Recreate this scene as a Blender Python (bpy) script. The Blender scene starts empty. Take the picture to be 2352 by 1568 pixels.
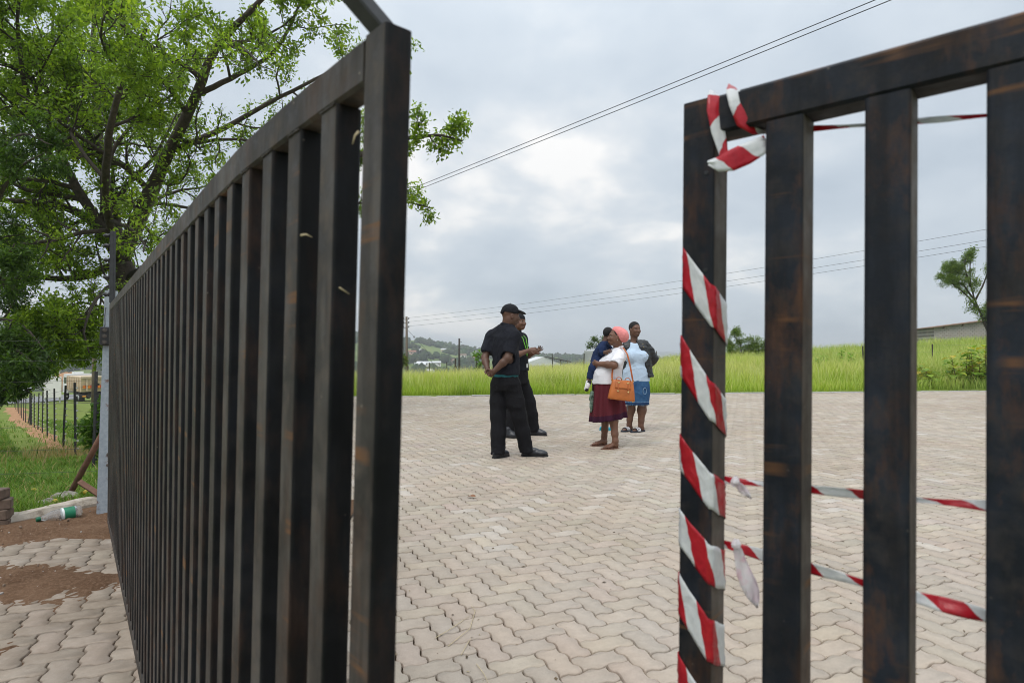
import bpy, math, random
import numpy as np
from mathutils import Vector, Matrix, Euler

# ------------------------------------------------------------------ camera, sky, sun, exposure
SC = bpy.context.scene
COL = SC.collection
R = math.radians
EYE = 1.27
F_ = 1437.0            # focal length in pixels of a 2352 px wide frame
CX_, HY_ = 1176.0, 805.0

cam_d = bpy.data.cameras.new('camera')
cam_d.sensor_width = 36.0
cam_d.lens = 22.0
cam_d.clip_start = 0.02
cam_d.clip_end = 20000
cam_d.dof.use_dof = True
cam_d.dof.focus_distance = 8.2
cam_d.dof.aperture_fstop = 7.1
cam = bpy.data.objects.new('camera', cam_d)
COL.objects.link(cam)
cam.location = (0, 0, EYE)
cam.rotation_euler = (R(90.84), 0, 0)
SC.camera = cam

SUN_EL, SUN_AZ = R(58), R(-150)   # azimuth measured from +Y towards +X
sd = bpy.data.lights.new('sun', 'SUN')
sd.energy = 1.3
sd.angle = R(26)
sd.color = (1.0, .955, .89)
sun = bpy.data.objects.new('sun', sd)
COL.objects.link(sun)
sun.rotation_euler = Vector((-math.sin(SUN_AZ) * math.cos(SUN_EL), -math.cos(SUN_AZ) * math.cos(SUN_EL), -math.sin(SUN_EL))).to_track_quat('-Z', 'Y').to_euler()

world = bpy.data.worlds.new('World')
SC.world = world
world.use_nodes = True
wt = world.node_tree
wt.nodes.clear()
def wn(t, **kw):
    n = wt.nodes.new(t)
    for k, v in kw.items():
        setattr(n, k, v)
    return n
WL = wt.links.new
def wmath(op, a, b=None, clamp=False):
    n = wn('ShaderNodeMath', operation=op, use_clamp=clamp)
    for i, v in enumerate((a, b)):
        if v is None: continue
        if isinstance(v, (int, float)): n.inputs[i].default_value = v
        else: WL(v, n.inputs[i])
    return n.outputs[0]
w_out = wn('ShaderNodeOutputWorld')
w_bg = wn('ShaderNodeBackground')
w_sky = wn('ShaderNodeTexSky', sky_type='NISHITA')
w_sky.sun_disc = False
w_sky.sun_elevation = SUN_EL
w_sky.sun_rotation = SUN_AZ
w_sky.dust_density = 2.0
w_tc = wn('ShaderNodeTexCoord')
w_sep = wn('ShaderNodeSeparateXYZ')
WL(w_tc.outputs['Generated'], w_sep.inputs[0])
zc = wmath('MAXIMUM', w_sep.outputs[2], 0.0)
# a cloud deck seen in perspective: direction divided by its height
den = wmath('ADD', zc, 0.42)
cmb = wn('ShaderNodeCombineXYZ')
WL(wmath('DIVIDE', w_sep.outputs[0], den), cmb.inputs[0])
WL(wmath('DIVIDE', w_sep.outputs[1], den), cmb.inputs[1])
cmb.inputs[2].default_value = 3.7
wmap = wn('ShaderNodeMapping')
wmap.inputs['Location'].default_value = (3.9, 4.6, 0)
WL(cmb.outputs[0], wmap.inputs[0])
n1 = wn('ShaderNodeTexNoise')
n1.inputs['Scale'].default_value = 1.7
n1.inputs['Detail'].default_value = 7
n1.inputs['Roughness'].default_value = .47
n1.inputs['Distortion'].default_value = .35
WL(wmap.outputs[0], n1.inputs['Vector'])
n2 = wn('ShaderNodeTexNoise')
n2.inputs['Scale'].default_value = 4.6
n2.inputs['Detail'].default_value = 6
n2.inputs['Roughness'].default_value = .5
WL(wmap.outputs[0], n2.inputs['Vector'])
mixn = wmath('ADD', wmath('MULTIPLY', n1.outputs[0], .70), wmath('MULTIPLY', n2.outputs[0], .30))
ramp = wn('ShaderNodeValToRGB')
cr = ramp.color_ramp
cr.elements[0].position = .34; cr.elements[0].color = (.475, .548, .625, 1)
cr.elements[1].position = .605; cr.elements[1].color = (.97, .96, .94, 1)
e = cr.elements.new(.42); e.color = (.55, .618, .69, 1)
e = cr.elements.new(.495); e.color = (.62, .683, .745, 1)
e = cr.elements.new(.55); e.color = (.735, .775, .81, 1)
WL(mixn, ramp.inputs[0])
# overcast sky grows brighter towards the zenith
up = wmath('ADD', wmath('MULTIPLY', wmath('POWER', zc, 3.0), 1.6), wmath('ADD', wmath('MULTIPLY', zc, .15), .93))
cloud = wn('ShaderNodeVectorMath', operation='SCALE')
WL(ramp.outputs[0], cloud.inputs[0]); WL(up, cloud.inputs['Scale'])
skys = wn('ShaderNodeVectorMath', operation='SCALE')
WL(w_sky.outputs[0], skys.inputs[0]); skys.inputs['Scale'].default_value = .10
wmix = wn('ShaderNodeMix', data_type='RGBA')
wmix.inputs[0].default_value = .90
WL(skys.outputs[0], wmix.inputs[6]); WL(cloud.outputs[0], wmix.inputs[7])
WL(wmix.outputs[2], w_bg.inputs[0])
w_bg.inputs[1].default_value = 1.0
WL(w_bg.outputs[0], w_out.inputs[0])

SC.view_settings.view_transform = 'Standard'
SC.view_settings.look = 'None'
SC.view_settings.exposure = 0.16
SC.view_settings.gamma = 1
SC.view_settings.use_curve_mapping = False
SC.cycles.max_bounces = 5
SC.cycles.diffuse_bounces = 3
SC.cycles.glossy_bounces = 2
SC.cycles.transparent_max_bounces = 12
SC.cycles.volume_bounces = 0
SC.cycles.use_denoising = True
SC.cycles.filter_width = 1.0

# ------------------------------------------------------------------ helpers
def at(x, y, d):
    """world point seen at pixel (x, y) of the 2352 px frame at distance d along the view"""
    return np.array([(x - CX_) / F_ * d, d, EYE + (HY_ - y) / F_ * d])

def tag(o, label=None, cat=None, group=None, kind=None):
    if label: o['label'] = label
    if cat: o['category'] = cat
    if group: o['group'] = group
    if kind: o['kind'] = kind
    return o

def link(o, parent=None):
    COL.objects.link(o)
    if parent is not None: o.parent = parent
    return o

def empty(name, loc=(0, 0, 0), rot=(0, 0, 0), label=None, cat=None, group=None):
    o = bpy.data.objects.new(name, None)
    o.empty_display_size = .1
    o.location = loc; o.rotation_euler = rot
    link(o); tag(o, label, cat, group)
    return o

def mesh_from(name, verts, faces, mat=None, smooth=False, col=None, uv=None):
    me = bpy.data.meshes.new(name)
    V = np.asarray(verts, dtype=np.float32).reshape(-1, 3)
    if isinstance(faces, np.ndarray) and faces.ndim == 2:
        nf, k = faces.shape
        me.vertices.add(len(V)); me.vertices.foreach_set('co', V.ravel())
        me.loops.add(nf * k); me.loops.foreach_set('vertex_index', faces.astype(np.int32).ravel())
        me.polygons.add(nf)
        me.polygons.foreach_set('loop_start', np.arange(nf, dtype=np.int32) * k)
        me.polygons.foreach_set('loop_total', np.full(nf, k, dtype=np.int32))
        me.update(calc_edges=True)
    else:
        me.from_pydata([tuple(map(float, v)) for v in V], [], [tuple(int(i) for i in f) for f in faces])
        me.update()
    if col is not None:
        c = np.asarray(col, dtype=np.float32)
        if c.shape[1] == 3: c = np.concatenate([c, np.ones((len(c), 1), np.float32)], 1)
        a = me.attributes.new('tone', 'FLOAT_COLOR', 'POINT')
        a.data.foreach_set('color', c.ravel())
    if uv is not None:
        l = me.uv_layers.new(name='UVMap')
        vi = np.zeros(len(me.loops), np.int32); me.loops.foreach_get('vertex_index', vi)
        l.data.foreach_set('uv', np.asarray(uv, np.float32)[vi].ravel())
    if smooth:
        me.polygons.foreach_set('use_smooth', np.ones(len(me.polygons), bool))
    if mat is not None: me.materials.append(mat)
    return me

class MB:
    """collects shapes into one mesh"""
    def __init__(s): s.v = []; s.f = []; s.c = []
    def add(s, vs, fs, col=None):
        b = len(s.v)
        s.v += [tuple(map(float, p)) for p in vs]
        s.f += [tuple(i + b for i in f) for f in fs]
        s.c += [col or (1, 1, 1)] * len(vs)
        return s
    def box(s, x0, x1, y0, y1, z0, z1, M=None, col=None, bev=0):
        if bev > 0:
            pts = []
            for sz, z in ((0, z0), (1, z1)):
                pass
            b = bev
            def ring(z, i):
                return [(x0 + i, y0 + i + b, z), (x0 + i + b, y0 + i, z), (x1 - i - b, y0 + i, z), (x1 - i, y0 + i + b, z),
                        (x1 - i, y1 - i - b, z), (x1 - i - b, y1 - i, z), (x0 + i + b, y1 - i, z), (x0 + i, y1 - i - b, z)]
            rs = [ring(z0, b), ring(z0 + b, 0), ring(z1 - b, 0), ring(z1, b)]
            vs = sum(rs, [])
            fs = [tuple(range(7, -1, -1)), tuple(range(24, 32))]
            for k in range(3):
                for i in range(8):
                    j = (i + 1) % 8
                    fs.append((k * 8 + i, k * 8 + j, k * 8 + 8 + j, k * 8 + 8 + i))
        else:
            vs = [(x, y, z) for z in (z0, z1) for x, y in ((x0, y0), (x1, y0), (x1, y1), (x0, y1))]
            fs = [(3, 2, 1, 0), (4, 5, 6, 7), (0, 1, 5, 4), (1, 2, 6, 5), (2, 3, 7, 6), (3, 0, 4, 7)]
        if M is not None: vs = [M @ Vector(p) for p in vs]
        return s.add(vs, fs, col)
    def tube(s, pts, radii, n=8, cap=True, col=None, sq=None):
        """round tube along a path"""
        P = [Vector(p) for p in pts]
        if isinstance(radii, (int, float)): radii = [radii] * len(P)
        vs, fs = [], []
        prev = None
        for i, p in enumerate(P):
            t = (P[min(i + 1, len(P) - 1)] - P[max(i - 1, 0)])
            if t.length < 1e-9: t = Vector((0, 0, 1))
            t.normalize()
            if prev is None:
                a = Vector((0, 0, 1)) if abs(t.z) < .9 else Vector((1, 0, 0))
                u = t.cross(a).normalized()
            else:
                u = (prev - t * prev.dot(t))
                u = u.normalized() if u.length > 1e-6 else t.orthogonal().normalized()
            prev = u
            w = t.cross(u)
            for k in range(n):
                a = 2 * math.pi * k / n
                vs.append(p + (u * math.cos(a) + w * math.sin(a)) * radii[i])
        for i in range(len(P) - 1):
            for k in range(n):
                j = (k + 1) % n
                fs.append((i * n + k, i * n + j, (i + 1) * n + j, (i + 1) * n + k))
        if cap:
            fs.append(tuple(range(n - 1, -1, -1)))
            fs.append(tuple((len(P) - 1) * n + k for k in range(n)))
        return s.add(vs, fs, col)
    def lathe(s, prof, n=16, M=None, col=None):
        vs, fs = [], []
        for r, z in prof:
            for k in range(n):
                a = 2 * math.pi * k / n
                vs.append((r * math.cos(a), r * math.sin(a), z))
        for i in range(len(prof) - 1):
            for k in range(n):
                j = (k + 1) % n
                fs.append((i * n + k, i * n + j, (i + 1) * n + j, (i + 1) * n + k))
        fs.append(tuple(range(n - 1, -1, -1)))
        fs.append(tuple((len(prof) - 1) * n + k for k in range(n)))
        if M is not None: vs = [M @ Vector(p) for p in vs]
        return s.add(vs, fs, col)
    def prism(s, poly, z0, z1, M=None, col=None):
        n = len(poly)
        vs = [(x, y, z0) for x, y in poly] + [(x, y, z1) for x, y in poly]
        fs = [tuple(range(n - 1, -1, -1)), tuple(range(n, 2 * n))]
        for i in range(n):
            j = (i + 1) % n
            fs.append((i, j, n + j, n + i))
        if M is not None: vs = [M @ Vector(p) for p in vs]
        return s.add(vs, fs, col)
    def mesh(s, name, mat, smooth=False, tone=False):
        return mesh_from(name, s.v, s.f, mat, smooth, np.array(s.c) if tone else None)
    def build(s, name, mat, parent=None, smooth=False, tone=False, **kw):
        o = bpy.data.objects.new(name, s.mesh(name, mat, smooth, tone))
        link(o, parent)
        if kw: tag(o, **kw)
        return o

def obj(name, me, parent=None, loc=None, rot=None, **kw):
    o = bpy.data.objects.new(name, me)
    link(o, parent)
    if loc is not None: o.location = loc
    if rot is not None: o.rotation_euler = rot
    if kw: tag(o, **kw)
    return o

# ------------------------------------------------------------------ materials
class NT:
    def __init__(s, name):
        s.m = bpy.data.materials.new(name); s.m.use_nodes = True
        s.t = s.m.node_tree; s.t.nodes.clear()
        s.out = s.n('ShaderNodeOutputMaterial')
        s.b = s.n('ShaderNodeBsdfPrincipled')
        s.l(s.b.outputs[0], s.out.inputs[0])
    def n(s, t, **kw):
        n = s.t.nodes.new(t)
        for k, v in kw.items(): setattr(n, k, v)
        return n
    def l(s, a, b): s.t.links.new(a, b)
    def put(s, sock, v):
        if v is None: return
        if hasattr(v, 'links') or isinstance(v, bpy.types.NodeSocket): s.l(v, sock)
        elif isinstance(v, (tuple, list)) and len(v) == 3 and sock.type == 'RGBA': sock.default_value = (*v, 1)
        else: sock.default_value = v
    def coord(s, kind='Object', scale=(1, 1, 1), loc=(0, 0, 0), rot=(0, 0, 0)):
        tc = s.n('ShaderNodeTexCoord'); mp = s.n('ShaderNodeMapping')
        mp.inputs['Scale'].default_value = scale; mp.inputs['Location'].default_value = loc; mp.inputs['Rotation'].default_value = rot
        s.l(tc.outputs[kind], mp.inputs[0]); return mp.outputs[0]
    def pos(s, scale=(1, 1, 1)):
        g = s.n('ShaderNodeNewGeometry'); mp = s.n('ShaderNodeMapping'); mp.inputs['Scale'].default_value = scale
        s.l(g.outputs['Position'], mp.inputs[0]); return mp.outputs[0]
    def noise(s, vec, scale, detail=4, rough=.55, dist=0):
        n = s.n('ShaderNodeTexNoise')
        n.inputs['Scale'].default_value = scale; n.inputs['Detail'].default_value = detail
        n.inputs['Roughness'].default_value = rough; n.inputs['Distortion'].default_value = dist
        s.l(vec, n.inputs['Vector']); return n.outputs[0]
    def ramp(s, fac, stops, interp='LINEAR'):
        n = s.n('ShaderNodeValToRGB'); c = n.color_ramp; c.interpolation = interp
        while len(c.elements) < len(stops): c.elements.new(.5)
        for e, (p, v) in zip(c.elements, stops):
            e.position = p; e.color = (*v, 1) if isinstance(v, (tuple, list)) else (v, v, v, 1)
        s.l(fac, n.inputs[0]); return n.outputs[0]
    def mix(s, fac, a, b, blend='MIX'):
        n = s.n('ShaderNodeMix', data_type='RGBA', blend_type=blend)
        s.put(n.inputs[0], fac); s.put(n.inputs[6], a); s.put(n.inputs[7], b); return n.outputs[2]
    def math(s, op, a, b=None, clamp=False):
        n = s.n('ShaderNodeMath', operation=op, use_clamp=clamp)
        s.put(n.inputs[0], a)
        if b is not None: s.put(n.inputs[1], b)
        return n.outputs[0]
    def attr(s, name='tone'):
        n = s.n('ShaderNodeAttribute', attribute_name=name); return n.outputs['Color']
    def bump(s, h, strength=.3, dist=.01):
        n = s.n('ShaderNodeBump'); n.inputs['Strength'].default_value = strength; n.inputs['Distance'].default_value = dist
        s.l(h, n.inputs['Height']); s.l(n.outputs[0], s.b.inputs['Normal'])
    def done(s, col=None, rough=.7, metal=0, spec=None):
        if col is not None: s.put(s.b.inputs['Base Color'], col)
        s.put(s.b.inputs['Roughness'], rough); s.put(s.b.inputs['Metallic'], metal)
        if spec is not None: s.b.inputs['Specular IOR Level'].default_value = spec
        return s.m

def simple(name, col, rough=.7, var=.15, scale=12, bump=.15, bdist=.004, metal=0, spec=None, kind='Object', detail=5):
    """plain surface with mottled colour and a fine relief"""
    t = NT(name)
    v = t.coord(kind)
    n = t.noise(v, scale, detail)
    lo = tuple(c * (1 - var) for c in col); hi = tuple(min(1, c * (1 + var)) for c in col)
    c = t.ramp(n, [(.3, lo), (.7, hi)])
    if bump: t.bump(t.noise(v, scale * 4, 4), bump, bdist)
    return t.done(c, rough, metal, spec)

def toned(name, rough=.75, var=.12, scale=20, bump=.15, bdist=.003, spec=.3):
    """colour stored on the vertices with fine variation over it"""
    t = NT(name)
    n = t.noise(t.coord('Object'), scale, 4)
    c = t.mix(1.0, t.attr(), t.ramp(n, [(.3, 1 - var), (.7, 1 + var)]), 'MULTIPLY')
    if bump: t.bump(t.noise(t.coord('Object'), scale * 4, 3), bump, bdist)
    return t.done(c, rough, 0, spec)

def leafmat(name, trans=.35, rough=.55, spec=.35):
    t = NT(name)
    a = t.attr()
    t.put(t.b.inputs['Base Color'], a)
    t.b.inputs['Roughness'].default_value = rough
    t.b.inputs['Specular IOR Level'].default_value = spec
    tr = t.n('ShaderNodeBsdfTranslucent')
    t.l(t.mix(1.0, a, (1.15, 1.2, .55), 'MULTIPLY'), tr.inputs[0])
    mx = t.n('ShaderNodeMixShader'); mx.inputs[0].default_value = trans
    t.l(t.b.outputs[0], mx.inputs[1]); t.l(tr.outputs[0], mx.inputs[2]); t.l(mx.outputs[0], t.out.inputs[0])
    return t.m

M = {}
M['bolt'] = simple('dirty_bolt', (.10, .085, .075), .6, .3, 60, .3, .001, metal=.4)
# ------------------------------------------------------------------ terrain
def sstep(a, b, x):
    t = np.clip((x - a) / (b - a), 0, 1); return t * t * (3 - 2 * t)
def kerb_y(X): return 17.4 + .1325 * (X + 2.9)            # far edge of the paving
def edge_x(Y):                                             # left edge of the paving
    return np.where(Y < 5.1, -3.20 + (Y - 5.1) * .516, -3.2 - (Y - 5.1) * .245)

_rs = np.random.RandomState(5)
_ph = _rs.rand(24, 3) * 6.28; _dr = _rs.randn(24, 2); _dr /= np.linalg.norm(_dr, axis=1)[:, None]
def bumps(X, Y, wl, k0=0, n=6):
    s = 0
    for i in range(k0, k0 + n):
        f = 6.28 / (wl * (.6 + .8 * ((i * 37) % 10) / 10))
        s = s + np.sin(f * (X * _dr[i, 0] + Y * _dr[i, 1]) + _ph[i, 0])
    return s / n

def prof(xs, ys): return lambda u: np.interp(u, xs, ys)
ridge1 = prof([-900, 0, 260, 600, 915, 960, 1000, 1050, 1100, 1200, 1400, 1700, 3200], [736, 738, 752, 764, 779, 782, 790, 799, 806, 817, 825, 828, 826])
ridge2 = prof([-900, 0, 900, 1030, 1060, 1084, 1110, 1140, 1200, 1260, 1330, 1400, 1500, 1530, 1570, 1750, 2100, 3200],
              [795, 796, 801, 808, 802, 797, 802, 809, 812, 811, 813, 814, 813, 807, 813, 812, 815, 812])

def terrain(X, Y):
    X = np.asarray(X, float); Y = np.asarray(Y, float)
    Ys = np.maximum(Y, .5)
    u = X / Ys
    # falling ground to the left of the paving
    zl = .02 - .085 * np.clip(Y - 5, 0, 25) - .056 * np.clip(Y - 30, 0, 60) - .03 * np.clip(Y - 90, 0, 300)
    # rising field beyond the kerb
    t = Y - kerb_y(X)
    crest = -.42 + .062 * X - .30 * sstep(7, -8, X)
    w = np.clip(t / 22.0, 0, 1)
    zf = .03 + (crest - .03) * w - .05 * np.clip(Y - 44, 0, 60) * sstep(1.2, -.3, u) - .11 * np.clip(Y - 100, 0, 260) * sstep(1.0, 0, u)
    side = sstep(-.62, -.38, u)
    z = zl * (1 - side) + zf * side
    paved = (t < 0) & (X > edge_x(Y))
    din = np.minimum(-t, X - edge_x(Y))
    out = sstep(0, 1.5, -(X - edge_x(Y)))                  # near the left edge the ground comes up level
    znear = np.where(Y < 17, np.where(X < edge_x(Y), .02 * (1 - out) + zl * out, z), z)
    z = np.where((Y < 17) & (X < edge_x(Y)), znear, z)
    z = z + np.where(paved, 0, .035 * bumps(X, Y, 2.2) + .02 * bumps(X, Y, .7, 6)) * np.clip(np.abs(din) * 1.2, 0, 1)
    z = np.where(paved, -.09, z)
    # valley and the hillside with the village
    far = sstep(110, 330, Y)
    uu = CX_ + F_ * u
    zr = EYE + (HY_ - ridge1(uu)) / F_ * 1150.0
    zv = -34.0
    hill = zv + (zr - zv) * sstep(330, 1150, Y) ** .8 - (zr - zv) * .9 * sstep(1250, 2200, Y)
    hill = hill + bumps(X, Y, 260, 2, 8) * 3.2 * sstep(350, 900, Y)
    z = z * (1 - far) + hill * far
    return z

def axis(dense0, dense1, step, lo, hi, grow=1.13):
    a = list(np.arange(dense0, dense1 + 1e-6, step))
    s = step; x = a[-1]
    while x < hi: s *= grow; x += s; a.append(x)
    s = step; x = a[0]; b = []
    while x > lo: s *= grow; x -= s; b.append(x)
    return np.array(b[::-1] + a)
gx = axis(-13, 36, .35, -4200, 4200, 1.12)
gy = axis(0, 46, .35, -60, 5200, 1.085)
GX, GY = np.meshgrid(gx, gy)
GZ = terrain(GX, GY)
nx, ny = len(gx), len(gy)
I = np.arange(nx * ny).reshape(ny, nx)
q = np.stack([I[:-1, :-1], I[:-1, 1:], I[1:, 1:], I[1:, :-1]], -1).reshape(-1, 4)

t = NT('ground_grass')
p = t.pos()
big = t.noise(p, .45, 5, .6); fine = t.noise(p, 9, 5, .65); mid = t.noise(p, .09, 5, .6)
c = t.ramp(fine, [(.3, (.085, .13, .022)), (.55, (.165, .215, .045)), (.75, (.26, .26, .09))])
c = t.mix(t.ramp(big, [(.42, 0), (.62, .55)]), c, (.13, .15, .035))
farc = t.ramp(t.noise(p, .012, 6, .62), [(.32, (.06, .10, .025)), (.5, (.12, .17, .04)), (.66, (.20, .23, .075))])
sep = t.n('ShaderNodeSeparateXYZ'); t.l(p, sep.inputs[0])
fy = t.n('ShaderNodeMapRange'); fy.inputs['From Min'].default_value = 60; fy.inputs['From Max'].default_value = 200
t.l(sep.outputs[1], fy.inputs[0])
c = t.mix(fy.outputs[0], c, farc)
t.bump(fine, .6, .03)
M['ground'] = t.done(c, .95, spec=.1)
obj('ground', mesh_from('ground', np.stack([GX, GY, GZ], -1), q, M['ground'], True), kind='structure')

# far blue ridge beyond the valley
u_ = np.arange(-900, 3300, 12.0)
rows = []
for k, (yy, f) in enumerate(((3300, 0.0), (3900, .45), (4500, 1.0), (5100, .5))):
    top = EYE + (HY_ - ridge2(u_) + .6 * np.sin(u_ * .05) + .4 * np.sin(u_ * .13 + 1)) / F_ * 4500
    rows.append(np.stack([(u_ - CX_) / F_ * 4500, np.full_like(u_, yy), -45 + (top + 45) * f + (f > 0) * (f < 1) * 6 * np.sin(u_ * .021)], -1))
V = np.concatenate(rows); n_ = len(u_)
I = np.arange(len(V)).reshape(4, n_)
q = np.stack([I[:-1, :-1], I[:-1, 1:], I[1:, 1:], I[1:, :-1]], -1).reshape(-1, 4)
t = NT('far_hills')
c = t.ramp(t.noise(t.pos(), .006, 6, .6), [(.35, (.035, .06, .025)), (.65, (.09, .11, .045))])
M['far_hills'] = t.done(c, .95, spec=.1)
obj('hills', mesh_from('hills', V, q, M['far_hills'], True), kind='structure')

# ------------------------------------------------------------------ paving
t = NT('joint_sand')
p = t.pos()
c = t.ramp(t.noise(p, 30, 5, .7), [(.3, (.030, .021, .014)), (.7, (.095, .066, .042))])
t.bump(t.noise(p, 160, 3), .5, .004)
M['joint_sand'] = t.done(c, .95, spec=.1)
poly = [(-7.2, -.6), (9.5, -.6), (34, kerb_y(34.0) - .0), (-6.3, kerb_y(-6.3) - .0), (-3.2, 5.1), (-5.1, 1.4)]
pv_base = obj('pavement', mesh_from('pavement', [(x, y, -.020) for x, y in poly], [tuple(range(len(poly)))], M['joint_sand']), kind='structure')

t = NT('concrete_paver')
p = t.pos()
a = t.attr()
blot = t.noise(p, 1.1, 5, .6)
grain = t.noise(p, 240, 3, .7)
mid = t.noise(p, 26, 4, .6)
c = t.mix(1.0, a, t.ramp(grain, [(.25, .80), (.5, 1.0), (.8, 1.13)]), 'MULTIPLY')
c = t.mix(1.0, c, t.ramp(mid, [(.3, .93), (.7, 1.06)]), 'MULTIPLY')
c = t.mix(t.ramp(blot, [(.40, 0), (.70, .45)]), c, t.mix(1.0, c, (1.0, .93, .84), 'MULTIPLY'))
c = t.mix(t.ramp(t.noise(p, 5.5, 6, .75), [(.66, 0), (.80, .4)]), c, (.20, .16, .125))
c = t.mix(t.ramp(t.noise(p, .33, 5, .65), [(.45, 0), (.66, .75)]), c, t.mix(1.0, c, (.86, .82, .78), 'MULTIPLY'))
speck = t.noise(p, 75, 2, .5)
c = t.mix(t.ramp(speck, [(.72, 0), (.78, .6)]), c, (.17, .145, .12))
# soil trodden into the blocks by the hinge
gm = t.n('ShaderNodeVectorMath', operation='DISTANCE'); t.l(p, gm.inputs[0]); gm.inputs[1].default_value = (-2.7, 3.3, 0)
near_ = t.ramp(t.math('DIVIDE', gm.outputs['Value'], 3.0), [(.25, 1), (.95, 0)])
c = t.mix(t.math('MULTIPLY', near_, t.ramp(t.noise(p, 4.5, 6, .7), [(.30, .25), (.62, .95)])), c, (.225, .178, .135))
t.bump(t.math('ADD', t.math('MULTIPLY', grain, .7), mid), .35, .003)
M['paver'] = t.done(c, .9, spec=.22)

PA = .108                       # half length of a block = its width
PROF = [(.0, 0), (.18, .058), (.40, .072), (.60, -.072), (.82, -.058)]
def paver_outline(horiz):
    """outline of a 2x1 block, every unit edge waved the same way so that neighbours interlock"""
    W, Hh = (2, 1) if horiz else (1, 2)
    pts = []
    for i in range(W):
        for tt, d in PROF: pts.append((i + tt, 0 + d))
    for j in range(Hh):
        for tt, d in PROF: pts.append((W + d, j + tt))
    for i in range(W - 1, -1, -1):
        for tt, d in [(1, 0)] + PROF[:0:-1]: pts.append((i + tt, Hh + d))
    for j in range(Hh - 1, -1, -1):
        for tt, d in [(1, 0)] + PROF[:0:-1]: pts.append((0 + d, j + tt))
    return np.array(pts), (W, Hh)

def inset(P, d):
    """move a closed outline inwards by d"""
    n = len(P)
    e = np.roll(P, -1, 0) - P
    e /= np.linalg.norm(e, axis=1)[:, None] + 1e-12
    nrm = np.stack([-e[:, 1], e[:, 0]], 1)
    b = nrm + np.roll(nrm, 1, 0)
    b /= np.maximum(np.linalg.norm(b, axis=1)[:, None], .3)
    k = 1 / np.maximum((b * nrm).sum(1), .5)
    return P + b * (d * k)[:, None]

def paver_block(horiz):
    P, (W, Hh) = paver_outline(horiz)
    P = (P - np.array([W / 2, Hh / 2])) * PA
    n = len(P)
    r0 = inset(P, .0036); r1 = inset(P, .0062)
    V = np.concatenate([np.c_[r0, np.full(n, -.05)], np.c_[r0, np.full(n, -.005)], np.c_[r1, np.zeros(n)]])
    i = np.arange(n); j = (i + 1) % n
    side = np.concatenate([np.stack([i + k * n, j + k * n, j + (k + 1) * n, i + (k + 1) * n], 1) for k in range(2)])
    # top: strips across the block between its two long sides
    m = len(PROF)
    return V, side, n
blk = {h: paver_block(h) for h in (True, False)}

ANG = R(24.5)
ca, sa = math.cos(ANG), math.sin(ANG)
rng = np.random.RandomState(11)
cells = []
for j in range(-180, 260):
    for i in range(-160, 340):
        k = (i - j) % 4
        if k == 0: cells.append((i + 1.0, j + .5, 1))           # lying block: columns i, i+1 on row j
        elif k == 2: cells.append((i + .5, j + 0.0, 0))          # upright block: column i on rows j-1, j
cells = np.array(cells)
lx, ly = cells[:, 0] * PA, cells[:, 1] * PA
wx = lx * ca - ly * sa; wy = lx * sa + ly * ca
keep = (wy < kerb_y(wx) - .12) & (wy > -.2) & (wx > edge_x(wy) + .02 + .34 * (wy > 4.3)) & (np.abs(wx) < 1.05 * wy + 2.6) & (wx < 25)
keep &= (wx > -6.5)
PX, PY, PH = wx[keep], wy[keep], cells[keep, 2].astype(bool)
NP = len(PX)
tone = np.zeros((NP, 3))
base = np.array([.412, .357, .297])
tone[:] = base * (1 + rng.randn(NP, 1) * .055)
tone += rng.randn(NP, 3) * .004
pale = rng.rand(NP) < .06; tone[pale] = np.array([.475, .43, .38]) * (1 + rng.randn(pale.sum(), 1) * .03)
dark = rng.rand(NP) < .03; tone[dark] *= .88
tilt = rng.randn(NP, 2) * .006; dz = rng.randn(NP) * .0014; spin = rng.randn(NP) * .008
# on-screen size: nearest blocks seen between the gate leaves or left of the gate become single pavers
sx = CX_ + F_ * PX / np.maximum(PY, .1); sy = HY_ + F_ * EYE / np.maximum(PY, .1)
vis = (sx > -60) & (sx < 2410) & (sy < 1640) & ((sx < 330) | (sx > 890))
score = np.where(vis, PY, 1e9 + PY)
single = np.zeros(NP, bool); single[np.argsort(score)[:300]] = True

def top_faces(n):
    return [tuple(range(2 * n, 3 * n))]
# joined remainder
VV, FF, CC = [], [], []
for h in (True, False):
    V, side, n = blk[h]
    idx = np.where((PH == h) & ~single)[0]
    m = len(V)
    cs, ss = np.cos(ANG + spin[idx]), np.sin(ANG + spin[idx])
    X = V[None, :, 0] * cs[:, None] - V[None, :, 1] * ss[:, None]
    Y = V[None, :, 0] * ss[:, None] + V[None, :, 1] * cs[:, None]
    Z = V[None, :, 2] + X * tilt[idx, 0][:, None] + Y * tilt[idx, 1][:, None] + dz[idx][:, None]
    P = np.stack([X + PX[idx][:, None], Y + PY[idx][:, None], Z], -1).reshape(-1, 3)
    VV.append((P, idx, m, side, n)); CC.append(np.repeat(tone[idx], m, 0))
tri_v, tri_f, tri_c = [], [], []
off = 0
import mathutils.geometry as mgeo
def tess(horiz):
    V, side, n = blk[horiz]
    ring = [Vector((V[2 * n + k][0], V[2 * n + k][1], 0)) for k in range(n)]
    tr = mgeo.tessellate_polygon([ring])
    out = []
    for a, b, c in tr:
        if (ring[b] - ring[a]).cross(ring[c] - ring[a]).z < 0: a, b = b, a
        out.append((2 * n + a, 2 * n + b, 2 * n + c))
    s = np.concatenate([side[:, [0, 1, 2]], side[:, [0, 2, 3]]])
    return np.concatenate([s, np.array(out)])
for (P, idx, m, side, n), C, h in zip(VV, CC, (True, False)):
    T = tess(h)
    f = (T[None] + (np.arange(len(idx)) * m)[:, None, None]).reshape(-1, 3) + off
    tri_v.append(P); tri_f.append(f); tri_c.append(C); off += len(P)
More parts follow.
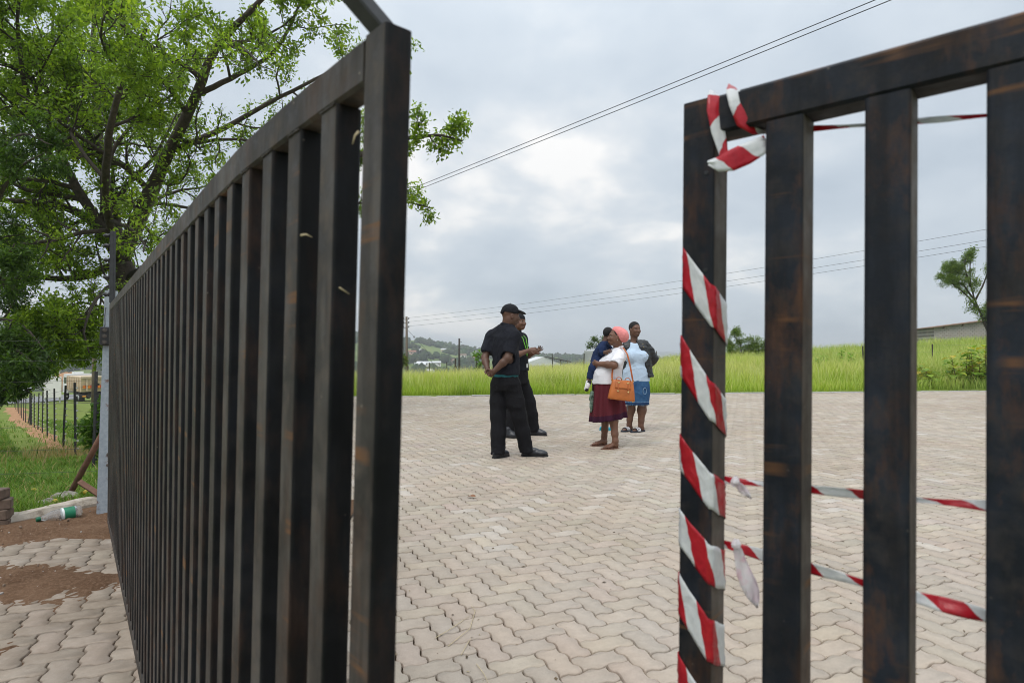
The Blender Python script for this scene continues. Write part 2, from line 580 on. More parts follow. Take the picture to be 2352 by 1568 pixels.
field = obj('paver_field', mesh_from('paver_field', np.concatenate(tri_v), np.concatenate(tri_f), M['paver'], False, np.concatenate(tri_c)), pv_base, kind='stuff')
# single pavers share a few meshes
variants = {}
for h in (True, False):
    V, side, n = blk[h]; T = tess(h)
    for k in range(8):
        c = base * (1 + rng.randn() * .05) + rng.randn(3) * .004
        variants[h, k] = mesh_from('paver', V, T, M['paver'], False, np.tile(c, (len(V), 1)))
for i in np.where(single)[0]:
    o = bpy.data.objects.new('paver', variants[bool(PH[i]), int(rng.randint(8))])
    o.location = (PX[i], PY[i], dz[i]); o.rotation_euler = (tilt[i, 1], -tilt[i, 0], ANG + spin[i])
    link(o, pv_base)

# kerb stones along the far edge of the paving
M['kerb'] = simple('kerb_concrete', (.36, .35, .335), .9, .14, 6, .3, .004)
kx = -6.6; k = 0
kb = empty('far_kerb', (0, 0, 0)); tag(kb, kind='structure')
kmesh = MB().box(-.49, .49, -.075, .075, -.12, .085, bev=.010).mesh('kerb_stone', M['kerb'])
ka = math.atan(.1325)
while kx < 27:
    o = obj('kerb_stone', kmesh, kb, (kx, kerb_y(kx) + .02 + random.Random(k).uniform(-.006, .006), -.070 + random.Random(k + 9).uniform(-.008, .008)), (0, 0, ka))
    kx += math.cos(ka); k += 1
# ------------------------------------------------------------------ steel gates
def steel(name, base=(.030, .031, .036), dust=(.115, .095, .078), dustamt=.55, rustamt=.5, streaks=True):
    t = NT(name)
    p = t.pos()
    tc = t.n('ShaderNodeTexCoord').outputs['Object']
    n1 = t.noise(p, 7, 6, .62); n2 = t.noise(p, 32, 5, .65); n3 = t.noise(p, 180, 3, .6)
    c = t.mix(t.ramp(n1, [(.38, 0), (.62, 1)]), base, tuple(b * 2.6 for b in base))
    c = t.mix(t.ramp(n2, [(.45, 0), (.72, dustamt)]), c, dust)
    c = t.mix(t.ramp(t.noise(t.pos((1, 1, .45)), 13, 6, .7), [(.50, 0), (.66, rustamt)]), c, (.085, .040, .022))
    c = t.mix(t.ramp(t.noise(t.pos((26, 26, 3.5)), 1.0, 5, .65), [(.40, .55), (.56, 0)]), c, tuple(b * .55 for b in base))      # runs down the bar
    if streaks:   # weld and handling marks: short level bands of bare rust
        st = t.noise(t.pos((2.5, 2.5, 34)), 1.0, 4, .6)
        pm = t.noise(t.pos((11, 11, 3)), 1.0, 2, .5)
        c = t.mix(t.math('MULTIPLY', t.ramp(st, [(.59, 0), (.67, .7)]), t.ramp(pm, [(.46, 0), (.58, 1)])), c, (.17, .078, .030))
    spots = t.n('ShaderNodeTexVoronoi'); spots.inputs['Scale'].default_value = 34
    t.l(p, spots.inputs['Vector'])
    c = t.mix(t.math('MULTIPLY', t.ramp(spots.outputs['Distance'], [(.02, .55), (.07, 0)]), t.ramp(t.noise(p, 9, 3), [(.52, 0), (.62, 1)])), c, (.34, .29, .24))
    t.bump(t.math('ADD', n2, t.math('MULTIPLY', n3, .4)), .25, .0025)
    return t.done(c, t.ramp(n2, [(.3, .5), (.7, .8)]), 0, .22)
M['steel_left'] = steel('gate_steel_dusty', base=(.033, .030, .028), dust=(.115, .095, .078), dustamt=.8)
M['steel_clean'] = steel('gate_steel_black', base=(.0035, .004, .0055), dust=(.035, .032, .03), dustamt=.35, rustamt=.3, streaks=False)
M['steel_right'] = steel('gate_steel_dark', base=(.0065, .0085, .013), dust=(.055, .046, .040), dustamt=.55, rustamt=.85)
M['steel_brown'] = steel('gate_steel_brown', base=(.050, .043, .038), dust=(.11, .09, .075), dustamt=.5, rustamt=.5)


TW = .045      # square tube
def tube_mesh(name, L, mat, w=TW, r=.0045, dep=None, second=None, keep=None):
    """square hollow section with rounded edges"""
    h = w / 2; g = (dep or w) / 2
    ring = []
    for cx, cy, a0 in ((h - r, g - r, 0), (-h + r, g - r, 90), (-h + r, -g + r, 180), (h - r, -g + r, 270)):
        for k in range(4):
            a = R(a0 + 30 * k); ring.append((cx + r * math.cos(a), cy + r * math.sin(a)))
    me = MB().prism(ring, 0, L).mesh(name, mat)
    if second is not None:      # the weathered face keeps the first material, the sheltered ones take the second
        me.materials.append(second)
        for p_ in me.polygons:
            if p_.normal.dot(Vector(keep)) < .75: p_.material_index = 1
    return me

# left leaf: plan of its near face read off its top edge
GT, GB = EYE + .33, .055
tl = [(885, 40), (790, 114), (700, 190), (630, 254), (560, 322), (510, 378), (470, 426), (430, 470), (400, 506), (350, 566), (300, 630), (260, 690)]
pl = []
for x, y in tl:
    d = F_ * (GT - EYE) / (HY_ - y); pl.append(((x - CX_) / F_ * d, d))
pl = np.array(pl)
# straight far run with a slight bow at the free end
fit = np.polyfit(pl[4:, 1], pl[4:, 0], 1)
yy = np.array([.62, .72, .85, 1.0, 1.3, 1.8, 2.6, 3.4, 4.45])
bow = np.interp(yy, [.62, .771, .978, 1.3], [pl[0, 0] - np.polyval(fit, .62), pl[2, 0] - np.polyval(fit, .771), pl[4, 0] - np.polyval(fit, .978), 0])
plan = np.stack([np.polyval(fit, yy) + bow, yy], 1)
LEAN = R(1.35)
seg = np.r_[0, np.cumsum(np.linalg.norm(np.diff(plan, axis=0), axis=1))]
def on_plan(s):
    p = np.array([np.interp(s, seg, plan[:, 0]), np.interp(s, seg, plan[:, 1])])
    q_ = np.array([np.interp(s + .05, seg, plan[:, 0]), np.interp(s + .05, seg, plan[:, 1])]) if s + .05 < seg[-1] else p + (plan[-1] - plan[-2])
    u = (q_ - p) / np.linalg.norm(q_ - p)
    return p, u, np.array([u[1], -u[0]])      # position on the near face, direction along, normal away from the camera
def lean_at(s_): return LEAN * max(0., 1 - s_ / 1.7) ** 1.3      # the free end hangs twisted
def low(s_, z): return math.tan(lean_at(s_)) * (GT - z)
gate = empty('steel_gate', (0, 0, 0), (0, 0, 0), 'long open gate leaf of dusty black steel bars at the left', 'gate')
LD = .032      # depth of the left leaf's tubes
ls = tube_mesh('slat', GT - GB - 2 * .05, M['steel_left'], dep=LD, second=M['steel_clean'], keep=(0, 1, 0))
s = .001; k = 0
PITCH = .108
while s < seg[-1] - TW:
    p, u, n = on_plan(s + TW / 2)
    c = p + n * LD / 2
    a = math.atan2(u[1], u[0])
    if k == 0:
        o = obj('end_post', tube_mesh('end_post', GT - GB, M['steel_left'], dep=LD, second=M['steel_clean'], keep=(0, 1, 0)), gate, (c[0] - low(s, GB), c[1], GB)); o.rotation_euler = (Matrix.Rotation(lean_at(s), 3, 'Y') @ Matrix.Rotation(a, 3, 'Z')).to_euler()
    else:
        o = obj('slat', ls, gate, (c[0] - low(s, GB + .05), c[1], GB + .05)); o.rotation_euler = (Matrix.Rotation(lean_at(s), 3, 'Y') @ Matrix.Rotation(a, 3, 'Z')).to_euler()
    k += 1; s += PITCH
obj('hinge_stile', tube_mesh('hinge_stile', GT - GB, M['steel_left'], dep=LD, second=M['steel_clean'], keep=(0, 1, 0)), gate, (*(on_plan(seg[-1] - TW / 2)[0] + on_plan(seg[-1] - TW / 2)[2] * LD / 2), GB), (0, 0, math.atan2(u[1], u[0])))
for nm, z0, z1 in (('top_rail', GT - .05, GT), ('bottom_rail', GB, GB + .05)):
    vs, fs = [], []
    ss = list(np.arange(TW + .001, seg[-1] - TW, .06)) + [seg[-1] - TW]
    r = .004
    prof_ = [(0, z0 + r), (0, z1 - r), (r, z1), (LD - r, z1), (LD, z1 - r), (LD, z0 + r), (LD - r, z0), (r, z0)]
    for s in ss:
        p, u, n = on_plan(s)
        for dn, z in prof_: vs.append((p[0] + n[0] * (dn - .0007) - low(s, z), p[1] + n[1] * (dn - .0007), z))
    m = 8
    for i in range(len(ss) - 1):
        for j in range(m):
            fs.append((i * m + j, i * m + (j + 1) % m, (i + 1) * m + (j + 1) % m, (i + 1) * m + j))
    fs += [tuple(range(m - 1, -1, -1)), tuple((len(ss) - 1) * m + j for j in range(m))]
    MB().add(vs, fs).build(nm, M['steel_left'], gate)
# bent bracket for electric strands on the free end, and the upright one on the hinge end
M['black_steel'] = simple('black_steel', (.022, .023, .027), .55, .3, 40, .2, .002)
M['insulator'] = simple('black_plastic', (.018, .018, .02), .35, .1, 30, 0)
p, u, n = on_plan(.012)
b0 = Vector((*(p + n * .014), GT - .001)); d_ = Vector((u[0] * .36 - n[0] * .55, u[1] * .36 - n[1] * .55, .75)).normalized()
b0 = b0 + Vector((u[0], u[1], 0)) * .012
br = MB()
zax = d_; xax = Vector((u[0], u[1], 0)); xax = (xax - zax * xax.dot(zax)).normalized(); yax = zax.cross(xax)
Mx = Matrix((xax, yax, zax)).transposed().to_4x4(); Mx.translation = b0
br.box(-.012, .012, -.008, .008, -.01, .30, Mx, bev=.002)
bo = br.build('strand_bracket', M['black_steel'], gate)
for h in (.07, .17):
    MB().lathe([(.004, 0), (.009, .004), (.006, .010), (.010, .016), (.004, .026)], 10, Mx @ Matrix.Translation((-.012, 0, h)) @ Matrix.Rotation(R(-90), 4, 'Y')).build('insulator', M['insulator'], bo, True)
p, u, n = on_plan(seg[-1] - .15)
sb = MB().box(-.016, .016, -.012, .012, GT, GT + .50, Matrix.Translation((p[0], p[1] + .02, 0)), bev=.003)
so = sb.build('strand_post', M['black_steel'], gate)
for h in (.06, .18, .30, .40, .47):
    MB().lathe([(.006, 0), (.016, .006), (.010, .018), (.017, .03), (.006, .05)], 10, Matrix.Translation((p[0] - .016, p[1] + .02, GT + h)) @ Matrix.Rotation(R(-90), 4, 'Y')).build('insulator', M['insulator'], so, True)

# dried mud and straw stuck to the bars
M['straw'] = simple('dry_straw', (.46, .38, .24), .9, .2, 60, .2, .002)
for (x, y, dx, dy) in ((760, 655, 42, 20), (690, 540, 26, 4), (822, 300, -14, 30)):
    dd = F_ * (GT - EYE) / 460
    # on the near face of the leaf
    bb = np.interp(x, [t_[0] for t_ in tl][::-1], pl[::-1, 1])
    a_ = at(x, y, bb - .004); c_ = at(x + dx, y + dy, bb - .004)
    mid = (a_ + c_) / 2 + np.array([0, -.002, .002])
    MB().tube([a_, mid, c_], [.0016, .0011, .0004], 5).build('mud_crumb', M['straw'], gate, True)

# right leaf
RL = R(.75)
g0 = np.array([.229, .835]); gu = np.array([.494 - .229, .604 - .835]); gu /= np.linalg.norm(gu); gn = np.array([-gu[1], gu[0]])
g0 = g0 - np.array([math.tan(RL) * GT, 0])
rgate = empty('steel_gate', (0, 0, 0), (0, RL, 0), 'near gate leaf of rust-stained dark bars wound with red and white tape', 'gate')
ang = math.atan2(gu[1], gu[0])
rs = tube_mesh('slat', GT - GB - .1, M['steel_brown'], second=M['steel_right'], keep=(1, 0, 0))
NB = 6
for k in range(NB):
    c = g0 + gu * (k * .1085 + TW / 2) + gn * TW / 2
    if k == 0: obj('end_post', tube_mesh('end_post', GT - GB, M['steel_brown'], second=M['steel_right'], keep=(1, 0, 0)), rgate, (c[0], c[1], GB + c[0] * math.tan(RL)), (0, 0, ang))
    else: obj('slat', rs, rgate, (c[0], c[1], GB + .05 + c[0] * math.tan(RL)), (0, 0, ang))
def rpt(s_, dn, z): q_ = g0 + gu * s_ + gn * dn; return (q_[0], q_[1], z + q_[0] * math.tan(RL))
for nm, z0, z1 in (('top_rail', GT - .05, GT), ('bottom_rail', GB, GB + .05)):
    Lr = NB * .1085
    vs = []; r = .004
    prof_ = [(0, z0 + r), (0, z1 - r), (r, z1), (TW - r, z1), (TW, z1 - r), (TW, z0 + r), (TW - r, z0), (r, z0)]
    for s in (TW + .0005, Lr):
        for dn, z in prof_: vs.append(rpt(s, dn - .0006, z))
    fs = [(j, (j + 1) % 8, 8 + (j + 1) % 8, 8 + j) for j in range(8)] + [tuple(range(7, -1, -1)), tuple(range(8, 16))]
    MB().add(vs, fs).build(nm, M['steel_right'], rgate)
# screw holes in the end post
for z in (EYE + .33 - .098, EYE + .105):
    MB().lathe([(.0028, 0), (.0028, .0012)], 10, Matrix.Translation(rpt(.034, -.0009, z)) @ Matrix.Rotation(math.atan2(gn[1], gn[0]), 4, 'Z') @ Matrix.Rotation(R(90), 4, 'Y')).build('screw_hole', M['insulator'], rgate)

# weld beads where the bars meet the rails
M['weld'] = simple('weld_bead', (.035, .026, .022), .65, .5, 160, .6, .002)
def bead(pts_, seed, par):
    rr = random.Random(seed)
    Q = []
    for i in range(len(pts_) - 1):
        for f in np.linspace(0, 1, 7)[:-1]: Q.append(np.array(pts_[i]) * (1 - f) + np.array(pts_[i + 1]) * f)
    Q.append(np.array(pts_[-1]))
    MB().tube([q_ + np.array([rr.uniform(-.0006, .0006) for _ in range(3)]) for q_ in Q], [.0009 + .0009 * abs(math.sin(i * 1.9 + seed)) for i in range(len(Q))], 6).build('weld_bead', M['weld'], par, True)
for k in range(1, 11):
    s = .001 + k * PITCH
    pa_, u, n = on_plan(s + .002); pb_, u, n = on_plan(s + TW - .002)
    z = GT - .0505
    bead([(pa_[0] - n[0] * .001 - low(s, z), pa_[1] - n[1] * .001, z), (pb_[0] - n[0] * .001 - low(s, z), pb_[1] - n[1] * .001, z)], k + 30, gate)

# ------------------------------------------------------------------ barrier tape
t = NT('barrier_tape')
uv = t.n('ShaderNodeTexCoord').outputs['UV']
sp = t.n('ShaderNodeSeparateXYZ'); t.l(uv, sp.inputs[0])
ph = t.math('FRACT', t.math('DIVIDE', t.math('ADD', sp.outputs[0], t.math('MULTIPLY', sp.outputs[1], -.28)), .078))
st_ = t.ramp(ph, [(.0, 0), (.004, 1), (.5, 1), (.504, 0)])
nn = t.noise(t.pos(), 90, 4)
c = t.mix(st_, t.ramp(nn, [(.3, (.70, .72, .75)), (.7, (.83, .84, .85))]), t.ramp(nn, [(.3, (.44, .012, .026)), (.7, (.60, .022, .04))]))
wr = t.noise(t.pos((1, 1, 1)), 28, 3, .5, .6)
t.bump(wr, .5, .006)
t.put(t.b.inputs['Base Color'], c); t.b.inputs['Roughness'].default_value = .3
tr = t.n('ShaderNodeBsdfTranslucent'); t.l(c, tr.inputs[0])
mx = t.n('ShaderNodeMixShader'); mx.inputs[0].default_value = .3
t.l(t.b.outputs[0], mx.inputs[1]); t.l(tr.outputs[0], mx.inputs[2]); t.l(mx.outputs[0], t.out.inputs[0])
M['tape'] = t.m
t = NT('faded_tape')
nn = t.noise(t.pos(), 30, 4)
c = t.ramp(nn, [(.35, (.86, .74, .80)), (.52, (.90, .88, .90)), (.66, (.86, .62, .70))])
t.bump(t.noise(t.pos(), 40, 3, .5, .6), .5, .006)
t.put(t.b.inputs['Base Color'], c); t.b.inputs['Roughness'].default_value = .35
tr = t.n('ShaderNodeBsdfTranslucent'); t.l(c, tr.inputs[0])
mx = t.n('ShaderNodeMixShader'); mx.inputs[0].default_value = .55
t.l(t.b.outputs[0], mx.inputs[1]); t.l(tr.outputs[0], mx.inputs[2]); t.l(mx.outputs[0], t.out.inputs[0])
M['tape_pale'] = t.m

def ribbon(pts, half, u0=0.0, nv=4, crinkle=0.0, seed=0, slope=0):
    """strip of tape: centre points and half-width vectors; returns mesh"""
    rr = random.Random(seed)
    V, F, U = [], [], []
    L = u0; prev = None
    for i, (c, h) in enumerate(zip(pts, half)):
        c = np.array(c, float); h = np.array(h, float)
        if prev is not None: L += np.linalg.norm(c - prev)
        prev = c
        for k in range(nv + 1):
            v = k / nv * 2 - 1
            V.append(c + h * v + np.array([rr.uniform(-1, 1) for _ in range(3)]) * crinkle * (abs(v) < .99))
            U.append((L + slope * v * np.linalg.norm(h), v * .0375))
    m = nv + 1
    for i in range(len(pts) - 1):
        for k in range(nv):
            F.append((i * m + k, i * m + k + 1, (i + 1) * m + k + 1, (i + 1) * m + k))
    return mesh_from('tape', V, np.array(F), M['tape'], True, uv=np.array(U))

def tape_obj(me, label, parent=None):
    o = obj('barrier_tape', me)
    md = o.modifiers.new('thick', 'SOLIDIFY'); md.thickness = .0003
    if parent is None: tag(o, label, 'tape')
    return o

# wound round the end post: one long helix, drawn turn by turn on the visible height of each band
zl_of = lambda y, d: EYE + (HY_ - y) / F_ * d
starts = [(615, 47), (820, 47), (1040, 40), (1210, 42), (1362, 48), (1545, 48)]     # middle of each band on the left corner, half height
d0 = .835
lean = Matrix.Rotation(RL, 4, 'Y')
pts, half = [], []
zz = [zl_of(y, d0) for y, _ in starts] + [zl_of(1720, d0)]
hh = [h / F_ * d0 for _, h in starts] + [.028]
for k in range(len(zz) - 1):
    za, zb = zz[k], zz[k + 1]
    drop = (za - zb)
    e = .0016
    q = .0032      # the tape rounds the corners of the tube
    loop = [((q, -e), 0), ((.5 * TW, -e), .22), ((TW - q, -e), .43), ((TW + e, q), .46), ((TW + e, .5 * TW), .55), ((TW + e, TW - q), .63), ((TW - q, TW + e), .66), ((.5 * TW, TW + e), .76), ((q, TW + e), .87), ((-e, TW - q), .89), ((-e, .5 * TW), .94), ((-e, q), .985)]
    for (s_, dn), fr in loop:
        z = za - drop * fr
        P = lean @ Vector(rpt(s_, dn, z))
        pts.append(tuple(P)); half.append((0, 0, -(hh[k] * (1 - fr) + hh[k + 1] * fr)))
sub_p, sub_h = [], []
for i in range(len(pts) - 1):
    for f in (0, .25, .5, .75):
        sub_p.append(tuple(np.array(pts[i]) * (1 - f) + np.array(pts[i + 1]) * f)); sub_h.append(tuple(np.array(half[i]) * (1 - f) + np.array(half[i + 1]) * f * (1 + .05 * math.sin(i * 3.1))))
tape_obj(ribbon(sub_p, sub_h, .02, 9, .0008, 3), 'red and white barrier tape wound in a spiral round the gate post')

def pix_ribbon(px, width_px, name_label, u0=0, seed=1, tw=None, crinkle=.001, slope=0, d_of=None):
    """ribbon through pixel points with a depth each"""
    P = [at(x, y, d) for x, y, d in px]
    H = []
    for i, p in enumerate(P):
        a = px[max(i - 1, 0)]; b = px[min(i + 1, len(px) - 1)]
        ax, ay = b[0] - a[0], b[1] - a[1]; L = math.hypot(ax, ay) or 1
        nx_, ny_ = -ay / L, ax / L
        w = width_px[i] if isinstance(width_px, (list, tuple)) else width_px
        d = px[i][2]; ang_ = (tw[i] if tw else 0)
        wv = np.array([nx_ * w / F_ * d, 0, -ny_ * w / F_ * d])
        H.append(wv * math.cos(ang_) + np.array([0, np.linalg.norm(wv), 0]) * math.sin(ang_))
    return tape_obj(ribbon(P, H, u0, 5, crinkle, seed, slope), name_label)

def gd(x, off=0.0):
    """distance of the right leaf's near face at pixel column x, plus an offset behind it"""
    r = (x - CX_) / F_
    s_ = (r * .835 - .229) / (.754 + .657 * r)
    return .835 - .657 * s_ + off * .754
# two strips over the top rail by the end post
pix_ribbon([(1651, 213, gd(1650) + .03), (1649, 216, gd(1647) - .003), (1645, 250, gd(1645) - .004), (1652, 300, gd(1652) - .004), (1664, 350, gd(1664) - .004), (1672, 392, gd(1672) + .0)], [20, 21, 19, 16, 11, 4],
           'narrow red and white tape strip tied over the gate rail nearest the post', .05, 5)
pix_ribbon([(1695, 201, gd(1694) + .03), (1693, 204, gd(1692) - .003), (1697, 235, gd(1697) - .004), (1712, 275, gd(1712) - .003), (1738, 294, gd(1738) + .01), (1764, 300, gd(1764) + .03)], [23, 23, 20, 20, 14, 6],
           'wider red and white tape strip folded over the gate rail beside the narrow one', .02, 6)
pix_ribbon([(1768, 322, .77), (1745, 336, .765), (1715, 352, .76), (1680, 368, .755), (1650, 376, .75), (1628, 372, .75)], [18, 22, 25, 24, 17, 6],
           'torn flapping end of red and white tape below the gate rail', .045, 7, tw=[.2, .1, 0, -.1, .1, .3], crinkle=.0015)
# strands strung behind the bars
def strand(p0, p1, w, label, seed, u0=0, sag=4, n=26):
    px, ws, tw = [], [], []
    rr = random.Random(seed)
    for i in range(n):
        f = i / (n - 1)
        x = p0[0] + (p1[0] - p0[0]) * f; y = p0[1] + (p1[1] - p0[1]) * f + sag * math.sin(math.pi * f)
        px.append((x, y, gd(x, .055) + .004 * math.sin(f * 17 + seed)))
        tw.append(.55 * math.sin(f * 9 + seed)); ws.append(w * (.75 + .3 * math.sin(f * 13 + seed * 2)))
    return pix_ribbon(px, ws, label, u0, seed, tw, .0012)
strand((1660, 1100), (2420, 1172), 13, 'upper twisted strand of red and white tape strung behind the gate bars', 11)
strand((1660, 1246), (2420, 1450), 17, 'lower slanting strand of red and white tape strung behind the gate bars', 12)
strand((1768, 300), (2420, 250), 9, 'thin twisted strand of tape strung just under the gate top rail', 13, .03, 2)
# loose tails from the knots
def tail(px, ws, tw, label, seed, kx, ky):
    o = pix_ribbon(px, ws, label, .045, seed, tw, .0016)
    o.data.materials[0] = M['tape_pale']
    rr = random.Random(seed); P = at(kx, ky, .80)
    kn = MB().lathe([(.001, -.006), (.0045, -.004), (.006, 0), (.004, .0045), (.001, .006)], 9, Matrix.Translation(Vector(P)))
    kn.v = [tuple(c_ + rr.uniform(-.0016, .0016) for c_ in v) for v in kn.v]
    kn.build('knot', M['tape_pale'], o)
tail([(1688, 1104, .80), (1696, 1113, .80), (1703, 1122, .802), (1712, 1131, .80), (1722, 1142, .80)], [4, 8, 10, 8, 2], [.9, .3, -.2, .4, 1.0], 'short pale loose tail of tape at the upper knot', 21, 1687, 1104)
tail([(1690, 1246, .80), (1693, 1262, .80), (1699, 1288, .803), (1706, 1312, .80), (1716, 1336, .798), (1725, 1358, .80), (1730, 1374, .80), (1736, 1390, .80)], [5, 10, 15, 17, 19, 17, 11, 2], [.8, .3, -.25, .1, .35, -.1, .3, .6], 'long pale tail of tape hanging from the lower knot', 22, 1688, 1246)
# ------------------------------------------------------------------ the gate post and what lies by it
t = NT('painted_steel')
p = t.pos()
n1 = t.noise(p, 9, 6, .65); n2 = t.noise(p, 45, 4, .6)
c = t.mix(t.ramp(n2, [(.3, 0), (.7, 1)]), (.25, .29, .33), (.34, .38, .42))
c = t.mix(t.ramp(n1, [(.58, 0), (.66, .9)]), c, (.14, .055, .025))
t.bump(n2, .25, .002)
M['post_paint'] = t.done(c, .6, spec=.4)
M['rust'] = simple('rusty_pipe', (.13, .062, .038), .85, .35, 18, .4, .003)
M['dull_wire'] = simple('dull_wire', (.055, .052, .05), .7, .1, 30, 0)
M['wire'] = simple('galvanised_wire', (.22, .22, .22), .5, .1, 30, 0, metal=.6)
M['hinge'] = simple('hinge_black', (.02, .02, .022), .5, .3, 30, .3, .002)

gp = empty('gate_post', (-3.125, 4.80, -.02), (0, LEAN, R(30)), 'blue-grey painted steel channel post that the long gate hangs on', 'post')
HP = 1.75
ch = [(-.042, -.03), (.042, -.03), (.042, .05), (.035, .05), (.035, -.022), (-.035, -.022), (-.035, .05), (-.042, .05)]
MB().prism(ch, 0, HP).build('channel', M['post_paint'], gp)
for z in (.42, .50, 1.02):
    MB().lathe([(.013, 0), (.013, .008), (.008, .012), (.008, .018)], 6, Matrix.Translation((.02, -.03, z)) @ Matrix.Rotation(R(90), 4, 'X')).build('bolt', M['bolt'], gp)
hb = MB().box(-.062, .01, -.075, -.031, 1.33, 1.47, bev=.006).build('hinge_block', M['hinge'], gp)
for z in (1.355, 1.40, 1.445):
    MB().lathe([(.016, 0), (.016, .006), (.009, .006), (.009, .014)], 8, Matrix.Translation((-.03, -.0755, z)) @ Matrix.Rotation(R(90), 4, 'X')).build('bolt', M['bolt'], hb)
MB().box(-.09, .09, -.07, .09, -.02, .012, bev=.003).build('foot_plate', M['post_paint'], gp)
MB().tube([(-.03, -.035, 1.62), (-.034, -.06, 1.56), (-.03, -.066, 1.49), (-.034, -.05, 1.44)], .003, 5).build('lead_wire', M['insulator'], gp, True)

stay = empty('pipe_stay', (0, 0, 0), label='rusty pipe stay with a short cross bar leaning on the gate post', cat='pipe')
a_ = at(157, 1163, 5.35); b_ = at(248, 975, 5.15)
a_[2] = .0
MB().tube([a_, a_ * .5 + b_ * .5, b_], .024, 12).build('pipe', M['rust'], stay, True)
c_ = at(188, 1106, 5.16); d_ = at(236, 1137, 5.0)
uu_ = Vector(d_ - c_).normalized(); vv_ = uu_.orthogonal().normalized(); ww_ = uu_.cross(vv_)
Mx = Matrix((vv_, ww_, uu_)).transposed().to_4x4(); Mx.translation = Vector(c_)
MB().box(-.02, .02, -.02, .02, 0, (Vector(d_ - c_)).length + .05, Mx, bev=.003).build('cross_bar', M['rust'], stay)

# weathered concrete edging beam
t = NT('weathered_concrete')
p = t.pos()
n1 = t.noise(p, 14, 6, .7)
c = t.ramp(n1, [(.25, (.14, .11, .085)), (.45, (.38, .33, .27)), (.75, (.52, .47, .41))])
t.bump(n1, .7, .02)
M['edging'] = t.done(c, .95, spec=.15)
def rough_beam(a, b, w, h, seed, n=26):
    rr = random.Random(seed)
    a = Vector(a); b = Vector(b); u = (b - a).normalized(); s_ = Vector((u.y, -u.x, 0)).normalized()
    vs, fs = [], []
    base_ring = [(-.5, 0), (-.5, .75), (-.36, 1), (0, 1.02), (.36, 1), (.5, .72), (.5, 0)]
    for i in range(n + 1):
        pnt = a.lerp(b, i / n)
        for x, z in base_ring:
            e = rr.uniform(-.05, .05)
            vs.append(pnt + s_ * (x * w * (1 + e)) + Vector((0, 0, h * z * (1 + rr.uniform(-.09, .06)))) )
    m = len(base_ring)
    for i in range(n):
        for j in range(m - 1):
            fs.append((i * m + j, i * m + j + 1, (i + 1) * m + j + 1, (i + 1) * m + j))
    fs += [tuple(range(m)), tuple(n * m + j for j in range(m - 1, -1, -1))]
    return MB().add(vs, fs)
rough_beam((-4.45, 3.05, -.05), (-3.24, 5.15, -.02), .15, .125, 4).build('edging_beam', M['edging'], label='weathered pale concrete edging beam between the grass and the soil', cat='kerb')

# loose clay bricks in a small pile at the left edge
M['brick'] = simple('old_brick', (.135, .095, .072), .95, .3, 22, .6, .006)
bm_ = MB().box(-.11, .11, -.052, .052, 0, .07, bev=.006).mesh('brick', M['brick'])
for k, (x, y, z, rz) in enumerate(((-3.66, 4.42, .01, 25), (-3.665, 4.43, .082, 14), (-3.655, 4.42, .154, 31), (-3.69, 4.43, .226, 5))):
    lab = ['bottom brick of the small pile at the far left edge', 'second brick up in the small pile at the left edge',
           'third brick up in the small pile at the left edge', 'top brick of the small pile at the left edge'][k]
    obj('brick', bm_, None, (x, y, z), (0, 0, R(rz)), label=lab, cat='brick', group='bricks in the pile at the left edge')

# soil swept over the pavers beside the hinge
sx_ = np.arange(-5.6, -1.2, .02); sy_ = np.arange(1.0, 5.3, .02)
SX, SY = np.meshgrid(sx_, sy_)
img_x = CX_ + F_ * SX / SY; img_y = HY_ + F_ * EYE / SY
h = .013 * bumps(SX, SY, .34, 0, 7) + .007 * bumps(SX, SY, .11, 7, 7) + .006 * bumps(SX, SY, .06, 12, 8) + .0025 * np.random.RandomState(3).randn(*SX.shape)
# two drifts: one against the edging, one lying across the pavers further forward
e_ = SX - edge_x(SY)
h1 = .035 - .11 * np.clip(e_ - .30, -.3, 2)
h1 = np.where(SY > 3.8, h1, -.03)
h1 = np.maximum(np.where(SY > 4.1, .024 - .45 * np.clip(4.30 - SY, 0, 9), -.03), h1 - .9 * np.clip(4.25 - SY, 0, 9) * .2)
cx2, cy2 = -2.66, 3.44
rot = R(8)
dx_, dy_ = (SX - cx2) * math.cos(rot) - (SY - cy2) * math.sin(rot), (SX - cx2) * math.sin(rot) + (SY - cy2) * math.cos(rot)
h2 = .020 - .045 * ((dx_ / .95) ** 2 + (dy_ / .42) ** 2) ** .8
cx3, cy3 = -2.35, 2.62
h3 = .006 - .03 * (((SX - cx3) / .42) ** 2 + ((SY - cy3) / .45) ** 2) ** .7
SZ = np.maximum(np.maximum(h1, h2), h3) * .9 + h
SZ = np.clip(SZ, -.03, .05)
ok = (SX > edge_x(SY) - .25) & (SZ > -.028)
ny_, nx_ = SX.shape
I = np.arange(nx_ * ny_).reshape(ny_, nx_)
q = np.stack([I[:-1, :-1], I[:-1, 1:], I[1:, 1:], I[1:, :-1]], -1).reshape(-1, 4)
q = q[ok.ravel()[q].any(1)]
t = NT('soil')
p = t.pos()
n1 = t.noise(p, 55, 6, .75); n2 = t.noise(p, 3.2, 4, .6)
c = t.ramp(n1, [(.25, (.055, .030, .018)), (.5, (.13, .075, .045)), (.75, (.23, .155, .105))])
c = t.mix(t.ramp(n2, [(.4, 0), (.65, .5)]), c, (.21, .13, .082))
t.bump(n1, .8, .012)
M['soil'] = t.done(c, .97, spec=.08)
obj('soil_drift', mesh_from('soil_drift', np.stack([SX, SY, SZ], -1), q, M['soil'], True), kind='stuff', label='brown soil washed over the pavers by the gate hinge', cat='soil')
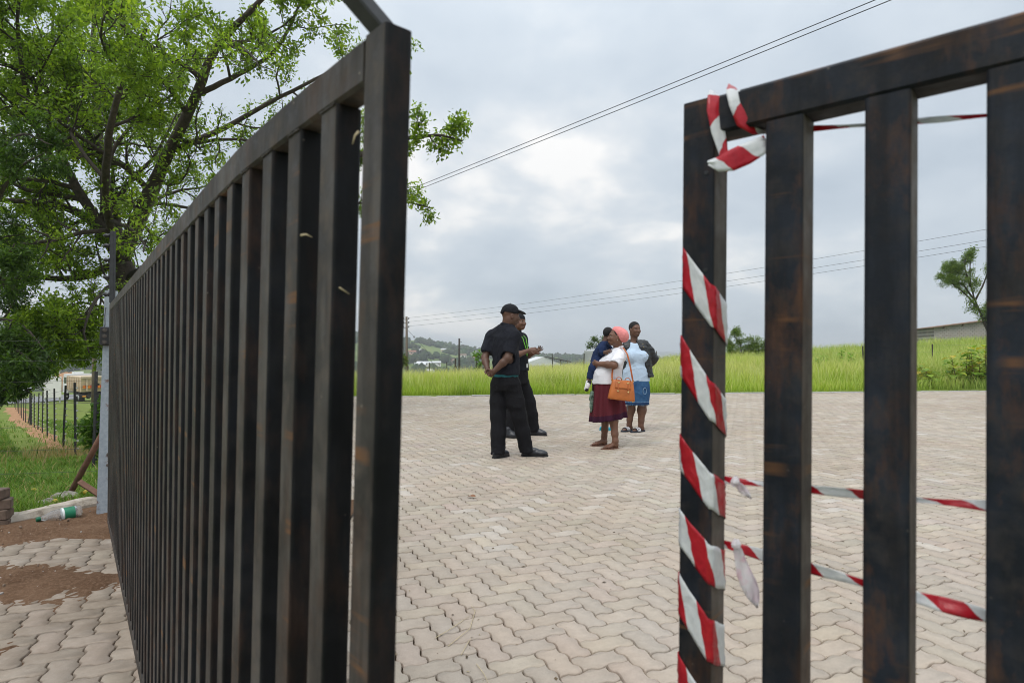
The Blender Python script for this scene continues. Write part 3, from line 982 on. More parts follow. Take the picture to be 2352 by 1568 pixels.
# pebbles and crumbs in the soil
rr = random.Random(8)
M['pebble'] = toned('pebble', .9, .2, 40)
pm = MB()
for k in range(420):
    y_ = rr.uniform(2.1, 4.9); x_ = float(edge_x(np.array(y_))) + rr.uniform(.05, 1.6)
    if x_ > -1.1 - .55 * (y_ - 1): continue
    j_ = int((y_ - 1.0) / .02); i_ = int((x_ + 5.6) / .02)
    if not (0 <= j_ < ny_ and 0 <= i_ < nx_) or SZ[j_, i_] < .0: continue
    r_ = rr.choice((.004, .005, .007, .009, .013))
    g = rr.uniform(.6, 1.2)
    col = (.26 * g, .19 * g, .14 * g) if rr.random() < .7 else (.36 * g, .33 * g, .30 * g)
    Mt = Matrix.Translation((x_, y_, SZ[j_, i_] + r_ * .3)) @ Euler((rr.random() * 6, rr.random() * 6, rr.random() * 6)).to_matrix().to_4x4() @ Matrix.Diagonal((r_, r_ * .8, r_ * .6, 1))
    pm.lathe([(.35, -.9), (.9, -.35), (.85, .4), (.3, .95)], 6, Mt, col)
o = pm.build('pebbles', M['pebble'], tone=True); tag(o, 'small stones and crumbs scattered over the soil', 'gravel', kind='stuff')

# plastic drink bottle lying by the edging
bt = empty('plastic_bottle', (0, 0, 0), label='empty clear plastic bottle with green label lying on the soil', cat='bottle')
t = NT('clear_plastic')
t.b.inputs['Transmission Weight'].default_value = .85
t.b.inputs['IOR'].default_value = 1.2
M['pet'] = t.done((.86, .92, .95), .12)
M['bottle_label'] = simple('green_label', (.01, .17, .085), .45, .25, 14, 0)
M['bottle_white'] = simple('white_label', (.72, .75, .74), .5, .1, 30, 0)
M['bottle_cap'] = simple('green_cap', (.006, .12, .06), .4, .1, 30, 0)
pa = Vector(at(92, 1208, 4.50)); pb = Vector(at(192, 1184, 4.70))
pa.z = .064; pb.z = .074
u_ = (pb - pa).normalized(); v_ = Vector((0, 0, 1)); v_ = (v_ - u_ * v_.dot(u_)).normalized(); w_ = u_.cross(v_)
BM_ = Matrix((v_, w_, u_)).transposed().to_4x4(); BM_.translation = pa
LB = (pb - pa).length
prof_b = [(.013, .0), (.013, .02), (.016, .024), (.024, .045), (.038, .075), (.046, .11), (.046, .145), (.044, .15), (.044, .225), (.046, .23), (.045, LB - .10), (.041, LB - .085), (.045, LB - .07), (.046, LB - .03), (.040, LB - .008), (.02, LB)]
MB().lathe(prof_b, 20, BM_).build('bottle_body', M['pet'], bt, True)
MB().lathe([(.0465, .152), (.0467, .155), (.0467, .215), (.0465, .218)], 20, BM_).build('bottle_label', M['bottle_label'], bt, True)
MB().lathe([(.0470, .140), (.0473, .141), (.0473, .1515), (.0470, .1518)], 20, BM_).build('label_band', M['bottle_white'], bt, True)
MB().lathe([(.0155, -.012), (.0165, -.008), (.0165, .012), (.0155, .014)], 14, BM_).build('bottle_cap', M['bottle_cap'], bt, True)

# fallen yellow fruit and two rocks in the grass by the edging
M['fruit'] = simple('yellow_fruit', (.48, .34, .03), .5, .2, 30, .1, .002)
M['rock'] = simple('grey_rock', (.24, .22, .19), .95, .25, 9, .6, .02)
fr = MB().lathe([(.006, -.02), (.017, -.013), (.022, 0), (.018, .014), (.006, .021)], 10).mesh('fruit', M['fruit'], True)
for k, (x, y, d, lab) in enumerate(((131, 1148, 4.98, 'yellow fruit in the grass just behind the bottle'), (200, 1133, 5.35, 'yellow fruit on the edging right of the bottle'), (82, 1140, 5.45, 'yellow fruit lying in the grass farthest left'))):
    P = at(x, y, d); obj('fallen_fruit', fr, None, (P[0], P[1], terrain(P[0], P[1]) + .055), label=lab, cat='fruit', group='fallen fruit by the edging')
for x, y, d, r_, lab in ((112, 1152, 5.0, .06, 'small grey stone by the edging left of the fruit'), (155, 1135, 5.25, .085, 'larger flat grey stone behind the bottle')):
    P = at(x, y, d); rr = random.Random(int(x))
    mb = MB().lathe([(.4, -.5), (.95, -.2), (1.0, .2), (.6, .55), (.15, .65)], 9, Matrix.Translation((P[0], P[1], float(terrain(P[0], P[1])) + .04)) @ Matrix.Diagonal((r_ * 1.4, r_, r_ * .7, 1)))
    mb.v = [tuple(c_ + rr.uniform(-.012, .012) for c_ in v) for v in mb.v]
    mb.build('stone', M['rock'], label=lab, cat='stone')

# ------------------------------------------------------------------ boundary fence running down the slope
M['fence_post'] = simple('fence_post_black', (.022, .022, .024), .7, .3, 30, .2, .002)
M['white_clip'] = simple('white_clip', (.6, .6, .58), .5, .1, 20, 0)
fz = [517, 421, 352, 305, 265, 237, 213, 193, 174, 158, 145, 134, 123, 115, 107, 98, 91, 85]
fd = [7.9, 9.8, 11.8, 13.7, 15.6, 17.6, 19.6, 21.6, 23.6, 25.6, 27.8, 30.0, 32.5, 35, 38, 41, 44, 48]
fpts = []
for k, (z_, d) in enumerate(zip(fz, fd)):
    x = z_ * .42
    X = (x - CX_) / F_ * d
    zg = float(terrain(X, d))
    fpts.append((X, d, zg))
    w = .016 if k < 3 else .0145
    hgt = 1.22 if k else 1.3
    if k in (8,): w = .035
    nth = ['nearest', 'second', 'third', 'fourth', 'fifth', 'sixth', 'seventh', 'eighth', 'ninth', 'tenth', 'eleventh', 'twelfth', 'thirteenth', 'fourteenth', 'fifteenth', 'sixteenth', 'seventeenth', 'eighteenth'][k]
    lab = f'{nth} black post of the electric fence counted from the gate' if k else 'nearest black post of the electric fence beside the leafy bush'
    fo = empty('fence_post', (X, d, zg - .05), (0, R(random.Random(k).uniform(-1.5, 1.5)) + (R(7) if k == 9 else 0), R(20)), lab, 'post', 'posts of the electric fence down the slope')
    MB().box(-w, w, -w, w, 0, hgt, bev=.004).build('shaft', M['fence_post'], fo)
    if k < 9:
        for i in range(9):
            MB().box(w, w + .022, -.012, .012, .18 + i * .118, .205 + i * .118).build('insulator', M['white_clip'] if k else M['insulator'], fo)
fw = empty('fence_wires', (0, 0, 0), label='thin wires strung along the black posts down the slope', cat='wire')
for i in range(9):
    z_ = .14 + i * .118
    MB().tube([(x + .012, y, z + z_) for x, y, z in fpts], .0016, 4, False).build('wire', M['dull_wire'], fw)
# wires from the gate post to the left, along the frontage
ww = empty('frontage_wires', (0, 0, 0), label='thin level wires running left from the gate post', cat='wire')
for z0, z1 in ((1.38, 1.40), (1.20, 1.20), (1.02, .98), (.82, .76), (.62, .52), (.42, .28), (.22, .05)):
    pts_ = [(-3.14 + (-10.5 + 3.14) * f, 5.6 + .9 * f, z0 + (z1 - z0) * f * 1.6 - .05 * math.sin(math.pi * f)) for f in np.linspace(0, 1, 9)]
    MB().tube(pts_, .0012, 4, False).build('wire', M['dull_wire'], ww)
# ------------------------------------------------------------------ trees
M['bark'] = simple('bark', (.060, .048, .038), .95, .4, 14, .8, .02)
M['bark_pale'] = simple('bark_pale', (.10, .085, .07), .95, .35, 14, .8, .02)
M['leaf'] = leafmat('leaf', .48)

class Tree:
    def __init__(s, seed): s.r = np.random.RandomState(seed); s.wood = MB(); s.tips = []
    def limb(s, pts, r0, r1, n=7):
        """smooth a hand-laid limb and add it as wood; returns the points with radii"""
        P = np.array(pts, float)
        tt = np.linspace(0, 1, len(P)); t2 = np.linspace(0, 1, max(6, len(P) * 4))
        # cubic-ish smoothing
        Q = np.stack([np.interp(t2, tt, P[:, k]) for k in range(3)], 1)
        for _ in range(3): Q[1:-1] = (Q[:-2] + 2 * Q[1:-1] + Q[2:]) / 4
        L = np.linalg.norm(np.diff(Q, axis=0), axis=1).sum()
        Q[1:-1] += s.r.randn(len(Q) - 2, 3) * .012 * L / len(Q) * 2
        rad = r0 + (r1 - r0) * t2 ** .8
        s.wood.tube(Q, list(rad), n, True)
        return Q, rad
    def grow(s, Q, rad, depth, spread=.9, count=6, ratio=.55, start=.25, up=.25, leafy=2, lenf=None, droop=0.0):
        r = s.r
        L = np.linalg.norm(np.diff(Q, axis=0), axis=1).sum()
        for k in range(count):
            f = start + (1 - start) * (k + r.rand()) / count
            i = min(int(f * (len(Q) - 1)), len(Q) - 2)
            p = Q[i]; d = Q[min(i + 1, len(Q) - 1)] - Q[max(i - 1, 0)]; d = d / (np.linalg.norm(d) + 1e-9)
            side = r.randn(3); side -= d * side.dot(d); side /= np.linalg.norm(side) + 1e-9
            v = d * (1 - spread * .5) + side * spread + np.array([0, 0, up - droop * r.rand()])
            v /= np.linalg.norm(v)
            l = (lenf or L * ratio) * (.6 + .7 * r.rand()) * (1.1 - .5 * f)
            ns = 5 if depth > 0 else 4
            pts = [p]; w = v.copy()
            for j in range(ns):
                w = w + r.randn(3) * .22 + np.array([0, 0, .06 - droop * .12]); w /= np.linalg.norm(w)
                pts.append(pts[-1] + w * l / ns)
            pts = np.array(pts)
            rr0 = min(rad[i] * .6, l * .022 + .004); rr1 = max(rr0 * .25, .0025)
            rd = np.linspace(rr0, rr1, len(pts))
            s.wood.tube(pts, list(rd), 5 if depth > 1 else 4 if depth > 0 else 3, False)
            if depth > 0:
                s.grow(pts, rd, depth - 1, spread, max(3, count - 1), ratio, .2, up, leafy, None, droop)
            if depth <= leafy - 1:
                s.tips.append((pts, depth))
    def leaves(s, per=10, size=.05, width=.45, cols=None, spread=.10, mode='flat', seed=0, keep=None):
        """small pointed leaves along every twig"""
        r = np.random.RandomState(seed + 77)
        C, D, K = [], [], []
        for pts, dep in s.tips:
            shade = r.rand()
            n = per if dep == 0 else per // 2
            f = r.rand(n) ** .7 * (len(pts) - 1)
            i = np.minimum(f.astype(int), len(pts) - 2); a = (f - i)[:, None]
            p = pts[i] * (1 - a) + pts[i + 1] * a
            d = pts[i + 1] - pts[i]; d /= np.linalg.norm(d, axis=1)[:, None] + 1e-9
            o = r.randn(n, 3) * spread
            C.append(p + o); D.append(d * .6 + r.randn(n, 3) * .55 + np.array([0, 0, -.12])); K.append(np.full(n, shade))
        C = np.concatenate(C); D = np.concatenate(D); K = np.concatenate(K)
        if keep is not None:
            m = keep(C); C, D, K = C[m], D[m], K[m]
        n = len(C)
        D /= np.linalg.norm(D, axis=1)[:, None] + 1e-9
        U = r.randn(n, 3) * .55 + np.array([0, 0, 1.0]); U -= D * (U * D).sum(1)[:, None]; U /= np.linalg.norm(U, axis=1)[:, None] + 1e-9
        S = np.cross(D, U)
        ls = size * (.65 + .7 * r.rand(n))[:, None]
        v0 = C; v1 = C + D * ls * .45 + S * ls * width * .5 + U * ls * .05; v2 = C + D * ls; v3 = C + D * ls * .45 - S * ls * width * .5 + U * ls * .05
        V = np.stack([v0, v1, v2, v3], 1).reshape(-1, 3)
        F = np.arange(n * 4).reshape(n, 4)
        cols = np.array(cols)
        pick = np.clip(K * .65 + r.rand(n) * .35, 0, .999) * (len(cols) - 1)
        i = pick.astype(int); a = (pick - i)[:, None]
        cc = cols[i] * (1 - a) + cols[np.minimum(i + 1, len(cols) - 1)] * a
        cc = cc * (.8 + .4 * r.rand(n, 1))
        return mesh_from('crown', V, F, M['leaf'], False, np.repeat(cc, 4, 0)), n

def P3(x, y, d): return at(x, y, d)

# --- the big spreading tree behind the long gate
root = at(292, 900, 13.2); root[2] = float(terrain(root[0], root[1])) - .1
T = Tree(3)
fork = P3(278, 600, 13.0)
Q, rd = T.limb([root, P3(292, 760, 13.2), P3(285, 670, 13.1), fork], .34, .24, 12)
prim = [
    # right main limb
    ([fork, P3(322, 480, 12.6), P3(385, 345, 12.1), P3(448, 215, 11.6), P3(490, 100, 11.2), P3(560, 30, 10.8), P3(640, -50, 10.4)], .17, .03),
    # centre limb
    ([fork, P3(262, 500, 13.2), P3(225, 350, 13.6), P3(212, 200, 13.9), P3(205, 80, 14.0), P3(220, -90, 14.2)], .15, .03),
    # left limb rising
    ([fork, P3(232, 520, 12.7), P3(150, 400, 12.3), P3(100, 250, 12.0), P3(40, 120, 11.8), P3(-60, 0, 11.6)], .14, .03),
    # left limb lying low
    ([fork, P3(205, 498, 12.9), P3(115, 462, 12.8), P3(10, 462, 12.6), P3(-120, 440, 12.4)], .12, .03),
    ([P3(240, 520, 12.8), P3(238, 350, 12.2), P3(145, 232, 11.8), P3(70, 178, 11.4), P3(-20, 130, 11.0)], .10, .025),
    # right limb behind the gate reaching out past its end
    ([P3(300, 640, 13.0), P3(430, 560, 12.6), P3(600, 470, 12.2), P3(760, 380, 11.8), P3(900, 322, 11.4), P3(1000, 305, 11.2), P3(1062, 322, 11.0)], .13, .012),
    ([P3(600, 470, 12.2), P3(740, 470, 12.2), P3(860, 465, 12.2), P3(940, 462, 12.2), P3(990, 478, 12.2)], .05, .008),
    # upper right
    ([P3(448, 215, 11.6), P3(540, 170, 11.6), P3(630, 120, 11.6), P3(680, 20, 11.6), P3(700, -60, 11.6)], .06, .015),
    ([P3(385, 345, 12.1), P3(500, 300, 12.4), P3(620, 230, 12.6), P3(740, 170, 12.8), P3(820, 120, 13), P3(900, 140, 13.2)], .07, .012),
    ([P3(430, 560, 12.6), P3(560, 420, 13.2), P3(680, 330, 13.5), P3(800, 270, 13.8), P3(880, 260, 14)], .06, .012),
    # away from and towards the viewer
    ([fork, P3(330, 500, 14.5), P3(380, 380, 16), P3(420, 250, 17), P3(470, 140, 17.5)], .12, .03),
    ([fork, P3(240, 480, 11.5), P3(240, 330, 10.2), P3(270, 190, 9.4), P3(330, 60, 9.0)], .10, .025),
    ([P3(150, 400, 12.3), P3(90, 330, 11.6), P3(50, 200, 11.0), P3(30, 60, 10.6), P3(40, -80, 10.4)], .07, .02),
    ([P3(225, 350, 13.6), P3(150, 220, 14.5), P3(110, 100, 15.0), P3(120, -60, 15.2)], .07, .02),
    # hanging low on the left
    ([fork, P3(190, 640, 12.6), P3(95, 640, 12.2), P3(10, 600, 12.0), P3(-80, 590, 11.8)], .09, .02),
    ([P3(280, 690, 13.0), P3(215, 720, 12.4), P3(150, 730, 11.8), P3(100, 760, 11.2), P3(70, 800, 10.8)], .07, .012),
    ([P3(275, 650, 13.0), P3(240, 660, 12), P3(210, 700, 11.2), P3(190, 760, 10.8), P3(205, 810, 10.5)], .05, .01),
]
for k_, (pts, a, b) in enumerate(prim):
    Q, rd = T.limb(pts, a, b, 8)
    low_ = pts[-1][2] < 3.0
    Ln = np.linalg.norm(np.diff(Q, axis=0), axis=1).sum()
    if k_ in (5, 6): T.grow(Q, rd, 1, .9, 15 if k_ == 5 else 9, .4, .35, .1, 2, .62, .2)
    elif k_ in (7, 8, 9): T.grow(Q, rd, 2, .95, 6, .46, .2, .15, 2, min(1.5, .42 * Ln), .14)
    else: T.grow(Q, rd, 2, .95, 9, .46, .16, .15, 2, min(2.3, .46 * Ln), .5 if low_ else .14)
big = empty('spreading_tree', (0, 0, 0), label='big spreading green tree behind the long gate leaf', cat='tree')
T.wood.build('trunk', M['bark'], big, True)
def keep_big(C):
    """sky gaps, and nothing hanging below the crown in front of the fence"""
    x = CX_ + F_ * C[:, 0] / C[:, 1]; y = HY_ - F_ * (C[:, 2] - EYE) / C[:, 1]
    lim = np.interp(x, [60, 110, 150, 200, 260], [900, 868, 842, 848, 830]) + 12 * np.sin(x * .21) + 8 * np.sin(x * .53)
    return (y < lim) | (x > 300)
me, nl = T.leaves(17, .080, .46, [(.07, .12, .02), (.12, .20, .025), (.19, .30, .032), (.29, .42, .04), (.42, .54, .055)], .055, seed=2, keep=keep_big)
obj('crown', me, big)
print('big tree leaves', nl, 'twigs', len(T.tips))

# --- darker dense tree at the left edge
T = Tree(9)
root = at(-30, 950, 10.2); root[2] = float(terrain(root[0], root[1])) - .1
Q, rd = T.limb([root, at(-40, 800, 10.2), at(-60, 600, 10.1), at(-80, 380, 10.0), at(-70, 150, 10.0)], .16, .05, 10)
dark = [([at(-60, 620, 10.1), at(-10, 450, 9.6), at(40, 380, 9.2), at(95, 350, 9.0)], .05, .01), ([at(-50, 700, 10.1), at(0, 640, 9.4), at(30, 560, 9.0)], .04, .01),
        ([at(-40, 800, 10.2), at(10, 790, 9.6), at(50, 810, 9.2), at(95, 850, 9.0)], .05, .01), ([at(-40, 820, 10.2), at(0, 860, 9.8), at(40, 880, 9.5), at(75, 905, 9.3)], .04, .008),
        ([at(-60, 480, 10.1), at(0, 330, 9.8), at(50, 300, 9.5), at(110, 330, 9.2)], .05, .01), ([at(-40, 840, 10.2), at(-20, 880, 9.8), at(20, 900, 9.6)], .03, .008),
        ([at(-50, 740, 10.1), at(20, 730, 9.8), at(70, 760, 9.6), at(120, 830, 9.4)], .04, .008)]
for pts, a, b in dark:
    Q, rd = T.limb(pts, a, b, 6)
    T.grow(Q, rd, 1, .9, 9, .5, .1, .05, 2, .55, .25)
dk = empty('dark_tree', (0, 0, 0), label='darker dense tree leaning in at the left edge', cat='tree')
T.wood.build('trunk', M['bark'], dk, True)
keep_dark = lambda C: (HY_ - F_ * (C[:, 2] - EYE) / C[:, 1]) < np.interp(CX_ + F_ * C[:, 0] / C[:, 1], [-400, 0, 60, 110, 150], [1000, 930, 905, 872, 835])
me, nl = T.leaves(34, .085, .3, [(.022, .048, .013), (.042, .085, .018), (.075, .14, .022), (.12, .21, .03)], .06, seed=5, keep=keep_dark)
obj('crown', me, dk)
print('dark tree leaves', nl)

def small_tree(name, label, base_px, d, limbs, seed, size, cols, per=16, depth=1, r0=.09, count=7, lenf=None, spread=.06, width=.4, mat='bark', group=None, on_ground=True):
    T = Tree(seed)
    b = at(base_px[0], base_px[1], d)
    if on_ground: b[2] = float(terrain(b[0], b[1])) - .05
    for k, L in enumerate(limbs):
        pts = [b] + [at(*p) if len(p) == 3 else at(p[0], p[1], d) for p in L] if k == 0 else [at(*p) if len(p) == 3 else at(p[0], p[1], d) for p in L]
        Q, rd = T.limb(pts, r0 if k == 0 else r0 * .6, r0 * .15, 7)
        T.grow(Q, rd, depth, .95, count, .5, .3, .12, 2, lenf, .1)
    o = empty(name, (0, 0, 0), label=label, cat='tree', group=group)
    T.wood.build('trunk', M[mat], o, True)
    me, n = T.leaves(per, size, width, cols, spread, seed=seed)
    obj('crown', me, o)
    return o
G1 = [(.04, .07, .018), (.07, .12, .024), (.12, .19, .034), (.18, .26, .045)]
G2 = [(.07, .12, .025), (.12, .19, .035), (.19, .28, .05), (.26, .34, .06)]
# leaning tree by the block building on the right rise
dR = 46
small_tree('leaning_tree', 'slender leaning tree in front of the grey block building', (2290, 800), dR,
           [[(2282, 780), (2262, 745), (2252, 715), (2240, 690), (2232, 660), (2228, 620), (2235, 570)],
            [(2252, 715), (2225, 680), (2200, 660), (2180, 645), (2165, 635)], [(2240, 690), (2215, 655), (2200, 625), (2195, 600)], [(2240, 690), (2262, 650), (2275, 610), (2290, 560)],
            [(2262, 745), (2275, 715), (2290, 690), (2310, 670)], [(2215, 655), (2185, 640), (2170, 615)], [(2232, 660), (2215, 610), (2225, 580)], [(2262, 745), (2270, 738), (2268, 720)]],
           21, .14, G2, 26, 1, .13, 9, .95, .11)
# bushes on the rise seen between the bars
small_tree('bushy_tree', 'round bushy tree in the field left of the taller shrub', (1705, 838), 40,
           [[(1703, 815), (1700, 790), (1695, 765)], [(1703, 815), (1688, 800), (1675, 785)], [(1703, 815), (1718, 795), (1722, 775)], [(1700, 790), (1685, 770), (1690, 758)], [(1700, 800), (1680, 815), (1672, 805)], [(1703, 815), (1722, 812), (1730, 800)]],
           22, .12, G2, 16, 1, .08, 7, .55, .09)
small_tree('shrub', 'upright shrub in the field right of the bushy tree', (1742, 838), 40,
           [[(1742, 815), (1742, 795), (1740, 775)], [(1742, 825), (1732, 805), (1728, 788)], [(1742, 825), (1752, 805), (1757, 788)], [(1742, 820), (1760, 810), (1768, 800)]],
           23, .12, G2, 14, 1, .06, 6, .45, .08)
small_tree('young_tree', 'loose tree beside the grey water tank', (1380, 845), 60,
           [[(1380, 815), (1382, 795), (1388, 772)], [(1380, 810), (1365, 798), (1352, 793)], [(1381, 800), (1372, 785), (1365, 775)], [(1381, 805), (1395, 785), (1402, 768)], [(1380, 815), (1390, 812), (1396, 800)]],
           24, .17, G1, 14, 1, .10, 6, .62, .10)
small_tree('orchard_tree', 'small broad-leaved tree behind the elbow of the man in the cap', (1112, 862), 44,
           [[(1112, 840), (1110, 822), (1108, 810)], [(1112, 845), (1100, 838), (1095, 840)], [(1111, 830), (1100, 820), (1097, 815)]],
           25, .26, [(.08, .17, .02), (.13, .25, .03), (.2, .32, .05)], 5, 1, .05, 4, .42, .10, .5)
small_tree('roadside_bush', 'leafy bush hugging the blue-grey gate post', (262, 1060), 8.2,
           [[(258, 1020), (252, 985), (250, 945)], [(258, 1030), (240, 1000), (232, 975)], [(258, 1030), (268, 980), (275, 950)], [(258, 1020), (242, 960), (236, 945)], [(258, 1030), (246, 1020), (240, 1010)]],
           26, .085, [(.045, .10, .015), (.075, .16, .02), (.12, .22, .03)], 22, 1, .03, 7, .26, .05)
small_tree('field_bush', 'yellowish bush at the foot of the wooden power pole', (918, 865), 60,
           [[(915, 840), (910, 815), (905, 800)], [(915, 850), (922, 835), (926, 825)], [(915, 850), (900, 830), (890, 815)]],
           27, .26, [(.06, .10, .015), (.11, .16, .02), (.2, .22, .03)], 22, 1, .08, 7, .8, .14)
# ------------------------------------------------------------------ figures: smooth implicit surfaces meshed once
def rot3(yaw=0, pitch=0, roll=0):
    """columns: forward, left, up.  yaw from +X towards +Y, pitch lifts the forward axis"""
    return np.array((Matrix.Rotation(yaw, 3, 'Z') @ Matrix.Rotation(-pitch, 3, 'Y') @ Matrix.Rotation(roll, 3, 'X')))

class Sdf:
    def __init__(s): s.ops = []
    def cap(s, a, b, ra, rb=None, k=.02, op='u'):
        a = np.array(a, float); b = np.array(b, float); rb = ra if rb is None else rb
        m = max(ra, rb)
        s.ops.append(('cap', (a, b, ra, rb), np.minimum(a, b) - m, np.maximum(a, b) + m, k, op)); return s
    def chain(s, pts, rs, k=.02):
        for i in range(len(pts) - 1): s.cap(pts[i], pts[i + 1], rs[i], rs[i + 1], k)
        return s
    def ell(s, c, r, Rm=None, k=.02, op='u'):
        c = np.array(c, float); r = np.array(r, float); m = r.max()
        s.ops.append(('ell', (c, r, np.eye(3) if Rm is None else Rm), c - m, c + m, k, op)); return s
    def box(s, c, h, Rm=None, rad=.01, k=.01, op='u'):
        c = np.array(c, float); h = np.array(h, float); m = np.linalg.norm(h)
        s.ops.append(('box', (c, h, np.eye(3) if Rm is None else Rm, rad), c - m, c + m, k, op)); return s
    def sect(s, rows, yaw, k=.02, op='u', p=2.0):
        """stack of ellipses: rows of (z, cx, cy, half width, half depth)"""
        rows = np.array(sorted(rows), float)
        m = max(rows[:, 3].max(), rows[:, 4].max())
        lo = np.array([rows[:, 1].min() - m, rows[:, 2].min() - m, rows[0, 0]]); hi = np.array([rows[:, 1].max() + m, rows[:, 2].max() + m, rows[-1, 0]])
        s.ops.append(('sect', (rows, yaw, p), lo, hi, k, op)); return s
    def cut(s, c, n):
        """drop everything on the side the normal points to"""
        n = np.array(n, float); n /= np.linalg.norm(n)
        s.ops.append(('cut', (np.array(c, float), n), None, None, 0, 'i')); return s
    def mesh(s, name, mat, h=.008, fold=None, smooth=True, col=None):
        lo = np.min([o[2] for o in s.ops if o[2] is not None and o[5] == 'u'], 0) - 4 * h - .01
        hi = np.max([o[3] for o in s.ops if o[2] is not None and o[5] == 'u'], 0) + 4 * h + .01
        n = np.ceil((hi - lo) / h).astype(int) + 1
        ax = [lo[i] + h * np.arange(n[i]) for i in range(3)]
        G = np.full(n, .25, np.float32)
        for kind, a, blo, bhi, k, op in s.ops:
            if blo is None: sl = [slice(0, n[i]) for i in range(3)]
            else:
                mg = k + 3 * h + .012
                sl = [slice(max(0, int((blo[i] - mg - lo[i]) / h)), min(n[i], int((bhi[i] + mg - lo[i]) / h) + 2)) for i in range(3)]
            X = ax[0][sl[0]][:, None, None]; Y = ax[1][sl[1]][None, :, None]; Z = ax[2][sl[2]][None, None, :]
            if kind == 'cap':
                p, q, ra, rb = a; v = q - p; L2 = v.dot(v) + 1e-12
                t = np.clip(((X - p[0]) * v[0] + (Y - p[1]) * v[1] + (Z - p[2]) * v[2]) / L2, 0, 1)
                d = np.sqrt((X - p[0] - t * v[0]) ** 2 + (Y - p[1] - t * v[1]) ** 2 + (Z - p[2] - t * v[2]) ** 2) - (ra + (rb - ra) * t)
            elif kind in ('ell', 'box'):
                c, r, Rm = a[:3]
                dx, dy, dz = X - c[0], Y - c[1], Z - c[2]
                l = [Rm[0, i] * dx + Rm[1, i] * dy + Rm[2, i] * dz for i in range(3)]
                if kind == 'ell':
                    k0 = np.sqrt(sum((l[i] / r[i]) ** 2 for i in range(3))); k1 = np.sqrt(sum((l[i] / r[i] ** 2) ** 2 for i in range(3)))
                    d = k0 * (k0 - 1) / np.maximum(k1, 1e-6)
                else:
                    rad = a[3]; qd = [np.abs(l[i]) - r[i] + rad for i in range(3)]
                    d = np.sqrt(sum(np.maximum(q_, 0) ** 2 for q_ in qd)) + np.minimum(np.maximum(np.maximum(qd[0], qd[1]), qd[2]), 0) - rad
            elif kind == 'sect':
                rows, yaw, pw = a
                z = ax[2][sl[2]]
                cxx, cyy, w, dd = [np.interp(z, rows[:, 0], rows[:, i])[None, None, :] for i in (1, 2, 3, 4)]
                fx, fy = math.cos(yaw), math.sin(yaw)
                lf = (X - cxx) * fx + (Y - cyy) * fy; ll = -(X - cxx) * fy + (Y - cyy) * fx
                kk = (np.abs(ll / w) ** pw + np.abs(lf / dd) ** pw) ** (1 / pw)
                d = (kk - 1) * np.minimum(w, dd)
                d = np.maximum(d, np.maximum(rows[0, 0] - Z, Z - rows[-1, 0]))
            elif kind == 'cut':
                c, nn = a
                d = (X - c[0]) * nn[0] + (Y - c[1]) * nn[1] + (Z - c[2]) * nn[2]
            g = G[sl[0], sl[1], sl[2]]; d = d.astype(np.float32)
            if op == 'u':
                if k > 0:
                    hh = np.clip(.5 + .5 * (g - d) / k, 0, 1); r_ = g * (1 - hh) + d * hh - k * hh * (1 - hh)
                else: r_ = np.minimum(g, d)
            elif op == 's':
                hh = np.clip(.5 - .5 * (g + d) / max(k, 1e-4), 0, 1); r_ = g * (1 - hh) - d * hh + k * hh * (1 - hh)
            else: r_ = np.maximum(g, d)
            G[sl[0], sl[1], sl[2]] = r_
        return nets(name, G, lo, h, mat, fold, smooth, col)

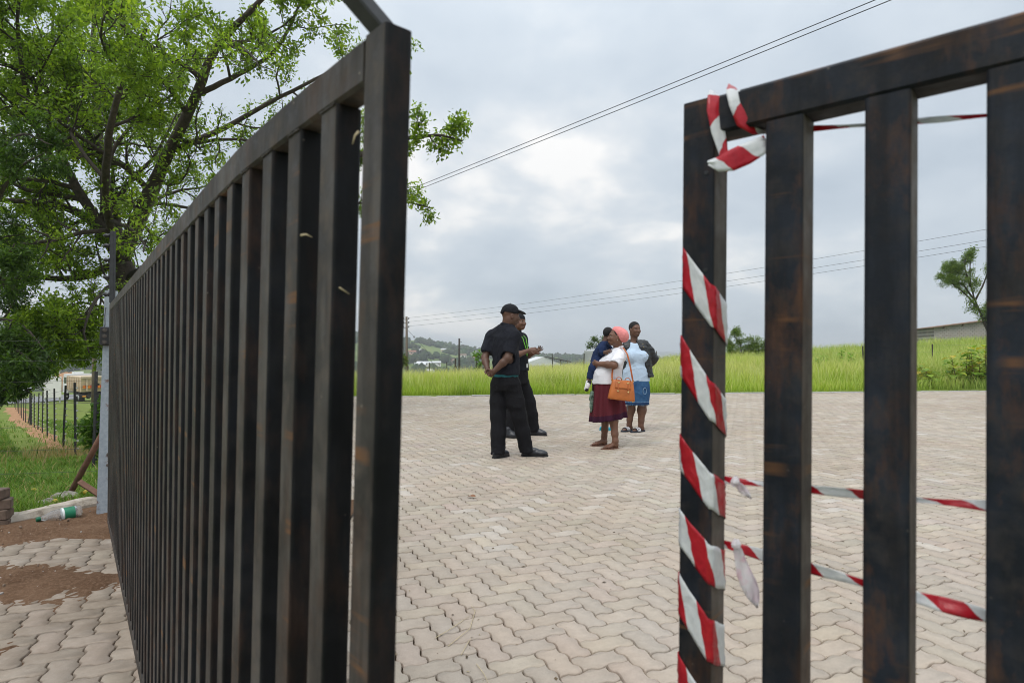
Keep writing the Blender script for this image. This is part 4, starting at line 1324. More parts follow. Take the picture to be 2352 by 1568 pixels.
def nets(name, G, lo, h, mat, fold=None, smooth=True, col=None):
    """naive surface nets"""
    S = G < 0
    c8 = [S[i:S.shape[0] - 1 + i, j:S.shape[1] - 1 + j, k:S.shape[2] - 1 + k] for i in (0, 1) for j in (0, 1) for k in (0, 1)]
    tot = sum(c.astype(np.int8) for c in c8)
    act = (tot > 0) & (tot < 8)
    idx = np.argwhere(act)
    vid = -np.ones(act.shape, np.int64); vid[act] = np.arange(len(idx))
    val = {}
    for i in (0, 1):
        for j in (0, 1):
            for k in (0, 1): val[i, j, k] = G[idx[:, 0] + i, idx[:, 1] + j, idx[:, 2] + k].astype(np.float64)
    acc = np.zeros((len(idx), 3)); cnt = np.zeros(len(idx))
    for a in val:
        for axis_ in range(3):
            if a[axis_] == 0:
                b = list(a); b[axis_] = 1; b = tuple(b)
                va, vb = val[a], val[b]; m = (va < 0) != (vb < 0)
                t = va[m] / (va[m] - vb[m])
                p = np.tile(np.array(a, float), (m.sum(), 1)); p[:, axis_] = t
                acc[m] += p; cnt[m] += 1
    V = lo + h * (idx + acc / cnt[:, None])
    F = []
    sh = act.shape
    for axis_ in range(3):
        o1, o2 = [(1, 2), (2, 0), (0, 1)][axis_]
        A = S; sl0 = [slice(None)] * 3; sl1 = [slice(None)] * 3
        sl0[axis_] = slice(0, -1); sl1[axis_] = slice(1, None)
        e = A[tuple(sl0)] != A[tuple(sl1)]
        ij = np.argwhere(e)
        ok = (ij[:, o1] > 0) & (ij[:, o2] > 0) & (ij[:, o1] < S.shape[o1] - 1) & (ij[:, o2] < S.shape[o2] - 1)
        ij = ij[ok]
        inside = A[ij[:, 0], ij[:, 1], ij[:, 2]]
        def vv(d1, d2):
            t = ij.copy(); t[:, o1] -= d1; t[:, o2] -= d2; return vid[t[:, 0], t[:, 1], t[:, 2]]
        q_ = np.stack([vv(1, 1), vv(0, 1), vv(0, 0), vv(1, 0)], 1)
        q_[~inside] = q_[~inside][:, ::-1]
        F.append(q_)
    F = np.concatenate(F); F = F[(F >= 0).all(1)]
    if fold is not None:
        e1 = V[F[:, 2]] - V[F[:, 0]]; e2 = V[F[:, 3]] - V[F[:, 1]]; fn = np.cross(e1, e2)
        N = np.zeros_like(V)
        for k in range(4): np.add.at(N, F[:, k], fn)
        N /= np.linalg.norm(N, axis=1)[:, None] + 1e-12
        V = V + N * fold(V)[:, None]
    return mesh_from(name, V, F, mat, smooth, col(V) if col is not None else None)

def folds(seed, amp=.006, wl=.07, stretch=(1, 1, 1), n=9, warp=1.0, sharp=True):
    """cloth creases: a few warped waves"""
    r = np.random.RandomState(seed)
    D = r.randn(n, 3) * np.array(stretch); D /= np.linalg.norm(D, axis=1)[:, None]
    ph = r.rand(n) * 6.28; fr = 6.28 / (wl * (.6 + r.rand(n)))
    W = r.randn(3, 3) * 9; wp = r.rand(3) * 6.28; mk = r.randn(n, 3) * 5; mp = r.rand(n) * 6.28
    def f(V):
        Q = V + warp * .03 * np.sin(V @ W + wp)
        o = np.zeros(len(V))
        for i in range(n):
            w = np.sin(Q @ D[i] * fr[i] + ph[i])
            if sharp: w = np.exp(-np.abs(np.sin((Q @ D[i] * fr[i] + ph[i]) * .5)) * 3.2) * 1.6 - .35
            o += w * np.clip(.1 + 1.1 * np.sin(V @ mk[i] + mp[i]), 0, 1)
        return 1.5 * amp * o / math.sqrt(n)
    return f
def addf(*fs): return lambda V: sum(f(V) for f in fs)
def masked(f, m): return lambda V: f(V) * m(V)

M['skin1'] = simple('skin_dark', (.105, .053, .035), .5, .16, 9, .25, .002, spec=.4)
M['skin2'] = simple('skin_brown', (.135, .066, .042), .5, .16, 9, .25, .002, spec=.4)
M['skin3'] = simple('skin_warm', (.155, .075, .046), .48, .16, 9, .25, .002, spec=.4)
M['eye_white'] = simple('eye_white', (.30, .27, .24), .25, .05, 30, 0)
M['eye_dark'] = simple('eye_dark', (.012, .008, .006), .15, .1, 30, 0)
M['hair'] = simple('black_hair', (.010, .009, .009), .9, .4, 160, .9, .004)
M['lip'] = simple('lip', (.115, .045, .040), .4, .1, 60, .1, .001)
def cloth(name, col, var=.18, rough=.88, weave=420, bump=.25, scale=7, sheen=0.0):
    t = NT(name)
    v = t.coord('Object')
    c = t.ramp(t.noise(v, scale, 5, .6), [(.3, tuple(x * (1 - var) for x in col)), (.7, tuple(min(1, x * (1 + var)) for x in col))])
    t.bump(t.math('ADD', t.math('MULTIPLY', t.noise(v, weave, 2), .25), t.math('ADD', t.noise(v, 38, 4, .6), t.math('MULTIPLY', t.noise(t.coord('Object', (1, 1, .55)), 13, 4, .6, 1.2), 3.0))), bump * 1.6, .008)
    if sheen: t.b.inputs['Sheen Weight'].default_value = sheen
    return t.done(c, rough, spec=.25)
M['shirt_black'] = cloth('black_uniform_shirt', (.0095, .0105, .016))
M['trouser_black'] = cloth('black_trousers', (.0065, .0065, .0085))
M['cap_black'] = cloth('black_cap', (.011, .011, .014))
M['teal'] = cloth('teal_undershirt', (.02, .13, .15))
M['boot'] = simple('black_leather', (.017, .019, .024), .38, .3, 30, .3, .002)
M['sole'] = simple('rubber_sole', (.014, .014, .015), .8, .2, 40, .2, .002)
M['tee_white'] = cloth('white_tee', (.74, .74, .78), .05)
M['tee_blue'] = cloth('pale_blue_tee', (.48, .60, .74), .06)
M['navy'] = cloth('navy_cotton', (.012, .025, .075))
M['beret'] = cloth('pink_beret', (.78, .27, .26), .08, .95, 300, .5)
M['jacket'] = simple('black_nylon', (.008, .009, .011), .45, .3, 16, .3, .004)
M['lanyard'] = simple('green_lanyard', (.16, .52, .03), .6, .1, 40, 0)
M['card'] = simple('white_card', (.75, .75, .75), .4, .05, 40, 0)

def head(sd, c, yaw, pitch=0, sc=1.0, neck=None, nr=.055, roll=0, full=1.0):
    """skull, face, ears and neck; returns a function from head space to the figure's space"""
    Rm = rot3(yaw, pitch, roll); c = np.array(c, float)
    L = lambda x, y, z: c + Rm @ (np.array([x, y, z]) * sc)
    e = lambda p, r, k=.012, op='u': sd.ell(L(*p), np.array(r) * sc, Rm, k, op)
    e((-.015, 0, .032), (.096, .076, .086), .02)
    e((.026, 0, -.028), (.066, .062 * full, .086), .03)
    e((.050, 0, -.090), (.034, .038, .026), .025)
    e((-.01, .05, -.055), (.05, .018, .04), .03); e((-.01, -.05, -.055), (.05, .018, .04), .03)
    e((.074, 0, .024), (.018, .048, .013), .02)
    for s_ in (1, -1):
        e((.068, s_ * .036, -.030), (.026, .024, .026), .02)
        e((.094, s_ * .030, .002), (.018, .017, .011), .010, 's')
        e((-.002, s_ * .080, -.012), (.020, .010, .032), .006)
        e((.006, s_ * .088, -.010), (.010, .006, .016), .005, 's')
        e((.094, s_ * .013, -.040), (.012, .010, .009), .008)
    sd.cap(L(.088, 0, .008), L(.108, 0, -.034), .009 * sc, .013 * sc, .010)
    e((.091, 0, -.063), (.014, .027, .0085), .006); e((.088, 0, -.080), (.013, .023, .0085), .006)
    if neck is not None:
        sd.cap(L(-.03, 0, -.05), neck, nr * sc, nr * 1.12, .03)
    return L, Rm

def eyes(par, L, Rm, sc, look=(0, 0)):
    for s_ in (1, -1):
        MB().lathe([(.002, -.0100), (.008, -.007), (.0112, 0), (.008, .007), (.002, .0100)], 10, Matrix.Translation(Vector(L(.0765, s_ * .030, .001))) @ Matrix.Scale(sc, 4)).build('eye', M['eye_white'], par, True)
        q_ = L(.0835, s_ * .030 + look[0], .001 + look[1])
        MB().lathe([(.001, -.0070), (.0050, -.0050), (.0070, 0), (.0050, .0050), (.001, .0070)], 8, Matrix.Translation(Vector(q_)) @ Matrix.Scale(sc, 4)).build('iris', M['eye_dark'], par, True)

def hand(sd, w, d, n, sc=1.0, curl=35, thumb_side=1, spread=.12, curls=None, thumb_curl=25):
    """palm and five fingers: w wrist, d pointing direction, n palm-facing direction"""
    w = np.array(w, float); d = np.array(d, float); d /= np.linalg.norm(d)
    n = np.array(n, float); n -= d * n.dot(d); n /= np.linalg.norm(n)
    s_ = np.cross(n, d) * thumb_side
    Rm = np.stack([d, s_, n], 1)
    sd.ell(w + d * .047 * sc, np.array([.052, .040, .017]) * sc, Rm, .012)
    sd.cap(w - d * .01, w + d * .03 * sc, .024 * sc, .022 * sc, .015)
    lens = (.072, .082, .076, .060)
    for i in range(4):
        lat = (.028 - .0185 * i)
        b = w + d * (.085 - .004 * abs(i - 1.2)) * sc + s_ * lat * sc
        a = R(curls[i] if curls else curl)
        ang_ = 0; p = b
        fd_ = d + s_ * (1.3 - i) * spread
        fd_ /= np.linalg.norm(fd_)
        for j, (fr_, rr_) in enumerate(((.45, .0092), (.31, .0084), (.24, .0074))):
            ang_ += a * (.75 if j == 0 else 1.0)
            v = fd_ * math.cos(ang_) + n * math.sin(ang_)
            q_ = p + v * lens[i] * fr_ * sc
            sd.cap(p, q_, rr_ * sc, (rr_ - .0008) * sc, .004); p = q_
    tb = w + d * .022 * sc + s_ * .030 * sc
    t1 = tb + (d * .6 + s_ * .75 + n * .35) * .040 * sc
    t2 = t1 + (d * .9 + s_ * .25 + n * math.sin(R(thumb_curl))) * .034 * sc
    sd.cap(tb, t1, .014 * sc, .0105 * sc, .012); sd.cap(t1, t2, .0103 * sc, .0085 * sc, .004)

def boot(name, heel, toe, par, mats=('boot', 'sole'), ankle=None, hgt=.10, w=.047, L=None):
    heel = np.array([heel[0], heel[1], 0.]); toe = np.array([toe[0], toe[1], 0.])
    f = toe - heel; LL = np.linalg.norm(f); f /= LL; yaw = math.atan2(f[1], f[0]); Rm = rot3(yaw)
    P = lambda x, y, z: heel + Rm @ np.array([x, y, z])
    sd = Sdf()
    sd.ell(P(.055, 0, .05), (.058, w * .86, .05), Rm, .02)
    sd.ell(P(LL * .55, 0, .045), (LL * .34, w * .92, .042), Rm, .03)
    sd.ell(P(LL - .072, 0, .038), (.072, w * 1.02, .034), Rm, .03)
    sd.cap(P(.06, 0, .05), P(.062, 0, hgt + .02), .042, .046, .03)
    sd.ell(P(LL * .42, 0, .085), (.06, .028, .02), Rm, .03)
    sd.cut(P(0, 0, .018), (0, 0, -1))
    o = obj(name, sd.mesh(name, M[mats[0]], .006, folds(3, .0015, .03)), par)
    outline = [(.0, -.5), (.02, -.78), (LL * .35, -.72), (LL * .7, -1.04), (LL - .03, -.85), (LL + .004, -.35), (LL + .004, .35), (LL - .03, .85), (LL * .7, 1.04), (LL * .35, .72), (.02, .78), (0, .5)]
    MB().prism([(x, y * w) for x, y in outline], .0, .022, Matrix.Translation(Vector(heel)) @ Matrix.Rotation(yaw, 4, 'Z')).build('sole', M[mats[1]], o)
    lc = MB()
    for i in range(4):
        x = LL * .36 + i * .022
        lc.tube([P(x, -.026, .089 - i * .006), P(x + .004, 0, .101 - i * .006), P(x, .026, .089 - i * .006)], .0028, 5)
    lc.build('laces', M['sole'], o, True)
    return o

def frame(cx, base, S):
    return lambda zx, zy, y=0.0: np.array([(zx - cx) / S, y, (base - zy) / S])
def mid(a, b, f=.5): return np.array(a) * (1 - f) + np.array(b) * f

# ================================================================== man in cap, hands behind his back
def man_in_cap():
    J = frame(400, 1428, 690)
    px, pd = 1054 + 400 * .276, 7.50
    par = empty('person', ((px - CX_) / F_ * pd, pd, .0), label='person in black uniform and peaked cap, hands clasped behind the back', cat='person')
    yaw = R(40)
    hipR, hipL = J(438, 830, -.04), J(335, 830, .06)
    kneeR, ankR = J(498, 1090, .0), J(560, 1350, .06)
    kneeL, ankL = J(325, 1090, .0), J(330, 1365, -.05)
    shR, shL = J(462, 425, -.13), J(278, 418, .13)
    elR, elL = J(408, 612, -.20), J(216, 610, .02)
    wrR, wrL = J(300, 715, -.20), J(242, 700, -.12)
    hc = J(432, 262, .0)
    nb = J(400, 360, .0)
    # body
    b = Sdf()
    L, Rm = head(b, hc, R(14), R(-4), 1.03, nb, .062, full=1.06)
    b.sect([(.84, -.02, .01, .15, .11), (.98, -.02, .0, .15, .115), (1.2, -.03, 0, .16, .11), (1.40, -.03, 0, .165, .095), (1.47, -.01, 0, .11, .07)], yaw, .03)
    for sh, el, wr in ((shR, elR, wrR), (shL, elL, wrL)):
        b.chain([sh, mid(sh, el, .5), el], [.056, .052, .043], .03)
        b.chain([el, mid(el, wr, .35), wr], [.043, .044, .029], .02)
        b.cap(mid(nb, sh, .2) + np.array([0, 0, -.03]), sh + np.array([0, 0, -.02]), .05, .05, .04)
    for h_, k_, a_ in ((hipR, kneeR, ankR), (hipL, kneeL, ankL)):
        b.chain([h_, k_, a_], [.08, .06, .042], .03)
        b.cap(a_, a_ + np.array([0, 0, -.03]), .036, .030, .02)
    hand(b, wrR, J(243, 765, -.15) - wrR, (.2, .9, .4), .98, 55, 1, .05)
    hand(b, wrL, J(272, 770, -.17) - wrL, (.3, -.5, .6), .98, 50, -1, .05)
    obj('body', b.mesh('body', M['skin1'], .0058), par)
    eyes(par, L, Rm, 1.03)
    # shirt
    s = Sdf()
    s.sect([(.985, -.015, .0, .188, .150), (1.06, -.012, 0, .186, .148), (1.2, -.02, 0, .190, .146), (1.34, -.03, 0, .200, .138), (1.44, -.025, 0, .190, .122), (1.50, -.01, 0, .145, .10), (1.555, .0, 0, .085, .082)], yaw, .0)
    for sh, el in ((shR, elR), (shL, elL)):
        e = mid(sh, el, .72); d = (el - sh) / np.linalg.norm(el - sh)
        s.cap(mid(nb, sh, .3) + np.array([0, 0, -.02]), sh + np.array([0, 0, -.02]), .085, .074, .05)
        s.cap(sh + np.array([0, 0, -.01]), e, .072, .074, .035)
    collar = nb + np.array([.0, 0, .0])
    s.ell(mid(nb, hc, .22) + np.array([-.012, 0, .0]), (.079, .076, .036), rot3(R(14), R(-12)), .012)
    for sh, el in ((shR, elR), (shL, elL)):
        d = (el - sh) / np.linalg.norm(el - sh); e = mid(sh, el, .70)
        # flat sleeve ends
        s.ell(e + d * .085, (.105, .105, .07), rot3(math.atan2(d[1], d[0]), math.asin(d[2])) @ np.array([[0, 0, 1], [0, 1, 0], [-1, 0, 0.]]), .004, 's')
    fm = addf(folds(4, .008, .22, (1, 1, .5)), folds(6, .003, .10, (1, 1, 1)))
    sh_o = obj('shirt', s.mesh('shirt', M['shirt_black'], .0075, fm), par)
    # shoulder straps and collar edge
    for sh, sg in ((shR, -1), (shL, 1)):
        a = mid(nb, sh, .36) + np.array([0, 0, .074]); c = mid(nb, sh, .98) + np.array([0, 0, .060])
        u = Vector(c - a).normalized(); wv = Vector((math.cos(yaw), math.sin(yaw), 0)); nv = wv.cross(u).normalized() * sg
        MB().box(-.019, .019, 0, (Vector(c - a)).length, -.003, .004, Matrix((wv, u, wv.cross(u))).transposed().to_4x4().copy() if False else Matrix.Translation(Vector(a)) @ Matrix((wv, u, wv.cross(u))).transposed().to_4x4(), bev=.0015).build('shoulder_strap', M['shirt_black'], sh_o)
    # shirt tail showing teal under the hem
    tl_ = Sdf().sect([(.955, -.018, .0, .172, .140), (1.0, -.018, .0, .174, .142)], yaw, 0)
    obj('undershirt', tl_.mesh('undershirt', M['teal'], .008, folds(8, .002, .05)), par)
    # trousers
    t = Sdf()
    t.sect([(.80, -.015, .01, .178, .138), (.88, -.015, .0, .184, .146), (.975, -.018, 0, .170, .136)], yaw, .02)
    for h_, k_, a_, wd in ((hipR, kneeR, ankR, .082), (hipL, kneeL, ankL, .084)):
        t.chain([h_ + np.array([0, 0, -.01]), mid(h_, k_, .55), k_, mid(k_, a_, .5), a_ + np.array([.0, 0, -.045])], [.112, .104, .092, .087, wd], .035)
    t.cut((0, 0, .042), (0, 0, -1))
    fm = addf(folds(14, .007, .26, (1, 1, .35)), masked(folds(15, .009, .13, (.5, .5, 1)), lambda V: np.clip(1.1 - V[:, 2] * 3.0, 0, 1)), masked(folds(16, .006, .11, (.7, .7, 1)), lambda V: np.exp(-((V[:, 2] - .80) / .11) ** 2)))
    tr_o = obj('trousers', t.mesh('trousers', M['trouser_black'], .0075, fm), par)
    MB().box(-.055, .055, -.006, .006, -.065, .065, Matrix.Translation(Vector(mid(hipR, kneeR, .55) + np.array([.03, -.104, 0]))) @ Matrix.Rotation(R(8), 4, 'Y'), bev=.004).build('cargo_pocket', M['trouser_black'], tr_o)
    # cap
    k = Sdf()
    k.ell(L(-.012, 0, .045), np.array([.106, .089, .092]) * 1.03, Rm, .0)
    k.cut(L(-.02, 0, .030), -(Rm @ np.array([.10, 0, 1.])))
    k.ell(L(-.105, 0, .028), (.02, .05, .022), Rm, .015)
    co = obj('cap', k.mesh('cap', M['cap_black'], .006, folds(2, .002, .06)), par)
    vis_ = Sdf()
    vis_.ell(L(.098, 0, .050), np.array([.085, .078, .022]), Rm @ np.array(Matrix.Rotation(R(14), 3, 'Y')), .0)
    vis_.cut(L(.098, 0, .044), -(Rm @ np.array([.25, 0, 1.])))
    vis_.ell(L(.060, 0, .022), (.085, .07, .030), Rm, .006, 's')
    obj('visor', vis_.mesh('visor', M['cap_black'], .005), co)
    MB().lathe([(.001, 0), (.008, .002), (.006, .006), (.001, .007)], 8, Matrix.Translation(Vector(L(-.012, 0, .138)))).build('cap_button', M['cap_black'], co, True)
    boot('boot', J(290, 1428, -.11)[:2], J(412, 1428, .085)[:2], par)
    boot('boot', J(520, 1428, .085)[:2], J(738, 1428, .02)[:2], par)
man_in_cap()

# ================================================================== man with lanyard, talking with his hands
def man_with_lanyard():
    J = frame(470, 1262, 557)
    px, pd = 1054 + 470 * .276, 9.32
    par = empty('person', ((px - CX_) / F_ * pd, pd, .0), label='person in black uniform with green lanyard gesturing, half hidden behind the other', cat='person')
    yaw = R(-28)
    hipR, hipL = J(458, 775, -.06), J(508, 775, .06)
    kneeR, ankR = J(445, 1000, -.10), J(420, 1195, -.10)
    kneeL, ankL = J(590, 985, .06), J(628, 1185, .10)
    shR, shL = J(405, 445, -.19), J(530, 445, .16)
    elR, elL = J(455, 600, -.25), J(548, 612, .14)
    wrR, wrL = J(580, 552, -.16), J(632, 570, .02)
    hc = J(502, 318, -.03); nb = J(478, 415, 0)
    b = Sdf()
    L, Rm = head(b, hc, R(-42), R(3), 1.03, nb, .058, full=1.05)
    b.sect([(.82, .03, .0, .15, .11), (1.0, .03, .0, .15, .11), (1.2, .02, 0, .16, .11), (1.36, .01, 0, .165, .10), (1.42, .01, 0, .11, .07)], yaw, .03)
    for sh, el, wr in ((shR, elR, wrR), (shL, elL, wrL)):
        b.chain([sh, mid(sh, el, .5), el], [.056, .052, .043], .03)
        b.chain([el, mid(el, wr, .35), wr], [.043, .043, .029], .02)
        b.cap(mid(nb, sh, .2) + np.array([0, 0, -.03]), sh + np.array([0, 0, -.02]), .05, .05, .04)
    for h_, k_, a_ in ((hipR, kneeR, ankR), (hipL, kneeL, ankL)):
        b.chain([h_, k_, a_], [.08, .06, .042], .03)
        b.cap(a_, a_ + np.array([0, 0, -.03]), .036, .030, .02)
    hand(b, wrR, J(640, 540, -.15) - wrR, (.15, .75, -.5), 1.0, 28, 1, .10)
    hand(b, wrL, J(700, 522, -.02) - wrL, (-.1, -.9, .45), 1.0, 22, -1, .16, (14, 20, 26, 32))
    obj('body', b.mesh('body', M['skin2'], .0058), par)
    eyes(par, L, Rm, 1.03)
    MB().lathe([(.001, -.008), (.018, -.004), (.020, .001), (.014, .005), (.001, .006)], 10, Matrix.Translation(Vector(L(.094, 0, -.072))) @ Matrix.Rotation(R(-42), 4, 'Z') @ Matrix.Scale(.45, 4, (1, 0, 0))).build('lips', M['lip'], par, True)
    s = Sdf()
    s.sect([(.97, .045, 0, .185, .150), (1.1, .04, 0, .186, .148), (1.25, .03, 0, .192, .146), (1.38, .02, 0, .198, .138), (1.44, .015, 0, .17, .115), (1.50, .02, 0, .085, .08)], yaw, 0)
    for sh, el in ((shR, elR), (shL, elL)):
        s.cap(mid(nb, sh, .3) + np.array([0, 0, -.02]), sh + np.array([0, 0, -.02]), .085, .074, .05)
        s.cap(sh, mid(sh, el, .72), .072, .072, .035)
    s.ell(mid(nb, hc, .25), (.074, .072, .034), rot3(R(-42), R(-12)), .012)
    for sh, el in ((shR, elR), (shL, elL)):
        d = (el - sh) / np.linalg.norm(el - sh); e = mid(sh, el, .70)
        s.ell(e + d * .085, (.105, .105, .07), rot3(math.atan2(d[1], d[0]), math.asin(d[2])) @ np.array([[0, 0, 1], [0, 1, 0], [-1, 0, 0.]]), .004, 's')
    fm = addf(folds(24, .007, .20, (1, 1, .5)), folds(26, .003, .10))
    so_ = obj('shirt', s.mesh('shirt', M['shirt_black'], .0085, fm), par)
    fwd = np.array([math.cos(yaw), math.sin(yaw), 0]); lat = np.array([-math.sin(yaw), math.cos(yaw), 0])
    cen = np.array([.03, 0, 1.25])
    MB().box(-.05, .05, -.006, .006, -.02, .02, Matrix.Translation(Vector(cen + fwd * .142 + lat * .08 + np.array([0, 0, .06]))) @ Matrix.Rotation(yaw + R(90) + R(18), 4, 'Z'), bev=.003).build('pocket_flap', M['shirt_black'], so_)
    # lanyard and card
    ln = empty('lanyard', par.location, label='bright green lanyard with white pass hanging round the neck', cat='lanyard')
    V_ = np.array([.03, 0, 1.19]) + fwd * .160
    for sg in (1, -1):
        top = mid(nb, hc, .12) + lat * .062 * sg + fwd * .035
        mp_ = np.array([.02, 0, 1.37]) + fwd * .150 + lat * .040 * sg
        pts_ = [top, mid(top, mp_, .5) + fwd * .035, mp_, mid(mp_, V_, .5) + fwd * .012, V_]
        mb = MB()
        vs, fs = [], []
        for i, q_ in enumerate(pts_):
            w_ = lat * .009
            vs += [q_ - w_, q_ + w_, q_ + w_ + fwd * .003, q_ - w_ + fwd * .003]
        for i in range(len(pts_) - 1):
            for j in range(4): fs.append((i * 4 + j, i * 4 + (j + 1) % 4, i * 4 + 4 + (j + 1) % 4, i * 4 + 4 + j))
        mb.add(vs, fs).build('strap', M['lanyard'], ln)
    mb = MB().box(-.024, .024, -.002, .002, -.055, .0, Matrix.Translation(Vector(V_ + np.array([0, 0, -.115]) + fwd * .004)) @ Matrix.Rotation(yaw + R(90), 4, 'Z'), bev=.001)
    mb.build('pass_card', M['card'], ln)
    MB().tube([V_, V_ + np.array([0, 0, -.06]) + fwd * .003, V_ + np.array([0, 0, -.115]) + fwd * .004], .002, 5).build('clip', M['bolt'], ln)
    t = Sdf()
    t.sect([(.78, .03, .0, .178, .132), (.88, .04, .0, .180, .142), (.97, .045, 0, .172, .138)], yaw, .02)
    for h_, k_, a_ in ((hipR, kneeR, ankR), (hipL, kneeL, ankL)):
        t.chain([h_, mid(h_, k_, .55), k_, mid(k_, a_, .5), a_ + np.array([0, 0, -.04])], [.108, .098, .086, .083, .080], .035)
    t.cut((0, 0, .045), (0, 0, -1))
    fm = addf(folds(34, .007, .24, (1, 1, .35)), masked(folds(35, .009, .13, (.5, .5, 1)), lambda V: np.clip(1.1 - V[:, 2] * 3.0, 0, 1)))
    obj('trousers', t.mesh('trousers', M['trouser_black'], .0085, fm), par)
    k = Sdf()
    k.ell(L(-.012, 0, .042), np.array([.105, .088, .090]) * 1.03, Rm, 0)
    k.cut(L(0, 0, .034), -(Rm @ np.array([.06, 0, 1.])))
    obj('knitted_cap', k.mesh('knitted_cap', M['cap_black'], .006, folds(5, .002, .03, (0, 0, 1))), par)
    boot('boot', J(380, 1262, -.13)[:2], J(484, 1262, -.22)[:2], par)
    boot('boot', J(596, 1262, .12)[:2], J(732, 1262, .05)[:2], par)
man_with_lanyard()
def loft(name, rings, mat, closed_top=False, uvs=None, thick=.003, smooth=True):
    """skin a stack of equal rings"""
    n = len(rings[0]); V = np.concatenate([np.array(r_, float) for r_ in rings])
    F = []
    for i in range(len(rings) - 1):
        for j in range(n - 1): F.append((i * n + j, i * n + j + 1, (i + 1) * n + j + 1, (i + 1) * n + j))
    return mesh_from(name, V, np.array(F), mat, smooth, uv=uvs)

def bare_foot(sd, heel, toe, ank, w=.040):
    heel = np.array([*heel[:2], 0.]); toe = np.array([*toe[:2], 0.])
    f = toe - heel; LL = np.linalg.norm(f); f /= LL; Rm = rot3(math.atan2(f[1], f[0]))
    P = lambda x, y, z: heel + Rm @ np.array([x, y, z])
    sd.ell(P(.035, 0, .042), (.036, .030, .030), Rm, .02)
    sd.cap(P(.06, 0, .055), P(LL * .62, 0, .035), .032, .024, .03)
    sd.ell(P(LL * .66, 0, .030), (.055, w, .018), Rm, .025)
    sd.cap(ank, P(.045, 0, .06), .036, .034, .03)
    for i, (yy_, l_, r_) in enumerate(((.028, .046, .012), (.012, .044, .009), (-.001, .038, .0085), (-.014, .030, .008), (-.026, .020, .008))):
        sg = 1
        sd.cap(P(LL * .78, yy_ * w / .04, .026), P(LL * .78 + l_ * .9, yy_ * w / .04, .022), r_, r_ * .9, .006)
    return P, LL, Rm

